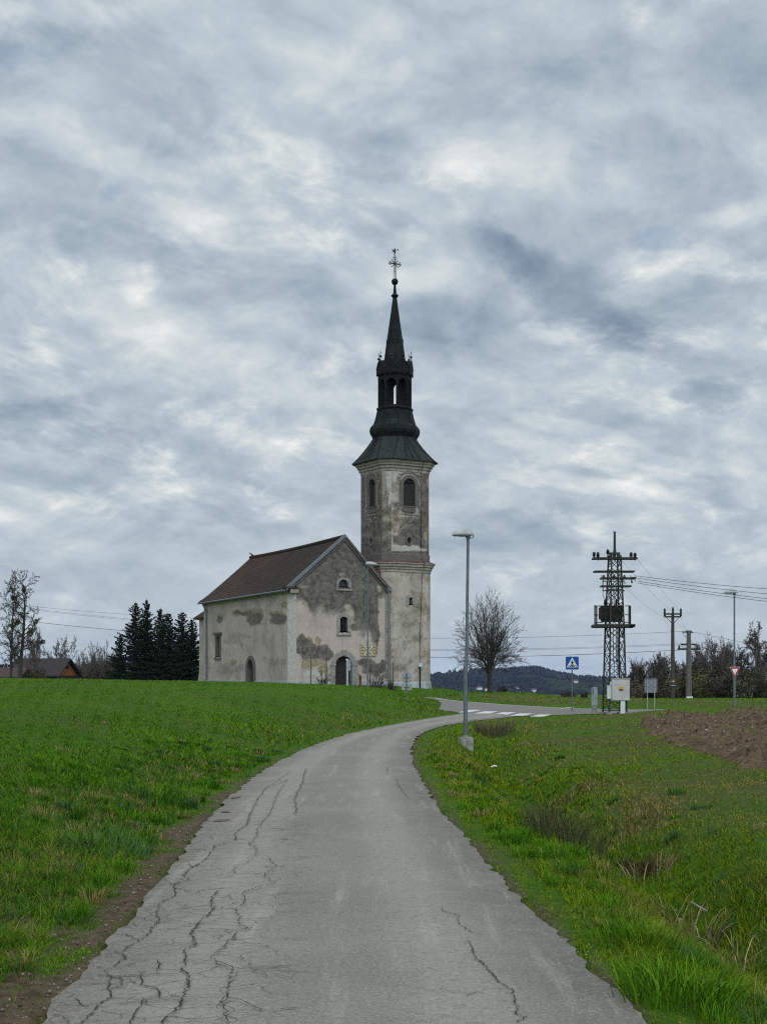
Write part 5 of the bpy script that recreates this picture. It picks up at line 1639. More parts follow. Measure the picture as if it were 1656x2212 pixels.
for k in range(8): bs.tube([oring(r * Kc + 0.01, zsp(y))[k] for r, y in prof], 0.028, 5)
bs.build('seam', M['copperdark'], spire)
MB().rings([oring(r * Kc, zsp(y)) for r, y in ((1.30, 887), (1.40, 886), (1.42, 883.5), (1.36, 881), (1.24, 880))]).build('lantern_ledge', M['copperdark'], spire)
# lantern: eight arched panels
lt = MB()
zL0, zL1 = zsp(881), zsp(806)
Ro = 1.23 * Kc
cor = oring(Ro, 0)
for k in range(8):
    a = np.array(cor[k][:2]); b_ = np.array(cor[(k + 1) % 8][:2]); L = np.linalg.norm(b_ - a); e_ = (b_ - a) / L; nrm = np.array([e_[1], -e_[0]])
    if np.dot(nrm, (a + b_) / 2 - np.array(ctr)) < 0: nrm = -nrm
    fnp = lambda p, q, t, a=a, e_=e_, nrm=nrm: (a[0] + e_[0] * p - nrm[0] * t, a[1] + e_[1] * p - nrm[1] * t, q)
    inn = pointed(L * 0.11, L * 0.89, zL0 + 0.12, zsp(835), zsp(821))
    n = len(inn)
    outr = [(0.0, zL0)]
    for p, q in inn[1:-1]:
        tq = (p - L * 0.11) / (L * 0.78)
        outr.append((L * tq, zL1) if 0.02 < tq < 0.98 else ((0.0, q) if tq <= 0.02 else (L, q)))
    outr.append((L, zL0))
    lt.ringprism(outr, inn, 0.0, 0.22, fnp)
    lt.prism([(L * 0.11, zL0 - 0.02), (L * 0.89, zL0 - 0.02), (L * 0.89, zL0 + 0.12), (L * 0.11, zL0 + 0.12)], 0.01, 0.21, fnp)
    lt.tube([(cor[k][0], cor[k][1], zL0), (cor[k][0], cor[k][1], zL1)], 0.06, 6)
# boarded bell frame inside, a narrow gap left in the middle
for o0_, o1_ in ((-1.02, -0.10), (0.16, 1.02)):
    om = (o0_ + o1_) / 2
    lt.box((ctr[0] + om * math.cos(AT), ctr[1] - om * math.sin(AT), (zL0 + zL1) / 2), (o1_ - o0_, 0.12, zL1 - zL0), -AT)
lt.build('lantern', M['copperdark'], spire)
gb = MB(); gt_ = MB()
zv, za, zb2 = zsp(799), zsp(781), zsp(812)
co2 = oring(1.34 * Kc, 0)
for k in range(8):
    a = np.array(co2[k][:2]); b_ = np.array(co2[(k + 1) % 8][:2]); mdp = (a + b_) / 2
    out = (mdp - np.array(ctr)); out /= np.linalg.norm(out)
    ap = mdp + out * 0.06
    inn_ = np.array(ctr) + out * 0.55
    a2, b2_ = a + out * 0.06, b_ + out * 0.06
    gb.add([(*a2, zv), (*b2_, zv), (*ap, za), (*inn_, za + 0.12), (*(np.array(ctr) + (a - np.array(ctr)) * 0.5), zv + 0.2), (*(np.array(ctr) + (b_ - np.array(ctr)) * 0.5), zv + 0.2),
            (*a, zb2), (*b_, zb2), (*(a + out * 0.06), zb2 + 0.12), (*(b_ + out * 0.06), zb2 + 0.12)],
           [(0, 1, 2), (0, 2, 3, 4), (2, 1, 5, 3), (8, 9, 1, 0), (6, 7, 9, 8)])
    gt_.tube([(*a2, zv), (*ap, za + 0.03), (*b2_, zv)], 0.05, 5)
    gb.tube([(*(a + out * .02), zb2 - 0.05), (*(a + out * .02), zv)], 0.06, 5)
gb.build('lantern_gable', M['copperdark'], spire); gt_.build('gable_trim', M['copper'], spire)
for k in range(8):
    a = np.array(co2[k][:2]); b_ = np.array(co2[(k + 1) % 8][:2]); mdp = (a + b_) / 2
    out = (mdp - np.array(ctr)); out /= np.linalg.norm(out); ap = mdp + out * 0.02
    fi_ = MB()
    fi_.tube([(*ap, za), (*ap, za + 0.22)], 0.03, 6); fi_.ball((*ap, za + 0.32), 0.105, 10)
    fi_.tube([(*ap, za + 0.4), (*ap, za + 0.78)], 0.018, 5)
    fi_.tube([(ap[0] - 0.10, ap[1], za + 0.64), (ap[0] + 0.10, ap[1], za + 0.64)], 0.016, 5)
    fi_.build('finial', M['goldiron'], spire)
nd = [(0.87, 792), (0.84, 786), (0.62, 740), (0.40, 697), (0.24, 665), (0.135, 642)]
ndl = MB().rings([oring(r * Kc, zsp(y)) for r, y in nd])
for k in range(8): ndl.tube([oring(r * Kc + 0.005, zsp(y))[k] for r, y in nd[1:]], 0.022, 4)
for k in range(8):
    a = np.array(oring(0.62, 0)[k][:2]); q = a + (np.array(oring(0.62, 0)[(k + 1) % 8][:2]) - a) * 0.5
    ndl.box((q[0], q[1], zsp(737)), (0.16, 0.16, 0.34), R(ph0 + 45 * k))
ndl.build('spire_needle', M['copper'], spire)
kn = MB().lathe([(0.12, zsp(643)), (0.28, zsp(638)), (0.29, zsp(636)), (0.2, zsp(634)), (0.13, zsp(632)), (0.085, zsp(613))], 14, (ctr[0], ctr[1], 0))
kn.ball((ctr[0], ctr[1], zsp(606.5)), 0.265, 16)
kn.build('spire_knob', M['copperdark'], spire, smooth=True)
# openwork cross with a trumpeting figure above; it faces along the tower's front
cr_ = MB(); zc_ = zsp(567.5); t0 = zsp(599)
def cp(x, z): return (ctr[0] + x, ctr[1], z)
def ctube(pts, r): cr_.tube([cp(*p) for p in pts], r, 5)
for x in (-0.10, 0.10): ctube([(x * 1.25, t0), (x * 0.8, zc_), (x * 0.7, zc_ + 0.25)], 0.02)
ctube([(0, t0), (0, zc_ + 0.5)], 0.028)
for z in (-0.045, 0.045): ctube([(-0.34, zc_ + z), (0.34, zc_ + z)], 0.016)
ctube([(-0.45, zc_), (0.45, zc_)], 0.026)
for sx_, sz_ in ((1, 1), (1, -1), (-1, 1), (-1, -1)): ctube([(0, zc_), (sx_ * 0.30, zc_ + sz_ * 0.30)], 0.032)
def trefoil(cx2, cz2, dirx, dirz):
    for (ox2, oz2) in ((dirx * .09, dirz * .09), (dirz * .085, dirx * .085), (-dirz * .085, -dirx * .085)):
        ctube([(cx2 + ox2 + 0.08 * math.cos(a), cz2 + oz2 + 0.08 * math.sin(a)) for a in np.linspace(0, 2 * math.pi, 11)], 0.02)
trefoil(-0.42, zc_, -1, 0); trefoil(0.42, zc_, 1, 0); trefoil(0, zc_ + 0.42, 0, 1)
ctube([(-0.11, zc_ - 0.62), (0.11, zc_ - 0.62)], 0.015)
cr_o = cr_.build('cross', M['goldiron'], spire)
an = MB(); b0 = zc_ + 0.58
def ap_(x, z): return (ctr[0] + x, ctr[1], z)
an.tube([ap_(0, b0), ap_(0, zsp(534.5))], 0.018, 5)
an.tube([ap_(0.02, b0 + 0.02), ap_(-0.05, b0 + 0.16), ap_(0.0, b0 + 0.26), ap_(0.01, b0 + 0.42), ap_(0.0, b0 + 0.52)], [0.02, 0.04, 0.06, 0.07, 0.05], 6)
an.ball(ap_(0.02, b0 + 0.58), 0.055, 8)
an.tube([ap_(-0.02, b0 + 0.42), ap_(-0.14, b0 + 0.48), ap_(-0.27, b0 + 0.50)], [0.03, 0.055, 0.02], 5)
an.tube([ap_(-0.02, b0 + 0.38), ap_(-0.16, b0 + 0.36), ap_(-0.26, b0 + 0.28)], [0.03, 0.045, 0.02], 5)
an.tube([ap_(0.03, b0 + 0.53), ap_(0.22, b0 + 0.53), ap_(0.30, b0 + 0.56)], [0.016, 0.022, 0.07], 6)
an.build('weather_vane', M['goldiron'], spire)

# ------------------------------------------------------------------ street lamps
def lamp(label, px_base, py_base, py_top, head_rz, head_len, base_block=False, r=0.055, loc=None, lean=0.0):
    x, y, z = loc or ground_at(px_base, py_base)
    H = zof(py_top, y) - z
    root = thing('street_lamp', label, 'street lamp', (x, y, z), 0, 'street lamps')
    hs = H * 0.375
    p = MB(); p.tube([(0, 0, -0.3), (0, 0, hs), (lean * .4, 0, hs + 0.10), ], [r, r, r * 0.75], 12)
    p.tube([(lean * .4, 0, hs + 0.08), (lean, 0, H - 0.14)], [r * 0.74, r * 0.66], 12)
    p.box((0, -r + 0.005, 0.75), (r * 1.0, 0.02, 0.30))
    p.build('pole', M['galv'], root, smooth=False)
    L = head_len
    hd = MB(); n = 12
    # shell: half-dome that tapers to the nose
    rings = []
    for q, wd, ht in ((0.0, 0.10, 0.155), (0.04, 0.125, 0.185), (0.25, 0.135, 0.20), (0.5, 0.13, 0.19), (0.72, 0.115, 0.15), (0.88, 0.085, 0.095), (0.97, 0.045, 0.05), (1.0, 0.02, 0.02)):
        rings.append([((q - 0.16) * L * math.cos(0) , wd * math.cos(a), ht * math.sin(a)) for a in np.linspace(0, math.pi, n)])
    ca, sa = math.cos(head_rz), math.sin(head_rz)
    tr_ = lambda p_, dz_=0: (lean + p_[0] * ca - p_[1] * sa, p_[0] * sa + p_[1] * ca, H - 0.115 + p_[2] + dz_)
    hd.rings([[tr_(p_) for p_ in r_] for r_ in rings])
    ho = hd.build('lamp_head', M['lamphead'], root, smooth=True)
    gl = MB(); rings = []
    for q, wd, ht in ((0.12, 0.08, 0.012), (0.2, 0.118, 0.028), (0.5, 0.122, 0.035), (0.8, 0.09, 0.024), (0.96, 0.04, 0.01)):
        rings.append([tr_(((q - 0.16) * L, wd * math.cos(a), -ht * math.sin(a) - 0.003)) for a in np.linspace(0, math.pi, 8)])
    gl.rings(rings); gl.build('lamp_glass', M['lampglass'], ho, smooth=True)
    br_ = MB(); br_.tube([tr_((0, 0, -0.10)), tr_((0, 0, -0.03)), tr_((0, 0, 0.0))], [r * 0.9, r * 1.15, r * 1.3], 10)
    br_.build('bracket', M['galv'], ho)
    MB().tube([tr_((-0.02, 0, -0.07)), tr_((-0.17 * L - .05, 0, -0.05)), tr_((-0.17 * L - .06, 0, 0.03)), tr_((-0.13 * L, 0, 0.05))], 0.014, 6).build('cable', M['galv'], ho)
    MB().box(tr_((0.62 * L, 0.0, 0.0)), (0.03, 0.27, 0.05), head_rz).build('clip', M['galv'], ho)
    if base_block:
        bk = MB(); bk.box((0, 0, -0.02), (0.36, 0.34, 0.52), R(14), 0, 0.96)
        bk.box((0, 0, 0.245), (0.33, 0.31, 0.02), R(14)); bk.tube([(0, 0, 0.25), (0, 0, 0.30)], r * 1.25, 12)
        bk.build('foundation', M['concrete'], root)
    return root, (x, y, z)


lb = ground_at(1005, 1613)
lamp('tall grey street lamp on a concrete block, beside the lane at the ditch end', 1005, 1613, 1148, R(198), 0.56, True, 0.058, loc=lb, lean=0.07)
lamp('grey street lamp standing in front of the church facade, its head turned to the tower', 794, 1486, 1216, R(-8), 0.72, False, 0.05)
ly, lyz = lamp('grey street lamp carrying the give way sign, in front of the woodland', 1585.5, 1525, 1276, R(172), 0.60, False, 0.06)

# ------------------------------------------------------------------ signs
# give way triangle on the far lamp
x, y, z = lyz
zc_ = zof(1452, y); hw = 10.8 * y / FPX
root = thing('yield_sign', 'white triangular give way sign with a red border, fixed to the lamp', 'road sign', (x, y - 0.09, zc_))
def tri(s, h0=0.0): return [(-hw * s, hw * 0.98 * s - h0), (hw * s, hw * 0.98 * s - h0), (0, -hw * 1.0 * s * 1.06 - h0)]
def rtri(s, rr=0.05):
    P = tri(s); out = []
    for i in range(3):
        a, b_, c_ = np.array(P[i - 1]), np.array(P[i]), np.array(P[(i + 1) % 3])
        u1 = (a - b_) / np.linalg.norm(a - b_); u2 = (c_ - b_) / np.linalg.norm(c_ - b_)
        p1, p2 = b_ + u1 * rr * s, b_ + u2 * rr * s
        for q in np.linspace(0, 1, 5): out.append(tuple((1 - q) ** 2 * p1 + 2 * q * (1 - q) * b_ + q * q * p2))
    return out
MB().prism(rtri(1.06), 0.0, 0.02, FY_).build('plate', M['signwhite'], root)
MB().prism(rtri(1.0), -0.006, -0.002, FY_).build('red_border', M['signred'], root)
MB().prism([(p, q + 0.014) for p, q in rtri(0.60)], -0.012, -0.008, FY_).build('white_field', M['signwhite'], root)
MB().box((-0.25, 0.05, hw * 0.98), (0.3, 0.03, 0.02)).build('bracket', M['galv'], root)
for q in (0.1, -0.1): MB().box((0, 0.09, q), (0.16, 0.14, 0.04)).build('clamp', M['galv'], root)

# pedestrian crossing sign
Yp = 62.0
x, y, z = at(1235, Yp)
root = thing('crossing_sign', 'blue square crossing sign with a walking figure in a white triangle', 'road sign', (x, y, z))
zt_, zb_ = zof(1417.5, y) - z, zof(1447.5, y) - z
s_ = (zt_ - zb_) / 2; zc_ = (zt_ + zb_) / 2
def rrect(hx, hz, rr, cz=0.0, cx=0.0):
    o_ = []
    for sx_, sz_, a0 in ((1, 1, 0), (-1, 1, 90), (-1, -1, 180), (1, -1, 270)):
        for a in np.linspace(a0, a0 + 90, 5): o_.append((cx + sx_ * (hx - rr) + rr * math.cos(R(a)), cz + sz_ * (hz - rr) + rr * math.sin(R(a))))
    return o_
MB().prism(rrect(s_, s_, 0.05, zc_), -0.045, -0.03, FY_).build('rim', M['signwhite'], root)
MB().prism(rrect(s_ * 0.93, s_ * 0.93, 0.04, zc_), -0.052, -0.047, FY_).build('blue_field', M['signblue'], root)
TRI = [(-s_ * 0.82, zc_ - s_ * 0.62), (s_ * 0.82, zc_ - s_ * 0.62), (0, zc_ + s_ * 0.80)]
MB().prism(TRI, -0.058, -0.054, FY_).build('white_triangle', M['signwhite'], root)
pg = MB()
def sp(p): return (p[0] * s_, zc_ + p[1] * s_)
pg.prism([sp((-0.02 + 0.085 * math.cos(a), 0.39 + 0.085 * math.sin(a))) for a in np.linspace(0, 6.28, 13)[:-1]], -0.064, -0.060, FY_)
pg.prism([sp(p) for p in ((-0.13, 0.22), (0.12, 0.25), (0.16, 0.16), (0.10, -0.10), (-0.10, -0.10), (-0.09, 0.10))], -0.064, -0.060, FY_)
for q in ([(-0.12, 0.22), (-0.09, 0.12), (-0.24, -0.02), (-0.28, 0.05)], [(0.12, 0.24), (0.10, 0.14), (0.22, -0.02), (0.28, 0.03)],
          [(-0.10, -0.08), (0.02, -0.08), (-0.14, -0.50), (-0.26, -0.50)], [(-0.02, -0.08), (0.10, -0.08), (0.28, -0.46), (0.17, -0.52)]):
    pg.prism([sp(p) for p in q], -0.0645, -0.0605, FY_)
pg.build('walking_figure', M['black'], root)
zz = MB()
for k in range(5):
    a = -0.62 + 0.31 * k - 0.075; tp = a * 0.62
    zz.prism([sp((a, -0.56)), sp((a + 0.15, -0.56)), sp((tp + 0.10 + .0, -0.28)), sp((tp + .0, -0.28))], -0.0625, -0.0595, FY_)
zz.build('zebra_bars', M['black'], root)
MB().tube([(0, 0, -0.3), (0, 0, zt_ - 0.03)], 0.030, 10).build('post', M['galv'], root)

# back of a direction board on two legs
Yb = 56.0
x, y, z = at(1405, Yb)
root = thing('board_sign', 'back of a grey rectangular sign board on two thin legs', 'road sign', (x, y, z), R(8))
w_ = 26.5 / FPX * Yb / 2; zt_, zb_ = zof(1466.5, Yb) - z, zof(1496.5, Yb) - z
bdm = MB(); bdm.bbox(-w_, w_, 0.0, 0.02, zb_, (zt_ + zb_) / 2 - 0.004); bdm.bbox(-w_, w_, 0.0, 0.02, (zt_ + zb_) / 2 + 0.004, zt_)
bdm.bbox(-w_ - 0.012, -w_, -0.022, 0.03, zb_, zt_); bdm.bbox(w_, w_ + 0.014, -0.022, 0.03, zb_, zt_); bdm.bbox(-w_, w_, -0.022, -0.002, zt_ - 0.012, zt_ + 0.008)
bdm.build('board', M['signback'], root)
for sx_ in (-0.62, 0.60):
    lg = MB(); lg.tube([(sx_ * w_, -0.03, -0.3), (sx_ * w_, -0.03, zt_ - 0.02)], 0.019, 8); lg.box((sx_ * w_, -0.035, (zt_ + zb_) / 2), (0.09, 0.05, 0.02))
    lg.build('leg', M['galvlight'], root)
MB().bbox(-0.03, 0.0, -0.006, -0.001, (zt_ + zb_) / 2 + 0.04, (zt_ + zb_) / 2 + 0.065).build('sticker', M['signred'], root)

# back of a round sign with a small plate below, on the hill
x, y, z = ground_at(876, 1519)
root = thing('round_sign', 'grey back of a round sign with a small plate below, before the tower', 'road sign', (x, y, z))
rr_ = 10.7 / FPX * y; zc_ = zof(1464, y) - z; zp_ = zof(1484.5, y) - z
px_ = 2.0 / FPX * y
dsc = MB(); dsc.prism([(px_ + rr_ * math.cos(a), zc_ + rr_ * 1.12 * math.sin(a)) for a in np.linspace(0, 2 * math.pi, 29)[:-1]], 0.03, 0.045, FY_)
dsc.tube([(px_ + rr_ * math.cos(a), 0.035, zc_ + rr_ * 1.12 * math.sin(a)) for a in np.linspace(0, 2 * math.pi, 29)], 0.012, 5)
dsc.build('disc', M['signback2'], root)
MB().prism(rrect(rr_ * 1.02, 6.4 / FPX * y, 0.02, zp_, px_), 0.03, 0.042, FY_).build('plate', M['signback2'], root)
for qa, qb in ((zc_ - rr_ * .55, zc_ - rr_ * .35), (zp_ - rr_ * .3, zp_ - rr_ * .1)): MB().bbox(px_ + rr_ * .35, px_ + rr_ * .8, 0.024, 0.029, qa, qb).build('sticker', M['orange'], root)
po = MB(); po.tube([(px_, 0, -0.3), (px_, 0, zc_ + rr_ * 0.9)], 0.028, 8); po.box((px_, 0.015, zc_), (rr_ * 1.2, 0.03, 0.03)); po.box((px_, 0.015, zp_), (rr_ * 1.2, 0.03, 0.03))
po.build('post', M['galv'], root)

# ------------------------------------------------------------------ pylon transformer station
Yq = 57.5
mpx = Yq / FPX                      # metres per pixel at the pylon
xq, yq, zq = at(1327, Yq)
KP = 0.54 / 4.916 * mpx             # metres per pixel of the close crop
zq = zof(1541, Yq)
pyl = thing('transformer_pylon', 'dark green lattice pylon with a transformer on a railed platform', 'pylon', (xq, yq, zq))
def PX(cx): return (cx - 528) * KP
def PZ(cy): return zof((2100 + cy / 4.916) * 0.54, Yq) - zq
zt_ = PZ(600)                       # top of the lattice
def half(z):                        # half width of the square body at a height
    zb1, zb2 = PZ(1930), PZ(690)
    return np.interp(z, [0, zb1, zb2, zt_], [0.385, 0.295, 0.205, 0.195])
PR = R(11)
def rot(x, y): return (x * math.cos(PR) - y * math.sin(PR), x * math.sin(PR) + y * math.cos(PR))
lat = MB()
hs = [0.0, 0.10]
def legp(sx, sy, z):
    h = half(z); p = rot(sx * h, sy * h); return (p[0], p[1], z)
for sx, sy in ((-1, -1), (1, -1), (1, 1), (-1, 1)):
    lat.beam(legp(sx, sy, -0.3), legp(sx, sy, PZ(1930)), 0.062, 0.062); lat.beam(legp(sx, sy, PZ(1930)), legp(sx, sy, zt_), 0.055, 0.055)
zlev = [0.12]
while zlev[-1] < zt_ - 0.25: zlev.append(zlev[-1] + np.interp(zlev[-1], [0, 4, 7], [0.62, 0.52, 0.36]))
faces = [((-1, -1), (1, -1)), ((1, -1), (1, 1)), ((1, 1), (-1, 1)), ((-1, 1), (-1, -1))]
for i, (za_, zb_) in enumerate(zip(zlev[:-1], zlev[1:])):
    for a, b_ in faces:
        lat.beam(legp(*a, za_), legp(*b_, zb_), 0.026, 0.022); lat.beam(legp(*b_, za_), legp(*a, zb_), 0.026, 0.022)
    if i % 3 == 0:
        for a, b_ in faces: lat.beam(legp(*a, za_), legp(*b_, za_), 0.030, 0.026)
lat.build('lattice', M['pylon'], pyl)
ms_ = MB()
ms_.rings([[(x, y, z) for x, y in ((-r, -r), (r, -r), (r, r), (-r, r))] for r, z in ((0.055, PZ(640)), (0.050, PZ(540)), (0.038, PZ(150)), (0.050, PZ(148)), (0.050, PZ(130)))])
ms_.bbox(PX(430), PX(625), -0.16, 0.16, PZ(580), PZ(545)); ms_.bbox(PX(432), PX(470), -0.16, 0.16, PZ(650), PZ(580)); ms_.bbox(PX(585), PX(622), -0.16, 0.16, PZ(650), PZ(580)); ms_.bbox(PX(500), PX(545), -0.1, 0.1, PZ(650), PZ(575))
for zz_ in (495, 515): ms_.bbox(PX(495), PX(572), -0.04, 0.04, PZ(zz_ + 6), PZ(zz_))
ms_.build('mast', M['pylon'], pyl)
def insulator(mb, x, y, z0, z1, r, m=0):
    h = z1 - z0
    mb.lathe([(r * 0.25, 0), (r * 0.25, h * 0.12), (r * 0.9, h * 0.16), (r * 0.5, h * 0.34), (r * 1.0, h * 0.42), (r * 0.55, h * 0.56), (r * 0.95, h * 0.66), (r * 0.6, h * 0.78), (r * 0.62, h * 0.95), (r * 0.2, h)], 12, (x, y, z0), 0, m)
def arm(x0, x1, ct, cb, dep=0.09, nm='crossarm'):
    a = MB()
    z0, z1 = PZ(cb), PZ(ct); h = z1 - z0
    for yy_ in (-0.24, 0.20):
        a.bbox(PX(x0), PX(x1), yy_, yy_ + 0.016, z0, z1); a.bbox(PX(x0), PX(x1), yy_ - 0.03, yy_, z1 - 0.012, z1); a.bbox(PX(x0), PX(x1), yy_ - 0.03, yy_, z0, z0 + 0.012)
    for q in (x0 + 8, x1 - 8): a.bbox(PX(q) - 0.012, PX(q) + 0.012, -0.22, 0.2, z0, z1)
    return a.build(nm, M['pylon'], pyl)
arm(90, 960, 645, 682); arm(118, 905, 905, 936); arm(250, 930, 1038, 1070); arm(250, 842, 1195, 1224)
for x, t_, b_, yy_ in ((110, 540, 645, -0.2), (208, 530, 645, 0.1), (395, 480, 590, 0.0), (843, 540, 645, -0.1), (938, 540, 645, 0.12)):
    m_ = MB(); insulator(m_, PX(x), yy_, PZ(b_), PZ(t_), 0.088); m_.tube([(PX(x), yy_, PZ(b_ + 55)), (PX(x), yy_, PZ(b_ - 5))], 0.016, 6)
    if x == 395: m_.bbox(PX(380), PX(435), -0.03, 0.03, PZ(632), PZ(622)); m_.tube([(PX(395), 0, PZ(632)), (PX(395), 0, PZ(585))], 0.03, 6)
    m_.build('insulator', M['insul'], pyl)
for x, t_, b_ in ((305, 985, 1040), (505, 990, 1040), (710, 980, 1040)):
    m_ = MB(); m_.lathe([(0.055, 0), (0.06, 0.03), (0.045, 0.07), (0.03, 0.10), (0.012, 0.115)], 10, (PX(x), -0.12, PZ(b_))); m_.build('bushing', M['insul'], pyl)
for x, t_, b_, r in ((258, 988, 1032, 0.03), (830, 995, 1040, 0.03), (930, 990, 1030, 0.03), (380, 1088, 1130, 0.034), (915, 1078, 1125, 0.034), (712, 1120, 1180, 0.042)):
    m_ = MB(); insulator(m_, PX(x), -0.2, PZ(b_), PZ(t_), r); m_.build('insulator', M['insulwhite'], pyl)
fr_ = MB()
for x in (290, 680): fr_.beam((PX(x), -0.1, PZ(1062)), (PX(x), -0.1, PZ(1305)), 0.036)
for y0_, xa, xb in ((1110, 285, 410), (1295, 285, 410), (1110, 650, 720), (1298, 650, 720)): fr_.beam((PX(xa), -0.1, PZ(y0_)), (PX(xb), -0.1, PZ(y0_)), 0.042)
for y0_ in (1110, 1296): fr_.beam((PX(400), -0.1, PZ(y0_)), (PX(660), -0.1, PZ(y0_)), 0.03)
fr_.build('switch_frame', M['rail'], pyl)
hg = MB(); hg.bbox(PX(845), PX(930), -0.22, 0.1, PZ(1065), PZ(1030)); hg.beam((PX(850), -0.15, PZ(1060)), (PX(850), -0.15, PZ(1140)), 0.03); hg.beam((PX(915), -0.15, PZ(1060)), (PX(915), -0.15, PZ(1100)), 0.02); hg.tube([(PX(852), -0.15, PZ(1150)), (PX(852), -0.15, PZ(1100))], 0.034, 8)
hg.build('wire_bracket', M['rail'], pyl)
cb_ = MB()
cb_.tube([(PX(292), -0.1, PZ(1305)), (PX(290), -0.1, PZ(1380)), (PX(310), -0.1, PZ(1440)), (PX(342), -0.1, PZ(1462))], 0.012, 5)
cb_.tube([(PX(690), -0.1, PZ(1300)), (PX(685), -0.1, PZ(1350)), (PX(655), -0.1, PZ(1400))], 0.012, 5)
for x in (490, 520, 545, 575, 600):
    cb_.tube([(PX(x + 15), 0.02, PZ(1150)), (PX(x + 8), 0.02, PZ(1350)), (PX(x), 0.05, PZ(1600))], 0.011, 5)
for k, x in enumerate((500, 560, 585, 610, 640)):
    cb_.tube([(PX(x), 0.05, PZ(2000)), (PX(x + 10 - 8 * k), 0.05, PZ(2700)), (PX(x + 20 - 6 * k), 0.02, 2.2), (PX(x + 5 + 6 * k), -0.1, 1.2)], 0.014, 5)
cb_.build('cable', M['black'], pyl)
tk = MB()
tx0, tx1, tz0, tz1 = PX(268), PX(690), PZ(1880), PZ(1600)
tk.bbox(tx0 + 0.03, tx1 - 0.02, -0.05, 0.42, tz0 - 0.03, tz1); tk.bbox(tx0 - 0.01, tx1 + 0.01, -0.09, 0.46, tz1, tz1 + 0.03); tk.bbox(tx0 + 0.06, tx1, -0.02, 0.4, PZ(1905), tz0)
for k in range(20):
    xx_ = tx0 + 0.05 + k * (tx1 - tx0 - 0.1) / 19; tk.bbox(xx_ - 0.008, xx_ + 0.008, -0.14, -0.05, tz0 + 0.05, tz1 - 0.04)
for k in range(8): tk.bbox(tx0 - 0.06, tx0 + 0.03, 0.0 + k * 0.05, 0.012 + k * 0.05, tz0 + 0.05, tz1 - 0.04)
tko = tk.build('transformer', M['pylon'], pyl)
m_ = MB()
for x, yy_ in ((345, 0.1), (470, 0.2), (575, 0.2)):
    m_.lathe([(0.05, 0), (0.03, 0.02)] + [q for k in range(4) for q in ((0.062, 0.04 + k * 0.055), (0.03, 0.06 + k * 0.055))] + [(0.02, 0.27), (0.012, 0.30)], 10, (PX(x), yy_, tz1 + 0.03))
m_.build('bushing', M['insul'], tko)
pf = MB()
pz0, pz1 = PZ(2020), PZ(1950)
pf.bbox(PX(110), PX(900), -0.48, 0.62, pz1 - 0.045, pz1 - 0.02)
for yy_ in (-0.48, 0.58): pf.bbox(PX(110), PX(780 if yy_ < 0 else 940), yy_, yy_ + 0.04, pz0, pz1 - 0.046)
for x in (110, 320, 520, 720, 880): pf.bbox(PX(x), PX(x) + 0.035, -0.44, 0.58, pz0 + 0.01, pz1 - 0.046)
for sx_ in (335, 700): pf.beam((PX(sx_), -0.35, pz0), (PX(390 if sx_ < 500 else 650), -0.2, pz0 - 0.42), 0.04)
pf.build('platform', M['rail'], pyl)
rls = {-1: MB(), 1: MB()}; rt, rb = PZ(1605), pz1
def post(x, y, top): rls[-1 if x < 500 else 1].beam((PX(x), y, rb - 0.05), (PX(x), y, top), 0.036)
def bar(x0, y0, x1, y1, z): rls[-1 if x0 < 500 else 1].beam((PX(x0), y0, z), (PX(x1), y1, z), 0.034)
L0 = [(102, -0.46), (163, 0.08), (222, 0.60)]
R0 = [(690, -0.46), (768, -0.46), (828, 0.06), (892, 0.60)]
for i, (x, y) in enumerate(L0): post(x, y, rt + 0.03 * i)
for i, (x, y) in enumerate(R0[1:]): post(x, y, rt + 0.03 * i)
for zz_ in (0, 0.5, 0.93):
    z = rt + (rb - rt) * zz_
    bar(102, -0.46, 222, 0.60, z + 0.02 * (zz_ < .4)); bar(102, -0.46, 268, -0.46, z); bar(690, -0.46, 768, -0.46, z); bar(768, -0.46, 892, 0.60, z + 0.02 * (zz_ < .4))
for q in rls.values(): q.build('railing', M['rail'], pyl)
for k in range(9): MB().beam((PX(430), -0.32, 2.2 + k * 0.28), (PX(470), -0.32, 2.2 + k * 0.28), 0.016).build('step_iron', M['rail'], pyl)
for sx, sy in ((-1, -1), (1, -1), (1, 1), (-1, 1)):
    p = legp(sx, sy, 0); MB().box((p[0], p[1], -0.06), (0.2, 0.2, 0.2), PR).build('footing', M['concrete'], pyl)

# electrical cabinet in front of the pylon
def QX(cx): return ((2320 + cx / 4.358) * 0.54 - 1327) * mpx
def QZ(cy): return zof((2500 + cy / 4.358) * 0.54, Yq) - zq
cab = thing('electrical_cabinet', 'grey square electrical cabinet with a yellow label, fixed to the pylon foot', 'cabinet', (xq, yq - 0.62, zq))
c_ = MB(); c_.bbox(QX(508), QX(815), 0.0, 0.30, QZ(1316), QZ(950)); c_.bbox(QX(500), QX(822), -0.03, 0.32, QZ(949), QZ(936))
c_.build('body', M['cabinet'], cab)
c_ = MB(); c_.bbox(QX(514), QX(812), -0.022, -0.001, QZ(1308), QZ(956)); c_.bbox(QX(524), QX(534), -0.03, -0.021, QZ(1140), QZ(1128), 1)
for x in (625, 700):
    for y in (1042, 1238): c_.bbox(QX(x - 9), QX(x + 9), -0.032, -0.0225, QZ(y + 14), QZ(y + 8)); c_.bbox(QX(x - 9), QX(x + 9), -0.032, -0.0225, QZ(y - 4), QZ(y - 10))
c_.build('door', [M['cabinet'], M['cabdark']], cab)
c_ = MB(); c_.bbox(QX(630), QX(702), -0.031, -0.0225, QZ(1117), QZ(1073), 0); c_.bbox(QX(630), QX(702), -0.031, -0.0225, QZ(1146), QZ(1118), 1)
for k in range(3): c_.bbox(QX(640 + k * 20), QX(652 + k * 20), -0.033, -0.0312, QZ(1137), QZ(1127), 0)
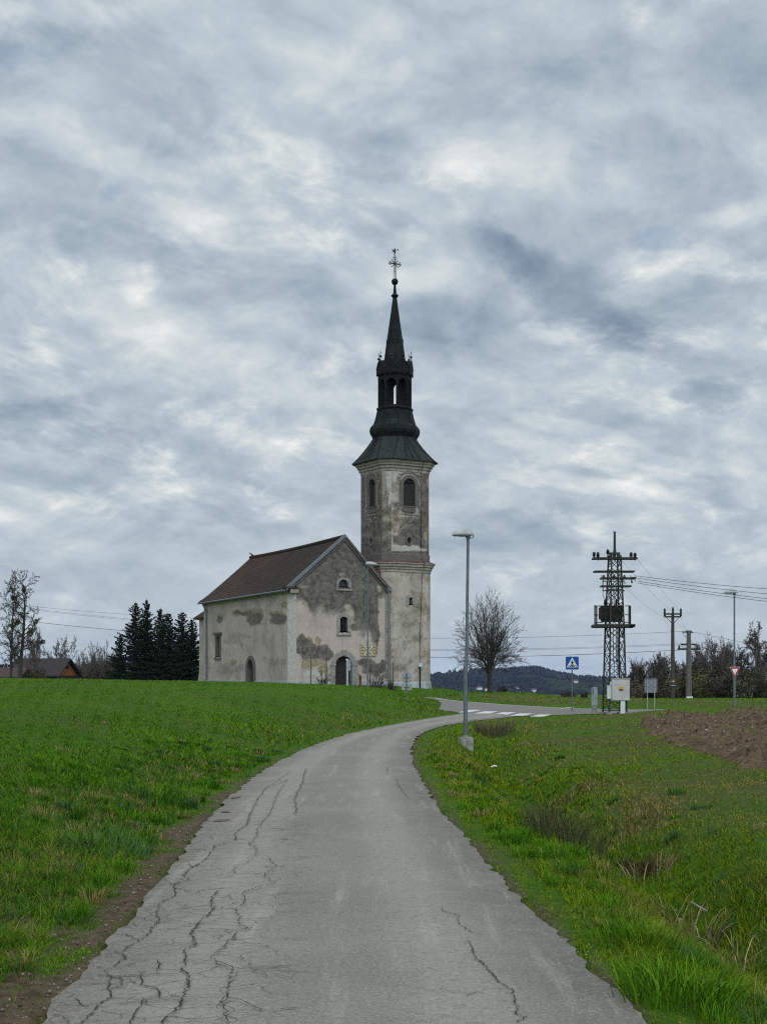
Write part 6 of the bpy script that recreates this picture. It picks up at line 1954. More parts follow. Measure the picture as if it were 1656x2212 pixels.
c_.build('label', [M['yellow'], M['black']], cab)
c_ = MB(); c_.bbox(QX(440), QX(506), 0.10, 0.30, QZ(1284), QZ(1058)); c_.bbox(QX(436), QX(507), 0.08, 0.31, QZ(1057), QZ(1050)); c_.prism([(0.08, QZ(1050)), (0.31, QZ(1050)), (0.31, QZ(945)), (0.27, QZ(945))], QX(486), QX(507), lambda p, q, t: (t, p, q))
c_.build('side_box', M['cabwhite'], cab)
c_ = MB(); c_.bbox(QX(662), QX(738), 0.02, 0.2, QZ(1560), QZ(1317)); c_.build('pedestal', M['cabwhite'], cab)

# small meter pillar
x, y, z = at(1284, 58.5)
mp_ = thing('meter_pillar', 'slim pale grey cable pillar with a rounded cap and brown foot', 'utility pillar', (x, y, z - 0.05), R(-14))
w_ = 5.6 / FPX * 58.5; ztp_ = zof(1485, 58.5) - z + 0.05; zm_ = zof(1508, 58.5) - z + .05; zb_ = zof(1524, 58.5) - z + .05
c_ = MB(); c_.bbox(-w_, w_, -0.07, 0.09, zb_, zm_ - 0.004); c_.bbox(-w_, w_, -0.07, 0.09, zm_ + 0.004, ztp_ - 0.05)
c_.prism([(-w_ - 0.015, ztp_ - 0.05), (w_ + 0.015, ztp_ - 0.05), (w_ + 0.015, ztp_ - 0.03), (w_ * .4, ztp_), (-w_ * .4, ztp_), (-w_ - 0.015, ztp_ - 0.03)], -0.09, 0.11, FY_)
c_.bbox(-w_ - 0.02, -w_, -0.05, 0.07, 0.0, ztp_ - 0.06)
c_.build('body', M['galvlight'], mp_)
c_ = MB(); c_.bbox(-w_ * .78, -w_ * .42, -0.075, -0.069, ztp_ - 0.30, ztp_ - 0.09); c_.build('vent', M['cabdark'], mp_)
c_ = MB(); c_.bbox(-w_ * .80, w_ * .85, -0.06, 0.08, -0.2, zb_ - 0.004); c_.build('foot', M['concrete'], mp_)

# ------------------------------------------------------------------ overhead line poles
Yt = 100.0
x, y, z = at(1452.5, Yt)
z = zof(1511, Yt)
zT = zof(1330, Yt) - z
tp = thing('wooden_utility_pole', 'dark wooden pole with a double crossarm and three black insulators', 'utility pole', (x, y, z))
m1 = Yt / FPX
MB().tube([(0, 0, -0.4), (0, 0, zT + 0.1)], [4.9 * m1 , 3.2 * m1], 10).build('pole', M['pole_wood'], tp)
c_ = MB()
for zz_ in (zof(1326.5, Yt) - z, zof(1332.5, Yt) - z): c_.bbox(-17.5 * m1, 17.5 * m1, -0.16, -0.06, zz_ - 0.05, zz_ + 0.05); c_.bbox(-17.5 * m1, 17.5 * m1, 0.06, 0.16, zz_ - 0.05, zz_ + 0.05)
for sx_ in (-1, 1): c_.tube([(sx_ * 14 * m1, 0, zof(1333, Yt) - z), (sx_ * 3 * m1, 0, zof(1346, Yt) - z)], 0.022, 6)
c_.build('crossarm', M['rail'], tp)
for q in (-17.5, 0.3, 17.5):
    c_ = MB(); c_.lathe([(0.05, 0)] + [v for k in range(4) for v in ((0.10, 0.04 + k * 0.12), (0.055, 0.11 + k * 0.12))] + [(0.07, 0.5), (0.03, 0.56)], 10, (q * m1, 0, zof(1331, Yt) - z + (0.0 if abs(q) > 1 else 0.1)))
    c_.build('insulator', M['insul'], tp)
c_ = MB(); c_.box((0, -0.14, zof(1471, Yt) - z), (0.10, 0.02, 0.14)); c_.build('tag_plate', M['orange'], tp)
for yy_ in (1474, 1482): MB().lathe([(0.20, 0), (0.20, 0.05)], 12, (0, 0, zof(yy_, Yt) - z)).build('steel_band', M['galvlight'], tp)

Yc = 112.0
x, y, z = at(1487, Yc); z = zof(1511.5, Yc)
cp_ = thing('concrete_utility_pole', 'tapered grey concrete pole with two crossarms and a white plate at its foot', 'utility pole', (x, y, z))
m2 = Yc / FPX; zc1 = zof(1362, Yc) - z
MB().tube([(0, 0, -0.4), (0, 0, zc1)], [7.3 * m2 / 1, 4.6 * m2], 12).build('pole', M['oldconcrete'], cp_)
CA = R(24)
def carm(hw_, yy_, d_=0.10, an=CA):
    c_ = MB(); zz_ = zof(yy_, Yc) - z; e_ = (math.cos(an), math.sin(an))
    c_.beam((-hw_ * e_[0], -hw_ * e_[1], zz_), (hw_ * e_[0], hw_ * e_[1], zz_), d_, d_)
    return c_
carm(8.0 * m2, 1364.5, 0.10).build('crossarm', M['rail'], cp_)
carm(17.0 * m2, 1392.0, 0.12, R(10)).build('crossarm', M['rail'], cp_)
carm(24.0 * m2, 1402.5, 0.15, R(2)).build('crossarm', M['rail'], cp_)
for qx, yy_ in ((-12, 1365.5), (-9, 1365.5), (9, 1366.5), (-15.5, 1392), (-12, 1393), (17, 1393.5), (13, 1392)):
    c_ = MB(); zz_ = zof(yy_, Yc) - z
    for k in range(3): c_.lathe([(0.02, -0.05), (0.075, -0.02), (0.075, 0.02), (0.02, 0.06)], 8, (qx * m2 + k * 0.09 * (1 if qx < 0 else -1), 0.1, zz_))
    c_.build('insulator', M['glassins'], cp_)
for qx in (-20.5, 18):
    c_ = MB(); c_.lathe([(0.05, 0), (0.09, 0.05), (0.06, 0.14), (0.09, 0.18), (0.03, 0.28)], 8, (qx * m2, 0, zof(1401, Yc) - z)); c_.build('insulator', M['insul'], cp_)
c_ = MB(); zz_ = zof(1508.5, Yc) - z; c_.bbox(-6.5 * m2, 6.5 * m2, -0.36, -0.33, zz_ - 0.17, zz_ + 0.14); c_.build('number_plate', M['signwhite'], cp_)
c_ = MB()
c_.tube([(-12 * m2, 0.05, zof(1366, Yc) - z), (-9 * m2, 0.05, zof(1374, Yc) - z), (-2 * m2, 0, zof(1377, Yc) - z)], 0.02, 4)
for sx_ in (-1, 1): c_.tube([(sx_ * 15 * m2, 0.05, zof(1393, Yc) - z), (sx_ * 12 * m2, 0.05, zof(1400, Yc) - z), (sx_ * 6 * m2, 0, zof(1396, Yc) - z)], 0.018, 4)
c_.build('jumper_wire', M['wire'], cp_)

# ------------------------------------------------------------------ wires, each one its own thing
def pt(px, py, Y): return np.array([(px - CX) / FPX * Y, Y, zof(py, Y)])
def wire(a, b_, sag, label, r=0.012, group='overhead wires'):
    a, b_ = np.array(a, float), np.array(b_, float)
    q = np.linspace(0, 1, 22)[:, None]
    r = r * 0.72
    P = a * (1 - q) + b_ * q; P[:, 2] -= (4 * sag * q * (1 - q))[:, 0]
    o_ = P[11].copy()
    m_ = MB().tube(P - o_, r, 4, 0, False).build('overhead_wire', M['wire'], None, True, tuple(o_))
    tag(m_, label, 'wire', group)
    return m_
wire(pt(1377, 1244.5, 57.5), pt(1700, 1275, 52), 0.05, 'topmost of the four wires running right from the pylon arm')
wire(pt(1374, 1248.5, 57.4), pt(1700, 1287, 52), 0.05, 'second highest of the four wires running right from the pylon arm')
wire(pt(1378, 1255.5, 57.6), pt(1700, 1298, 52), 0.05, 'third of the four wires running right from the pylon arm')
wire(pt(1376, 1259.5, 57.3), pt(1700, 1304, 52), 0.05, 'lowest of the four wires running right from the pylon arm')
wire(pt(1376, 1208, 57.6), pt(1470, 1324, Yt), 0.05, 'thin wire from the right end of the top pylon arm down to the wooden pole', 0.008)
wire(pt(1341, 1210, 57.6), pt(1453, 1322, Yt), 0.12, 'thin wire from beside the pylon mast down to the wooden pole', 0.008)
wire(pt(1349, 1268, 57.6), pt(1435, 1333, Yt), 0.15, 'thin slack wire from the lower pylon arm to the left end of the wooden pole', 0.008)
wire(pt(1436, 1336, Yt), pt(1468, 1401, Yc), 0.10, 'short wire from the left end of the wooden pole to the concrete pole', 0.008)
wire(pt(1462, 1345, Yt), pt(1482, 1362, Yc), 0.02, 'short wire from the middle of the wooden pole to the top of the concrete pole', 0.008)
wire(pt(1470, 1336, Yt), pt(1498, 1392, Yc), 0.10, 'short wire from the right end of the wooden pole to the concrete pole', 0.008)
Yw = 150.0
wire(pt(560, 1368, Yw), pt(1476, 1364, Yc), 0.55, 'single thin wire running left from the top of the concrete pole behind the tower', 0.016)
wire(pt(560, 1393, Yw), pt(1472, 1390.5, Yc), 0.50, 'upper wire of the close pair behind the bare round tree', 0.013)
wire(pt(560, 1397, Yw), pt(1475, 1393, Yc), 0.45, 'lower wire of the close pair behind the bare round tree', 0.013)
wire(pt(560, 1410, Yw), pt(1466, 1404.5, Yc), 0.55, 'thick cable, lowest of the lines passing behind the bare round tree', 0.026)
wire(pt(1495, 1365, Yc), pt(1720, 1410, 118), 0.05, 'wire running right from the top of the concrete pole into the woodland', 0.016)
wire(pt(1505, 1391.5, Yc), pt(1720, 1440, 118), 0.08, 'upper of two wires running right from the lower arm of the concrete pole', 0.013)
wire(pt(1503, 1395, Yc), pt(1720, 1447, 118), 0.08, 'lower of two wires running right from the lower arm of the concrete pole', 0.013)
wire(pt(-60, 1296, 150), pt(470, 1337, 165), 0.3, 'uppermost wire between the tall bare trees and the spruces', 0.018)
wire(pt(-60, 1297, 150), pt(470, 1350, 165), 0.35, 'second wire between the tall bare trees and the spruces', 0.014)
wire(pt(-60, 1299, 150), pt(470, 1353, 165), 0.35, 'third wire between the tall bare trees and the spruces', 0.014)
wire(pt(-60, 1326, 150), pt(470, 1373, 165), 0.4, 'thick lowest cable between the tall bare trees and the spruces', 0.030)

# ------------------------------------------------------------------ things by the church wall
def stake(label, px, py0, py1, Y, r=0.045, tilt=0.0):
    x, y, z = at(px, Y)
    h = zof(py0, Y) - z
    m_ = MB(); m_.tube([(0, 0, -0.3), (tilt * 0.5, 0, h * 0.5), (tilt, 0, h)], [r, r * 0.95, r * 0.85], 7)
    m_.box((tilt, 0, h + 0.005), (r * 1.4, r * 1.4, 0.02))
    o_ = m_.build('wooden_stake', M['wood'], None, False, (x, y, z))
    tag(o_, label, 'stake', 'wooden stakes before the church')
for px_, t_, lb_ in ((255, 1045, 'wooden stake before the bare brick patch of the church wall, furthest from the door'), (431, 962, 'tall wooden stake just left of the arched church door'), (911, 1055, 'wooden stake below the cream sundial, beside the bare shrub'), (1166, 1105, 'dark wooden stake at the foot of the tower, beside the rain pipe')):
    a = k3f(px_, t_); stake(lb_, a[0], a[1], 0, 101.3 if px_ < 900 else 102.5, 0.05, 0.03 if px_ < 300 else -0.02)
a = k3f(800, 1240); x, y, z = at(a[0], 101.5); h = zof(a[1], 101.5) - z
hy = thing('standpipe', 'rusty red iron standpipe right of the church door', 'standpipe', (x, y, z))
m_ = MB(); m_.lathe([(0.13, -0.2), (0.13, h * 0.25), (0.10, h * 0.30), (0.085, h * 0.75), (0.11, h * 0.80), (0.11, h * 0.92), (0.05, h * 0.97), (0.03, h)], 10); m_.build('body', M['rust'], hy)
m_ = MB(); m_.tube([(0, 0, h * 0.97), (-0.12, 0, h * 1.02), (-0.20, 0, h * 1.0)], 0.03, 6); m_.build('handle', M['rust'], hy)
m_ = MB(); m_.tube([(0, -0.05, h * 0.8), (0, -0.2, h * 0.8), (0, -0.22, h * 0.72)], 0.035, 6); m_.build('spout', M['rust'], hy)
a = k3f(664, 1065); x, y, z = at(a[0], 100.0); h = zof(a[1], 100.0) - z
ps = thing('notice_post', 'pale grey post with narrow plates at its top, standing before the church door', 'post', (x, y, z))
m_ = MB(); m_.bbox(-0.11, 0.05, -0.04, 0.04, -0.3, h - 0.12); m_.build('post', M['galvlight'], ps)
m_ = MB(); m_.bbox(0.08, 0.20, -0.05, 0.02, h - 0.85, h - 0.12); m_.bbox(0.05, 0.081, -0.02, 0.02, h - 0.5, h - 0.4); m_.build('plate', M['galvlight'], ps)
m_ = MB(); m_.bbox(-0.13, -0.02, -0.05, 0.03, h - 0.10, h); m_.bbox(0.0, 0.07, -0.045, 0.025, h - 0.13, h - 0.03); m_.build('cap', M['cabwhite'], ps)

# ------------------------------------------------------------------ trees
class Tubes:
    """many thin branches as one mesh, built with arrays"""
    def __init__(self): self.v, self.f, self.n = [], [], 0

    def add(self, P, r, k):
        m = len(P)
        d = np.empty_like(P); d[1:-1] = P[2:] - P[:-2]; d[0] = P[1] - P[0]; d[-1] = P[-1] - P[-2]
        d /= np.linalg.norm(d, axis=1)[:, None] + 1e-9
        ref = np.array((0.31, 0.95, 0.05)) if abs(d[0][2]) > 0.8 else np.array((0, 0.1, 1.0))
        s = np.cross(d, ref); s /= np.linalg.norm(s, axis=1)[:, None] + 1e-9
        u = np.cross(s, d)
        a = np.arange(k) * 2 * math.pi / k
        ring = P[:, None, :] + r[:, None, None] * (np.cos(a)[None, :, None] * s[:, None, :] + np.sin(a)[None, :, None] * u[:, None, :])
        self.v.append(ring.reshape(-1, 3))
        i = np.arange(m - 1)[:, None] * k; j = np.arange(k)[None, :]; j2 = (j + 1) % k
        self.f.append((np.stack([i + j, i + j2, i + k + j2, i + k + j], -1) + self.n).reshape(-1, 4))
        self.n += m * k

    def build(self, name, mat, parent):
        if not self.v: return None
        return np_mesh(name, np.concatenate(self.v), np.concatenate(self.f), mat, parent, smooth=True)


def unit(v): return v / (np.linalg.norm(v) + 1e-9)


def side(d, ang, rg):
    """direction turned away from d by an angle, at a random turn"""
    r = rg.normal(size=3); s = unit(np.cross(d, r))
    return unit(d * math.cos(ang) + s * math.sin(ang))


def grow(T, p, d, L, r, lvl, prm, rg):
    n = prm['seg'][lvl]
    P = [p]; dd = d.copy(); ds = []
    for i in range(n):
        dd = unit(dd + rg.normal(0, prm['wig'][lvl], 3) + np.array((0, 0, prm['up'][lvl])))
        P.append(P[-1] + dd * (L / n)); ds.append(dd)
    P = np.array(P)
    q = np.linspace(0, 1, n + 1)
    rad = np.maximum(r * (1 - q * prm['tap'][lvl]), prm['rmin'])
    (T[0] if lvl <= prm.get('wood', 0) else T[1]).add(P, rad, prm['k'][lvl])
    if lvl + 1 >= len(prm['n']): return
    c = prm['n'][lvl + 1]
    c = max(1, int(c * (0.75 + 0.5 * rg.random())))
    for j in range(c):
        f = prm['f0'][lvl + 1] + (1 - prm['f0'][lvl + 1]) * (j + rg.random()) / c
        i = min(int(f * n), n - 1); t = f * n - i
        b0 = P[i] * (1 - t) + P[i + 1] * t
        a = R(prm['ang'][lvl + 1]) * (0.7 + 0.6 * rg.random())
        Lc = L * prm['rat'][lvl + 1] * (1 - prm['fall'] * f) * (0.65 + 0.6 * rg.random())
        rc_ = max(prm['rmin'], min(rad[i] * 0.75, r * prm['rr'][lvl + 1] * (1 - 0.5 * f)))
        grow(T, b0, side(ds[i], a, rg), Lc, rc_, lvl + 1, prm, rg)


def leaf_cloud(pts, size, cols, rg, flat=0.5):
    """small leaf-sized triangles at the given points"""
    n = len(pts)
    a = rg.normal(size=(n, 3)); a /= np.linalg.norm(a, axis=1)[:, None]
    b_ = rg.normal(size=(n, 3)); b_ = np.cross(a, b_); b_ /= np.linalg.norm(b_, axis=1)[:, None] + 1e-9
    s = (size * (0.6 + 0.8 * rg.random(n)))[:, None] if np.isscalar(size) else size[:, None]
    V = np.stack([pts - a * s * .5, pts + b_ * s * flat, pts + a * s * .7, pts - b_ * s * flat], 1).reshape(-1, 3)
    F = np.arange(n * 4).reshape(n, 4)
    return V, F, np.repeat(cols, 4, 0)


def bare_tree(label, px, py_top, Y, seed, prm, spread, trunk_r, base_z=None, mistletoe=0, name='bare_tree', group=None, cat='tree', bark='bark', multi=1, buds=None):
    rg = np.random.default_rng(seed)
    x, y, z = at(px, Y)
    if base_z is not None: z = base_z
    H = zof(py_top, Y) - z
    root = thing(name, label, cat, (x, y, z), 0, group)
    T = (Tubes(), Tubes())
    for k in range(multi):
        d0 = unit(np.array((rg.normal(0, 0.05 if multi == 1 else 0.16), rg.normal(0, 0.05 if multi == 1 else 0.16), 1)))
        grow(T, np.array((rg.normal(0, 0.15) * (multi > 1), 0, -0.3)), d0, H * prm['lead'] * (1 if k == 0 else 0.8 + 0.2 * rg.random()), trunk_r * (1 if multi == 1 else 0.75), 0, prm, rg)
    fit(T, H, spread * Y / FPX)
    T[0].build('trunk', M[bark], root)
    cr_ = T[1].build('crown', M['bark'] if prm is TALL else M['twig'], root)
    V = np.concatenate(T[1].v)
    for k in range(mistletoe):
        for _ in range(40):
            c = V[rg.integers(len(V))] + 0
            if 0.25 * H < c[2] < 0.85 * H and abs(c[0]) < 0.32 * H: break
        rr = 0.12 + 0.20 * rg.random()
        n = int(330 * rr / 0.4)
        u = rg.normal(size=(n, 3)); u /= np.linalg.norm(u, axis=1)[:, None]
        pts = c + u * rr * (0.35 + 0.65 * rg.random((n, 1)) ** 0.5)
        cl = np.array((0.042, 0.050, 0.016)) * (0.6 + 0.9 * rg.random((n, 1)))
        Vv, Ff, Cc = leaf_cloud(pts, 0.10, cl, rg, 0.25)
        np_mesh('mistletoe', Vv, Ff, M['leaf'], root, {'tint': Cc})
    if buds:
        n = buds[0]; pts = V[rg.integers(0, len(V), n)] + rg.normal(0, 0.08, (n, 3))
        cl = np.array(buds[1]) * (0.6 + 0.8 * rg.random((n, 1)))
        Vv, Ff, Cc = leaf_cloud(pts, buds[2], cl, rg, 0.4)
        np_mesh('buds', Vv, Ff, M['leaf'], root, {'tint': Cc})
    return root


def fit(T, H, hw):
    """stretch the grown branches to the height and half width of the real crown"""
    V = np.concatenate(T[1].v)
    sz_ = H / np.percentile(V[:, 2], 99.8)
    sx_ = hw / np.percentile(np.abs(V[:, :2]), 98.5)
    for q in T: q.v = [v * np.array((sx_, sx_, sz_)) for v in q.v]


WILD = dict(lead=0.62, n=[1, 13, 8, 7, 6], seg=[9, 7, 5, 4, 3], wig=[0.07, 0.13, 0.16, 0.18, 0.2], up=[0.05, 0.05, 0.04, 0.03, 0.02], tap=[0.72, 0.8, 0.85, 0.85, 0.7], k=[8, 6, 4, 3, 3],
            f0=[0, 0.30, 0.25, 0.2, 0.2], ang=[0, 45, 42, 42, 45], rat=[0, 0.70, 0.50, 0.45, 0.45], rr=[0, 0.42, 0.5, 0.5, 0.5], fall=0.35, rmin=0.014, wood=0)
TALL = dict(lead=0.97, n=[1, 24, 7, 6, 4], seg=[14, 6, 5, 3, 2], wig=[0.035, 0.14, 0.18, 0.2, 0.2], up=[0.02, 0.06, 0.04, 0.02, 0.0], tap=[0.88, 0.8, 0.85, 0.85, 0.7], k=[8, 6, 4, 3, 3],
            f0=[0, 0.14, 0.25, 0.2, 0.2], ang=[0, 55, 46, 45, 45], rat=[0, 0.34, 0.50, 0.45, 0.4], rr=[0, 0.32, 0.5, 0.5, 0.5], fall=0.45, rmin=0.018, wood=0)
OPEN = dict(lead=0.96, n=[1, 19, 9, 6, 5], seg=[14, 8, 5, 3, 2], wig=[0.05, 0.16, 0.2, 0.2, 0.2], up=[0.02, 0.09, 0.05, 0.02, 0.0], tap=[0.86, 0.8, 0.85, 0.8, 0.6], k=[8, 6, 4, 3, 3],
            f0=[0, 0.12, 0.25, 0.2, 0.2], ang=[0, 58, 48, 45, 45], rat=[0, 0.40, 0.48, 0.45, 0.4], rr=[0, 0.36, 0.5, 0.5, 0.5], fall=0.62, rmin=0.020, wood=0)
BUSHY = dict(lead=0.48, n=[1, 12, 9, 7, 5], seg=[7, 6, 5, 4, 2], wig=[0.08, 0.12, 0.15, 0.2, 0.2], up=[0.04, 0.10, 0.08, 0.05, 0.02], tap=[0.8, 0.8, 0.85, 0.85, 0.7], k=[6, 5, 4, 3, 3],
             f0=[0, 0.10, 0.2, 0.15, 0.15], ang=[0, 36, 34, 38, 40], rat=[0, 1.05, 0.55, 0.45, 0.4], rr=[0, 0.5, 0.5, 0.5, 0.5], fall=0.3, rmin=0.013, wood=0)

# ---- the linden between church and pylon: short bole, limbs fanning into an egg-shaped crown
rg = np.random.default_rng(5)
x, y, z = at(1056.5, 122.0); z = zof(1499, 122)
m0 = 122.0 / FPX
lin = thing('bare_tree', 'lone bare round-crowned tree with a short trunk, on the grass beyond the road', 'tree', (x, y, z))
T = (Tubes(), Tubes())
Hc = (1499 - 1279) * m0
T[0].add(np.array([(0, 0, -0.3), (0.02, 0, 0.0), (0.0, 0, 0.5), (0.04, 0, 1.2), (0.03, 0, 1.9), (0.0, 0, 2.5)]), np.array([0.31, 0.24, 0.19, 0.18, 0.20, 0.22]), 12)
SUB = dict(n=[1, 9, 5, 3], seg=[12, 5, 3, 2], wig=[0.0, 0.045, 0.09, 0.1], up=[0.0, 0.02, 0.01, 0.0], tap=[0.82, 0.8, 0.8, 0.5], k=[5, 3, 3, 3],
           f0=[0, 0.0, 0.12, 0.15], ang=[0, 17, 24, 28], rat=[0, 1.0, 0.42, 0.45], rr=[0, 1.0, 0.6, 0.7], fall=0.25, rmin=0.0075, wood=-1)
NL = 74
for k in range(NL):
    # limbs end on an egg-shaped shell
    v_ = 1 - 2 * (k + 0.5) / NL
    az = k * 2.39996 + rg.normal(0, 0.1)
    cz_, hu, hd_ = 3.55, 5.15, 2.35
    if v_ < -0.72: continue
    zz_ = cz_ + (hu if v_ > 0 else hd_) * v_
    rr_ = 3.2 * math.sqrt(max(0.0, 1 - v_ * v_)) ** 1.05 * (1.0 if v_ < 0 else 1 - 0.12 * v_)
    k_ = 0.93 + 0.07 * rg.random()
    tip = np.array((rr_ * math.cos(az) * k_, rr_ * math.sin(az) * k_, 1.0 + (zz_ - 1.0) * k_))
    h0 = 1.55 + 0.9 * rg.random()
    p0 = np.array((0.12 * math.cos(az), 0.12 * math.sin(az), h0))
    dist = np.linalg.norm(tip - p0)
    steep = np.interp(zz_, [1.2, 3, 6, 9], [0.30, 0.50, 0.42, 0.35])
    p1 = p0 + np.array((math.cos(az) * rr_ * 0.22, math.sin(az) * rr_ * 0.22, steep * dist))
    q = np.linspace(0, 1, 13)[:, None]
    P = (1 - q) ** 2 * p0 + 2 * q * (1 - q) * p1 + q * q * tip
    P[1:] += rg.normal(0, 0.025, (12, 3))
    rad = np.maximum(0.0105 * dist * (1 - 0.86 * q[:, 0]), 0.008)
    T[1].add(P, rad, 5)
    for j in range(int(4 + 2.6 * dist)):
        f = 0.22 + 0.78 * rg.random() ** 0.8
        i = min(int(f * 12), 11); b0 = P[i] + (P[i + 1] - P[i]) * (f * 12 - i)
        tn = unit(P[i + 1] - P[i])
        L = min(0.36 * dist * (1.15 - 0.75 * f) + 0.10, 1.5)
        grow(T, b0, side(tn, R(20 + 16 * rg.random()), rg), L, max(rad[i] * 0.55, 0.008), 1, SUB, rg)
T[0].build('trunk', M['bark'], lin); T[1].build('crown', M['lindentwig'], lin)

# ---- left: two tall trees with mistletoe, smaller hazy ones
bare_tree('tall bare mistletoe tree at the far left, standing by the dark brown roof', 22, 1231, 132, 21, TALL, 36, 0.25, mistletoe=4, group='tall bare trees')
bare_tree('tall bare tree full of mistletoe, second from the far left, in front of the house', 45, 1233, 128, 25, TALL, 50, 0.27, mistletoe=8, group='tall bare trees')
bare_tree('low spreading bare tree right behind the two tall mistletoe trees', 78, 1352, 150, 31, WILD, 28, 0.16, group='bare trees beyond the house', multi=2)
bare_tree('bare rounded tree rising above the ridge of the dark roofed house', 121, 1374, 175, 33, WILD, 32, 0.17, group='bare trees beyond the house')
bare_tree('bare rounded tree above the orange gable of the house', 150, 1376, 178, 35, WILD, 30, 0.17, group='bare trees beyond the house')
bare_tree('small bare tree between the house and the spruces', 188, 1412, 165, 37, BUSHY, 22, 0.12, group='bare trees beyond the house', multi=2)
bare_tree('bushy bare tree just left of the spruces', 212, 1390, 160, 39, BUSHY, 28, 0.14, group='bare trees beyond the house', multi=3)
bare_tree('bushy bare tree touching the leftmost spruce', 238, 1388, 158, 41, BUSHY, 22, 0.14, group='bare trees beyond the house', multi=3)


# ---- spruces
def spruce(label, px, py_top, Y, seed, wid):
    rg = np.random.default_rng(seed)
    x, y, z = at(px, Y)
    H = zof(py_top, Y) - z; Wd = wid * Y / FPX
    root = thing('spruce_tree', label, 'spruce', (x, y, z), 0, 'dark spruces beside the church')
    T = Tubes(); T.add(np.array([(0, 0, -0.3), (0, 0, H * 0.5), (0, 0, H)]), np.array([0.22, 0.12, 0.015]), 8)
    br, lp, lc_, ls_ = Tubes(), [], [], []
    nl = int(H * 4.6)
    for i in range(nl):
        q = i / nl
        zl = H * (0.03 + 0.96 * q)
        rad = 0.88 * Wd * (1 - q) ** 0.78 * (0.50 + 0.75 * rg.random()) + 0.03
        nb = int(4 + 4 * (1 - q))
        a0 = rg.random() * 6.28
        for b_ in range(nb):
            a = a0 + b_ * 6.28 / nb + rg.normal(0, 0.25)
            L = rad * (0.65 + 0.55 * rg.random())
            dirv_ = np.array((math.cos(a), math.sin(a), 0))
            s = np.linspace(0, 1, 5)[:, None]
            droop = 0.28 * (1 - q) - 0.25 * q
            P = np.array((0, 0, zl)) + dirv_ * L * s + np.array((0, 0, 1)) * (-droop * L * (s ** 1.2) + 0.16 * L * s ** 3)
            br.add(P, np.linspace(0.02, 0.006, 5), 3)
            m = int(6 + L * 46)
            t = rg.random(m) ** 0.8
            pp = np.stack([np.interp(t, s[:, 0], P[:, c]) for c in range(3)], 1)
            sidev = np.array((-math.sin(a), math.cos(a), 0))
            wv = (rg.random(m) - 0.5) * 0.55 * L * (1 - t * 0.75)
            pp = pp + sidev * wv[:, None] + np.array((0, 0, 1)) * (-np.abs(wv) * 0.25 - 0.12 * rg.random(m))[:, None]
            lp.append(pp); lc_.append(np.array((0.012, 0.021, 0.009)) * (0.5 + 1.1 * rg.random((m, 1))) + np.array((0.004, 0.003, 0.0)) * (rg.random((m, 1)) < 0.15))
    pts = np.concatenate(lp); cols = np.concatenate(lc_)
    Vv, Ff, Cc = leaf_cloud(pts, 0.19, cols, rg, 0.22)
    T.build('trunk', M['bark'], root); br.build('branches', M['bark'], root)
    np_mesh('crown', Vv, Ff, M['leaf'], root, {'tint': Cc})
    return root


spruce('short dark spruce, leftmost and lowest of the spruce row', 259, 1369, 141, 51, 46)
spruce('tall bushy spruce left of the highest one', 293, 1299, 146, 52, 78)
spruce('highest spruce of the row, with a pointed top', 317, 1292, 143, 53, 66)
spruce('spruce right of the highest one, its top a little lower', 346, 1311, 147, 54, 74)
spruce('spruce near the middle of the row, crowded by its neighbours', 363, 1321, 142, 55, 74)
spruce('narrow spruce with an airy tip, second from the church', 394, 1319, 146, 56, 66)
spruce('spruce half hidden behind the sanctuary wall of the church', 415, 1335, 143, 57, 60)

# ---- right: woodland of bare trees over greening shrubs
bare_tree('small bare tree just right of the pylon above the sign board', 1376, 1424, 128, 61, BUSHY, 24, 0.13, group='woodland trees', multi=3, buds=(900, (0.05, 0.04, 0.02), 0.09))
bare_tree('pale budding bare tree between the pylon and the wooden pole', 1422, 1412, 126, 62, BUSHY, 32, 0.15, group='woodland trees', multi=3, buds=(1500, (0.07, 0.055, 0.03), 0.09), bark='bark2')
bare_tree('bare tree right behind the wooden pole', 1456, 1420, 132, 63, BUSHY, 26, 0.14, group='woodland trees', multi=2, buds=(1000, (0.06, 0.05, 0.025), 0.09))
bare_tree('bare tree with upright branches behind the concrete pole', 1506, 1400, 128, 64, BUSHY, 38, 0.17, group='woodland trees', multi=3)
bare_tree('dense bare tree between the concrete pole and the far lamp', 1556, 1377, 126, 65, BUSHY, 46, 0.2, group='woodland trees', multi=4)
bare_tree('bare tree right behind the far street lamp', 1584, 1392, 131, 66, WILD, 34, 0.18, group='woodland trees', multi=2)
bare_tree('big bare tree with dark mistletoe balls at the right edge', 1632, 1343, 128, 67, WILD, 60, 0.26, group='woodland trees', mistletoe=6)
bare_tree('bare tree cut by the right edge of the picture', 1672, 1360, 134, 68, WILD, 55, 0.24, group='woodland trees', mistletoe=3)


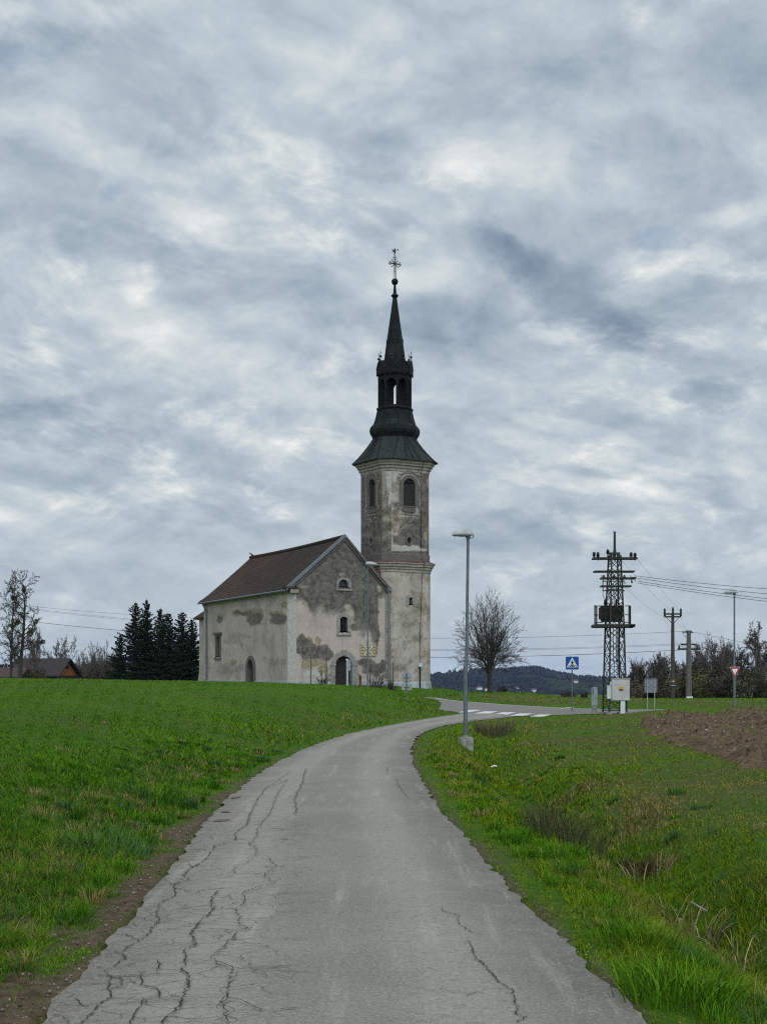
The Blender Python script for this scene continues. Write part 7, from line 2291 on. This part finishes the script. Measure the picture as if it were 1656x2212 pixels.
def shrub(label, px, py_top, hw, Y, seed, col, n=2600, size=0.16, cat='shrub', name='shrub', group='woodland shrubs', stems=16, flowers=0, lift=0.0):
    """thicket: many stems with a loose, ragged cloud of small leaves"""
    rg = np.random.default_rng(seed)
    x, y, z = at(px, Y)
    if group == 'woodland shrubs': py_top += 9; n = int(n * 0.85)
    H = zof(py_top, Y) - z; Wd = hw * Y / FPX
    root = thing(name, label, cat, (x, y, z), 0, group)
    T = Tubes(); tips = []
    for k in range(stems):
        a = rg.random() * 6.28; out = Wd * (0.15 + 0.85 * rg.random() ** 0.7)
        hh = H * (0.55 + 0.5 * rg.random()) * (1 - 0.35 * (out / Wd) ** 2)
        s = np.linspace(0, 1, 6)[:, None]
        P = np.array((math.cos(a) * out * 0.25, math.sin(a) * out * 0.25, -0.1)) + np.array((math.cos(a) * out * .8, math.sin(a) * out * .8, 0)) * s ** 1.4 + np.array((0, 0, hh)) * s
        P[1:] += rg.normal(0, 0.05 * Wd * 0.4, P[1:].shape)
        T.add(P, np.linspace(0.035, 0.008, 6), 4); tips.append(P)
        for _ in range(9):
            i = rg.integers(1, 5); d = unit(rg.normal(size=3) + np.array((math.cos(a), math.sin(a), 1.0)))
            L = 0.35 * hh * (0.4 + 0.7 * rg.random())
            Q = P[i] + d * L * np.linspace(0, 1, 4)[:, None] + rg.normal(0, 0.03, (4, 3))
            T.add(Q, np.linspace(0.014, 0.006, 4), 3); tips.append(Q)
            for _ in range(4):
                d2 = unit(d + rg.normal(0, 0.6, 3)); j = rg.integers(1, 4)
                T.add(Q[j] + d2 * L * 0.4 * np.linspace(0, 1, 3)[:, None], np.linspace(0.008, 0.005, 3), 3)
    al = np.concatenate(tips)
    c = al[rg.integers(0, len(al), n)]
    pts = c + rg.normal(0, 0.11 * min(Wd, H), (n, 3)); pts[:, 2] = np.abs(pts[:, 2]) * (1 - lift) + lift * H * 0.2
    cl = fbm(pts[:, 0] * 1.2 + seed, pts[:, 2] * 1.2, 3, seed)[:, None]
    cols = np.array(col) * (0.45 + 1.1 * cl) * (0.6 + 0.7 * rg.random((n, 1)))
    br_ = rg.random(n) < 0.18
    cols[br_] = np.array((0.075, 0.056, 0.036)) * (0.6 + 0.8 * rg.random((br_.sum(), 1)))
    if flowers: k = rg.integers(0, n, flowers); cols[k] = (0.55, 0.52, 0.47)
    Vv, Ff, Cc = leaf_cloud(pts, size * 0.75, cols, rg, 0.40)
    T.build('stems', M['bark2'], root)
    np_mesh('foliage', Vv, Ff, M['leaf'], root, {'tint': Cc})
    return root


GRN, YGR, BRN, DGR = (0.115, 0.108, 0.050), (0.145, 0.135, 0.052), (0.125, 0.100, 0.072), (0.095, 0.094, 0.046)
shrub('brown leafless thicket between the pylon and the sign board', 1372, 1452, 30, 124, 71, BRN, 2600)
shrub('brownish bush behind the grey sign board', 1402, 1448, 28, 127, 72, (0.036, 0.034, 0.018), 2600)
shrub('olive bush between the sign board and the wooden pole', 1432, 1444, 28, 125, 73, GRN, 3000)
shrub('brown bush at the foot of the wooden pole', 1454, 1478, 12, 101.5, 74, (0.042, 0.027, 0.02), 1100, 0.12)
shrub('yellow-green budding bush left of the concrete pole', 1468, 1436, 24, 128, 75, YGR, 3000)
shrub('yellow-green bush right of the concrete pole', 1507, 1428, 28, 125, 76, YGR, 3600)
shrub('low bright green bush at the foot of the wood', 1520, 1478, 22, 121, 77, (0.045, 0.06, 0.014), 2200)
shrub('dark brown thicket midway between concrete pole and far lamp', 1545, 1438, 30, 124, 78, BRN, 3600)
shrub('brown thicket left of the give way sign', 1568, 1452, 24, 122, 79, (0.035, 0.030, 0.018), 2800)
shrub('dark bush right of the far lamp, dotted with white blossom', 1606, 1446, 26, 121, 80, DGR, 3400, flowers=150)
shrub('tall dark green bush under the mistletoe tree', 1628, 1424, 30, 124, 81, (0.034, 0.042, 0.014), 4200, flowers=30)
shrub('dark green bush cut by the right edge', 1660, 1428, 30, 122, 82, DGR, 3600)
shrub('brown dry brush behind the green bushes at the right', 1640, 1388, 28, 132, 83, BRN, 3000)
# small shrubs elsewhere
a = k3f(385, 1180); shrub('scraggy rose bush against the bare brick patch beside the church door', a[0], a[1], 17, 102.0, 84, (0.035, 0.022, 0.018), 420, 0.09, group='shrubs at the church wall', stems=9)
a = k3f(985, 1120); shrub('scraggy leafless bush below the sundial of the church', a[0], a[1], 22, 102.2, 85, (0.030, 0.025, 0.02), 420, 0.09, group='shrubs at the church wall', stems=11)
a = k3f(1150, 1240); shrub('small tangled bush at the corner between nave and tower', a[0], a[1], 11, 102.6, 86, (0.028, 0.026, 0.02), 220, 0.08, group='shrubs at the church wall', stems=7)
shrub('reddish brown bush on the field edge behind the crossing sign', 1228, 1484, 17, 180, 87, (0.050, 0.032, 0.030), 1500, 0.2, group='bushes at the field edge', stems=12)
shrub('small brown bush on the field edge left of the cable pillar', 1258, 1490, 11, 182, 88, (0.045, 0.034, 0.028), 800, 0.18, group='bushes at the field edge', stems=9)
shrub('pale bare bush on the field edge right of the round tree', 1085, 1480, 14, 170, 89, (0.050, 0.048, 0.036), 700, 0.16, group='bushes at the field edge', stems=14)
shrub('olive garden bush before the roofs at the far left', 72, 1438, 34, 150, 90, (0.036, 0.032, 0.012), 2600, 0.2, group='garden bushes')
shrub('small ochre bush at the foot of the dark roof', 84, 1440, 9, 148, 91, (0.07, 0.055, 0.014), 700, 0.15, group='garden bushes', stems=8)
# far dim mass of wood that closes both sides
def undergrowth(px0, px1, Y, py_top, n, col, seed, nm, label):
    rg = np.random.default_rng(seed)
    px_ = px0 + (px1 - px0) * rg.random(n); YY = Y + 9 * rg.random(n)
    X = (px_ - CX) / FPX * YY; zb_ = land(X, YY)
    tp_ = zof(py_top, Y) + 0.9 * (fbm(px_ / 16, px_ * 0, 4, seed) - 0.5) * 3
    q = rg.random(n) ** 0.8
    Z = zb_ + (tp_ - zb_) * q
    pts = np.c_[X, YY, Z]
    cols = np.array(col) * (0.5 + 1.0 * rg.random((n, 1)))
    Vv, Ff, Cc = leaf_cloud(pts, 0.42, cols, rg, 0.16)
    o_ = np_mesh(nm, Vv, Ff, M['leaf'], None, {'tint': Cc})
    tag(o_, label, 'undergrowth', kind='stuff')
undergrowth(1345, 1700, 131, 1462, 13000, (0.075, 0.062, 0.044), 93, 'undergrowth', 'dense brown undergrowth behind the woodland shrubs')
undergrowth(150, 262, 172, 1432, 6000, (0.060, 0.050, 0.044), 94, 'undergrowth', 'dim brown scrub between the house and the spruces')
undergrowth(-30, 60, 172, 1440, 3000, (0.036, 0.031, 0.026), 95, 'undergrowth', 'dim brown scrub behind the two tall bare trees')

# ------------------------------------------------------------------ house at the left
M['roofdark'] = simple('dark_house_tiles', (0.045, 0.034, 0.030), (0.032, 0.025, 0.023), 5, 0.85, 0, 0.5, 25)
M['orangewall'] = simple('orange_gable_boards', (0.27, 0.095, 0.032), (0.20, 0.068, 0.024), 6, 0.8, stretch=(6, 6, .5))
M['housewall'] = simple('house_plaster', (0.060, 0.050, 0.044), (0.045, 0.038, 0.034), 3, 0.9)
Yh = 160.0; mh = Yh / FPX
x, y, z = at(146, Yh)
z = zof(1480, Yh)
hs_ = thing('house', 'low house with a dark tiled roof and an orange gable, behind the hill', 'house', (x, y, z), R(-22))
zr_, ze_ = zof(1422, Yh) - z, zof(1459, Yh) - z
hw_ = 2.3
Lh = 7.2
rf_ = MB()
for sd in (-1, 1):
    rf_.prism([(0, zr_), (sd * (hw_ + 0.0), ze_), (sd * hw_, ze_ - 0.16), (0, zr_ - 0.16)], -Lh, 0.45, lambda p, q, t: (t, p, q))
rf_.build('roof', M['roofdark'], hs_)
MB().prism([(-hw_ + 0.35, ze_ - 0.05), (hw_ - 0.35, ze_ - 0.05), (0, zr_ - 0.4)], -0.1, 0.0, lambda p, q, t: (t, p, q)).build('gable', M['orangewall'], hs_)
MB().bbox(-Lh + 0.4, -0.12, -hw_ + 0.4, hw_ - 0.4, -0.5, ze_ + 0.05).build('wall', M['housewall'], hs_)
MB().bbox(-0.02, 0.03, -0.35, 0.15, ze_ + 0.75, ze_ + 1.1).build('window', M['dark'], hs_)
x, y, z = at(62, 156.0); z = zof(1480, 156)
h2 = thing('house', 'long low building with a dull brown roof, at the far left behind the tall trees', 'house', (x, y, z), R(-8))
zr_, ze_ = zof(1442, 156) - z, zof(1462, 156) - z
rf_ = MB()
for sd in (-1, 1): rf_.prism([(0, zr_), (sd * 2.2, ze_), (sd * 2.2, ze_ - 0.15), (0, zr_ - 0.15)], -7.5, 0.0, lambda p, q, t: (t, p, q))
M['roofbrown'] = simple('dull_brown_tiles', (0.075, 0.048, 0.042), (0.058, 0.038, 0.034), 4, 0.9, 0, 0.4, 20)
rf_.build('roof', M['roofbrown'], h2)
MB().bbox(-7.2, -0.3, -1.8, 1.8, -0.5, ze_ + 0.1).build('wall', M['housewall'], h2)

# ------------------------------------------------------------------ distant hills with woods and farmhouses
hp = [(-900, 1482), (0, 1482), (430, 1474), (700, 1460), (860, 1452), (930, 1452.5), (960, 1450), (985, 1447), (1020, 1446), (1050, 1443), (1090, 1446), (1120, 1443), (1140, 1440.5), (1160, 1442), (1185, 1449), (1205, 1454), (1225, 1456), (1245, 1460), (1262, 1462), (1290, 1461), (1320, 1464), (1420, 1474), (1656, 1482), (2600, 1490)]
hpx = np.array([p[0] for p in hp]); hpy = np.array([p[1] for p in hp])
def hillz(X, Y):
    px = CX + FPX * X / Y
    top = EYE + (HY - np.interp(px, hpx, hpy)) / FPX * 2600 - 3.5
    t = sst(Y, 1500, 2600)
    z = -46 + (top + 46) * t
    z += 7 * (fbm(X / 260, Y / 260, 4, 401) - 0.5) * np.sin(np.pi * np.clip(t, 0, 1)) * 2.2
    z -= np.maximum(Y - 2600, 0) * 0.12
    return z
hx = np.linspace(-1500, 2100, 240); hy = np.linspace(1450, 3000, 110)
HX, HY2 = np.meshgrid(hx, hy); HZ = hillz(HX, HY2)
hi_ = np.arange(HX.size).reshape(HX.shape)
hf = np.stack([hi_[:-1, :-1], hi_[:-1, 1:], hi_[1:, 1:], hi_[1:, :-1]], -1).reshape(-1, 4)
def meadow(X, Y): return (fbm(X / 150 + 3, Y / 320, 4, 411) > 0.585)
hm, t, b = newmat('hill_meadow_and_wood')
b.inputs['Roughness'].default_value = 1.0; b.inputs['Specular IOR Level'].default_value = 0.0
t.put(b.inputs['Base Color'], t.attr('cover'))
md = sst(fbm(HX / 150 + 3, HY2 / 320, 4, 411), 0.56, 0.61)[..., None]
cc = np.array((0.012, 0.012, 0.013)) * (1 - md) + np.array((0.024, 0.032, 0.014)) * md
hills = np_mesh('hills', np.c_[HX.ravel(), HY2.ravel(), HZ.ravel()], hf, hm, attrs={'cover': cc.reshape(-1, 3)}, smooth=True)
tag(hills, 'low wooded hills on the horizon', 'hills', kind='structure')
rg = np.random.default_rng(77)
N = 15000
fx = -700 + 2000 * rg.random(N); fy = 1700 + 930 * rg.random(N) ** 0.8
# a denser fringe along the crest
k = rg.random(N) < 0.16; fy[k] = 2570 + 50 * rg.random(k.sum())
px_ = CX + FPX * fx / fy
ok = (px_ > 840) & (px_ < 1480) & ~(meadow(fx, fy) & (rg.random(N) < 0.93))
fx, fy = fx[ok], fy[ok]; n = len(fx); fz = hillz(fx, fy)
# each crown an uneven low dome, now and then a pointed conifer
nr, ns = 4, 7
con = rg.random(n) < 0.10
hh = np.where(con, 6 + 4 * rg.random(n), 3.5 + 4.5 * rg.random(n) ** 1.5); ww = np.where(con, 1.7, 2.2 + 2.0 * rg.random(n))
qs = np.array([0.0, 0.35, 0.7, 1.0])
Vv = np.empty((n, nr * ns, 3)); 
for i, q in enumerate(qs):
    rr = np.where(con, 1 - q * 0.97, [0.7, 1.0, 0.75, 0.12][i])
    for j in range(ns):
        a = 2 * math.pi * j / ns
        jit = 0.75 + 0.5 * rg.random(n)
        Vv[:, i * ns + j, 0] = fx + ww * rr * jit * math.cos(a); Vv[:, i * ns + j, 1] = fy + ww * rr * jit * math.sin(a)
        Vv[:, i * ns + j, 2] = fz + hh * q * (0.9 + 0.2 * rg.random(n)) - 0.4
ff = []
for i in range(nr - 1):
    for j in range(ns): ff.append((i * ns + j, i * ns + (j + 1) % ns, (i + 1) * ns + (j + 1) % ns, (i + 1) * ns + j))
ff = (np.array(ff)[None] + (np.arange(n) * nr * ns)[:, None, None]).reshape(-1, 4)
cl = np.where(con[:, None], np.array((0.010, 0.013, 0.010)), np.array((0.014, 0.013, 0.013)) * (0.6 + 0.9 * rg.random((n, 1))))
cl = np.where((rg.random(n) < 0.1)[:, None], np.array((0.030, 0.036, 0.018)), cl)
fo_ = np_mesh('hillside_forest', Vv.reshape(-1, 3), ff, M['leaf'], attrs={'tint': np.repeat(cl, nr * ns, 0)})
tag(fo_, 'dark leafless forest covering the far hills', 'forest', kind='stuff')
M['farwhite'] = simple('far_white_wall', (0.62, 0.62, 0.60), (0.55, 0.55, 0.53), 1, 0.9)
M['farroof'] = simple('far_red_roof', (0.11, 0.055, 0.045), (0.08, 0.045, 0.04), 1, 0.9)
def farm(label, px, py, Y, w_, h_, rz):
    Ys = np.arange(1500, 2590, 2.0); k = np.argmax(zof(py, Ys) <= hillz((px - CX) / FPX * Ys, Ys) + 1.0); Y = float(Ys[k])
    x = (px - CX) / FPX * Y
    z = zof(py, Y)
    root = thing('farmhouse', label, 'farmhouse', (x, Y, z), rz, 'white farmhouses on the far hills')
    MB().bbox(-w_ / 2, w_ / 2, -w_ * .35, w_ * .35, -6, h_).build('wall', M['farwhite'], root)
    MB().prism([(-w_ * .4, h_), (w_ * .4, h_), (0, h_ + w_ * .28)], -w_ * .53, w_ * .53, lambda p, q, t: (t, p, q)).build('roof', M['farroof'], root)
farm('white farmhouse low on the hill left of the round tree trunk', 1035, 1489, 0, 7, 2.6, R(20))
farm('small white house right of the round tree, low on the hill', 1116, 1491.5, 0, 5, 3.6, R(-30))
farm('wide white house at the hill foot between tree and crossing sign', 1152.5, 1494, 0, 7, 2.4, R(10))
farm('tiny white house low on the hill beside the tree trunk', 1050, 1491, 0, 3.5, 2.2, R(40))
farm('white house beside the crossing sign post, high on the hill', 1243, 1474.5, 0, 8, 2.8, R(-20))

# ------------------------------------------------------------------ plants of the ditch and the verge
def tuft(label, px, py, n, h, spread, cols, seed, name, cat, wd=0.006, stiff=0.35, group=None):
    rg = np.random.default_rng(seed)
    x, y, z = ground_at(px, py)
    a = rg.random(n) * 6.28; rr = spread * np.sqrt(rg.random(n))
    bx, by = rr * np.cos(a), rr * np.sin(a)
    hh = h * (0.55 + 0.5 * rg.random(n))
    az = a + rg.normal(0, 0.8, n); ln = hh * stiff * (0.3 + rg.random(n))
    P = np.empty((n, 4, 3))
    zb_ = land(x + bx, y + by) - z - 0.02
    for i, (q, l_) in enumerate(((0, 0), (0.4, 0.18), (0.75, 0.55), (0.97, 1.0))):
        P[:, i] = np.c_[bx + np.cos(az) * ln * l_, by + np.sin(az) * ln * l_, zb_ + hh * (q - 0.12 * (l_ ** 2) * stiff)]
    sa = rg.random(n) * 6.28
    sv = np.c_[np.cos(sa), np.sin(sa), 0 * sa] * (wd * (0.6 + 0.7 * rg.random(n)))[:, None] / 2
    V = np.empty((n, 7, 3))
    for i, wq in enumerate((1, 0.9, 0.6)): V[:, 2 * i] = P[:, i] - sv * wq; V[:, 2 * i + 1] = P[:, i] + sv * wq
    V[:, 6] = P[:, 3]
    b0 = np.arange(n)[:, None, None] * 7
    F = (np.array([[0, 1, 3], [0, 3, 2], [2, 3, 5], [2, 5, 4], [4, 5, 6]])[None] + b0).reshape(-1, 3)
    C = np.array(cols)[rg.integers(0, len(cols), n)] * (0.65 + 0.6 * rg.random((n, 1)))
    o_ = np_mesh(name, V.reshape(-1, 3), F, M['blade'], None, {'tint': np.repeat(C, 7, 0)})
    o_.location = (x, y, z)
    tag(o_, label, cat, group)
RUSH = [(0.040, 0.072, 0.024), (0.050, 0.082, 0.030), (0.085, 0.085, 0.04), (0.16, 0.125, 0.06)]
GRS = [(0.080, 0.190, 0.008), (0.055, 0.150, 0.008), (0.11, 0.20, 0.012)]
STR = [(0.34, 0.27, 0.15), (0.24, 0.19, 0.10), (0.15, 0.11, 0.055)]
BRW = [(0.13, 0.075, 0.038), (0.085, 0.05, 0.03), (0.05, 0.035, 0.02)]
tuft('big dark green rush clump in the ditch, its blades standing upright', 1218, 1822, 420, 0.50, 0.42, RUSH, 301, 'rush_clump', 'rushes', 0.008, 0.5, 'rush clumps')
tuft('smaller dark rush clump left of the big one in the ditch', 1178, 1800, 130, 0.36, 0.22, RUSH, 302, 'rush_clump', 'rushes', 0.007, 0.5, 'rush clumps')
tuft('dull brown dry brush in the ditch near the lamp foot', 1068, 1590, 520, 0.55, 0.6, [(0.12, 0.10, 0.05), (0.09, 0.09, 0.04), (0.16, 0.13, 0.07)], 303, 'dry_brush', 'brush', 0.012, 0.6)
tuft('reddish brown dead weeds standing in the ditch', 1375, 1900, 150, 0.34, 0.20, BRW, 304, 'dead_weeds', 'weeds', 0.012, 0.6)
tuft('brown weeds on the far bank of the ditch below the field', 1215, 1735, 170, 0.26, 0.5, BRW + STR[1:], 305, 'dead_weeds', 'weeds', 0.008, 0.8)
tuft('tall bright green grass clump at the lower right corner', 1462, 2165, 420, 0.28, 0.33, GRS, 306, 'grass_clump', 'grass clump', 0.008, 0.75, 'tall grass clumps')
tuft('tall green grass clump on the ditch bank above the corner one', 1385, 2050, 300, 0.24, 0.36, GRS, 307, 'grass_clump', 'grass clump', 0.007, 0.8, 'tall grass clumps')
tuft('green grass clump at the right edge of the asphalt, midway', 1265, 1800, 260, 0.2, 0.25, GRS, 308, 'grass_clump', 'grass clump', 0.006, 0.8, 'tall grass clumps')
tuft('pale dry reed leaves in the ditch at the lower right', 1492, 2045, 46, 0.46, 0.26, STR, 309, 'dry_reeds', 'reeds', 0.013, 0.9, 'dry reeds')
tuft('pale arching reed leaves at the right edge of the picture', 1610, 2105, 46, 0.42, 0.28, STR, 310, 'dry_reeds', 'reeds', 0.012, 1.1, 'dry reeds')
tuft('straw coloured reed stubble further up the ditch', 1395, 1905, 40, 0.32, 0.3, STR, 311, 'dry_reeds', 'reeds', 0.014, 0.5, 'dry reeds')
tuft('bluish tall grass clump on the left verge by the bare soil', 225, 1850, 240, 0.30, 0.4, [(0.060, 0.130, 0.045), (0.06, 0.15, 0.02), (0.08, 0.13, 0.05)], 312, 'grass_clump', 'grass clump', 0.007, 0.8, 'tall grass clumps')
tuft('green grass clump on the left verge further up the lane', 330, 1735, 420, 0.32, 0.45, GRS[:2] + [(0.035, 0.085, 0.035)], 313, 'grass_clump', 'grass clump', 0.008, 0.9, 'tall grass clumps')
tuft('bleached dry stalks on the left bank above the lane', 355, 1690, 70, 0.3, 0.5, STR, 314, 'dry_stalks', 'stalks', 0.006, 1.0)

# broken pale sticks in the ditch
rg = np.random.default_rng(91)
for k, (px_, py_, lb_) in enumerate([(1470, 1990, 'pale broken stick lying in the ditch, the shortest of three'), (1525, 1975, 'pale broken stick leaning up from the ditch bank'), (1440, 1965, 'bleached stick lying across the ditch bottom')]):
    x, y, z = ground_at(px_, py_)
    a = rg.random() * 3; L = 0.10 + 0.05 * k
    m_ = MB().tube([(-L * math.cos(a), -L * math.sin(a), -0.02), (0, 0, 0.01), (L * math.cos(a), L * math.sin(a), 0.0 + 0.09 * (k == 1))], [0.011, 0.014, 0.006], 6)
    o_ = m_.build('stick', simple('bleached_stick', (0.36, 0.32, 0.27), (0.2, 0.17, 0.14), 20, 0.9) if k == 0 else bpy.data.materials['bleached_stick'], None, False, (x, y, z)); tag(o_, lb_, 'stick', 'sticks in the ditch')
x, y, z = ground_at(1068, 1661)
tag(MB().add([(-0.10, -0.02, 0.03), (-0.02, -0.05, 0.06), (0.09, -0.03, 0.04), (0.10, 0.04, 0.06), (0.0, 0.06, 0.08), (-0.09, 0.04, 0.05), (0, 0, 0.09), (0, 0, 0.01)], [(0, 1, 6), (1, 2, 6), (2, 3, 6), (3, 4, 6), (4, 5, 6), (5, 0, 6), (1, 0, 7), (2, 1, 7), (3, 2, 7), (4, 3, 7), (5, 4, 7), (0, 5, 7)]).build('litter_scrap', M['cabwhite'], None, False, (x, y, z)), 'crumpled white scrap of litter in the ditch grass', 'litter')

# stones and clods of the left verge, and chips along the right rim
N = 2100
ys = 6 + 22 * rg.random(N) ** 1.4
sidel = rg.random(N) < 0.75
xs = np.where(sidel, lane_l(ys) - np.abs(rg.normal(0, 0.28, N)), lane_r(ys) + np.abs(rg.normal(0, 0.09, N)))
zz_, d_, l_, f_, r_, u_, ri_ = land(xs, ys, True)
dd = dirtiness(xs, ys, d_, l_, u_)
ok = (~ri_) & ((dd > 0.4) | (~sidel & (rg.random(N) < 0.5)))
xs, ys, zz_, sidel = xs[ok], ys[ok], zz_[ok], sidel[ok]; n = len(xs)
sz = np.where(sidel, 0.004, 0.004) + np.where(sidel, 0.012, 0.007) * rg.random(n) ** 4
oc = np.array([(1, 0, 0), (0, 1, 0), (-1, 0, 0), (0, -1, 0), (0, 0, 0.8), (0, 0, -0.6)])
V = np.c_[xs, ys, zz_ + 0.02][:, None, :] + oc[None] * sz[:, None, None] * (0.6 + 0.8 * rg.random((n, 6, 1)))
F = (np.array([[0, 1, 4], [1, 2, 4], [2, 3, 4], [3, 0, 4], [1, 0, 5], [2, 1, 5], [3, 2, 5], [0, 3, 5]])[None] + (np.arange(n) * 6)[:, None, None]).reshape(-1, 3)
C = np.where((rg.random(n) < 0.6)[:, None], np.array((0.22, 0.195, 0.16)), np.array((0.11, 0.08, 0.052))) * (0.6 + 0.7 * rg.random((n, 1)))
tag(np_mesh('gravel', V.reshape(-1, 3), F, M['leaf'], None, {'tint': np.repeat(C, 6, 0)}), 'pale grit and clods along the edges of the lane', 'gravel', kind='stuff')

# ------------------------------------------------------------------ air
hz = MB().bbox(-4600, 4600, -700, 5200, -130, 52).build('haze', None)
hz.data.materials.clear()
hm_ = bpy.data.materials.new('thin_air'); hm_.use_nodes = True
hm_.node_tree.nodes.clear()
ou = hm_.node_tree.nodes.new('ShaderNodeOutputMaterial'); pv = hm_.node_tree.nodes.new('ShaderNodeVolumePrincipled')
pv.inputs['Color'].default_value = (0.45, 0.62, 1.0, 1); pv.inputs['Density'].default_value = 0.00006; pv.inputs['Anisotropy'].default_value = 0.0
hm_.node_tree.links.new(pv.outputs[0], ou.inputs['Volume'])
hz.data.materials.append(hm_)
tag(hz, 'thin bluish air over the fields', 'haze', kind='stuff')
hz.display_type = 'WIRE'
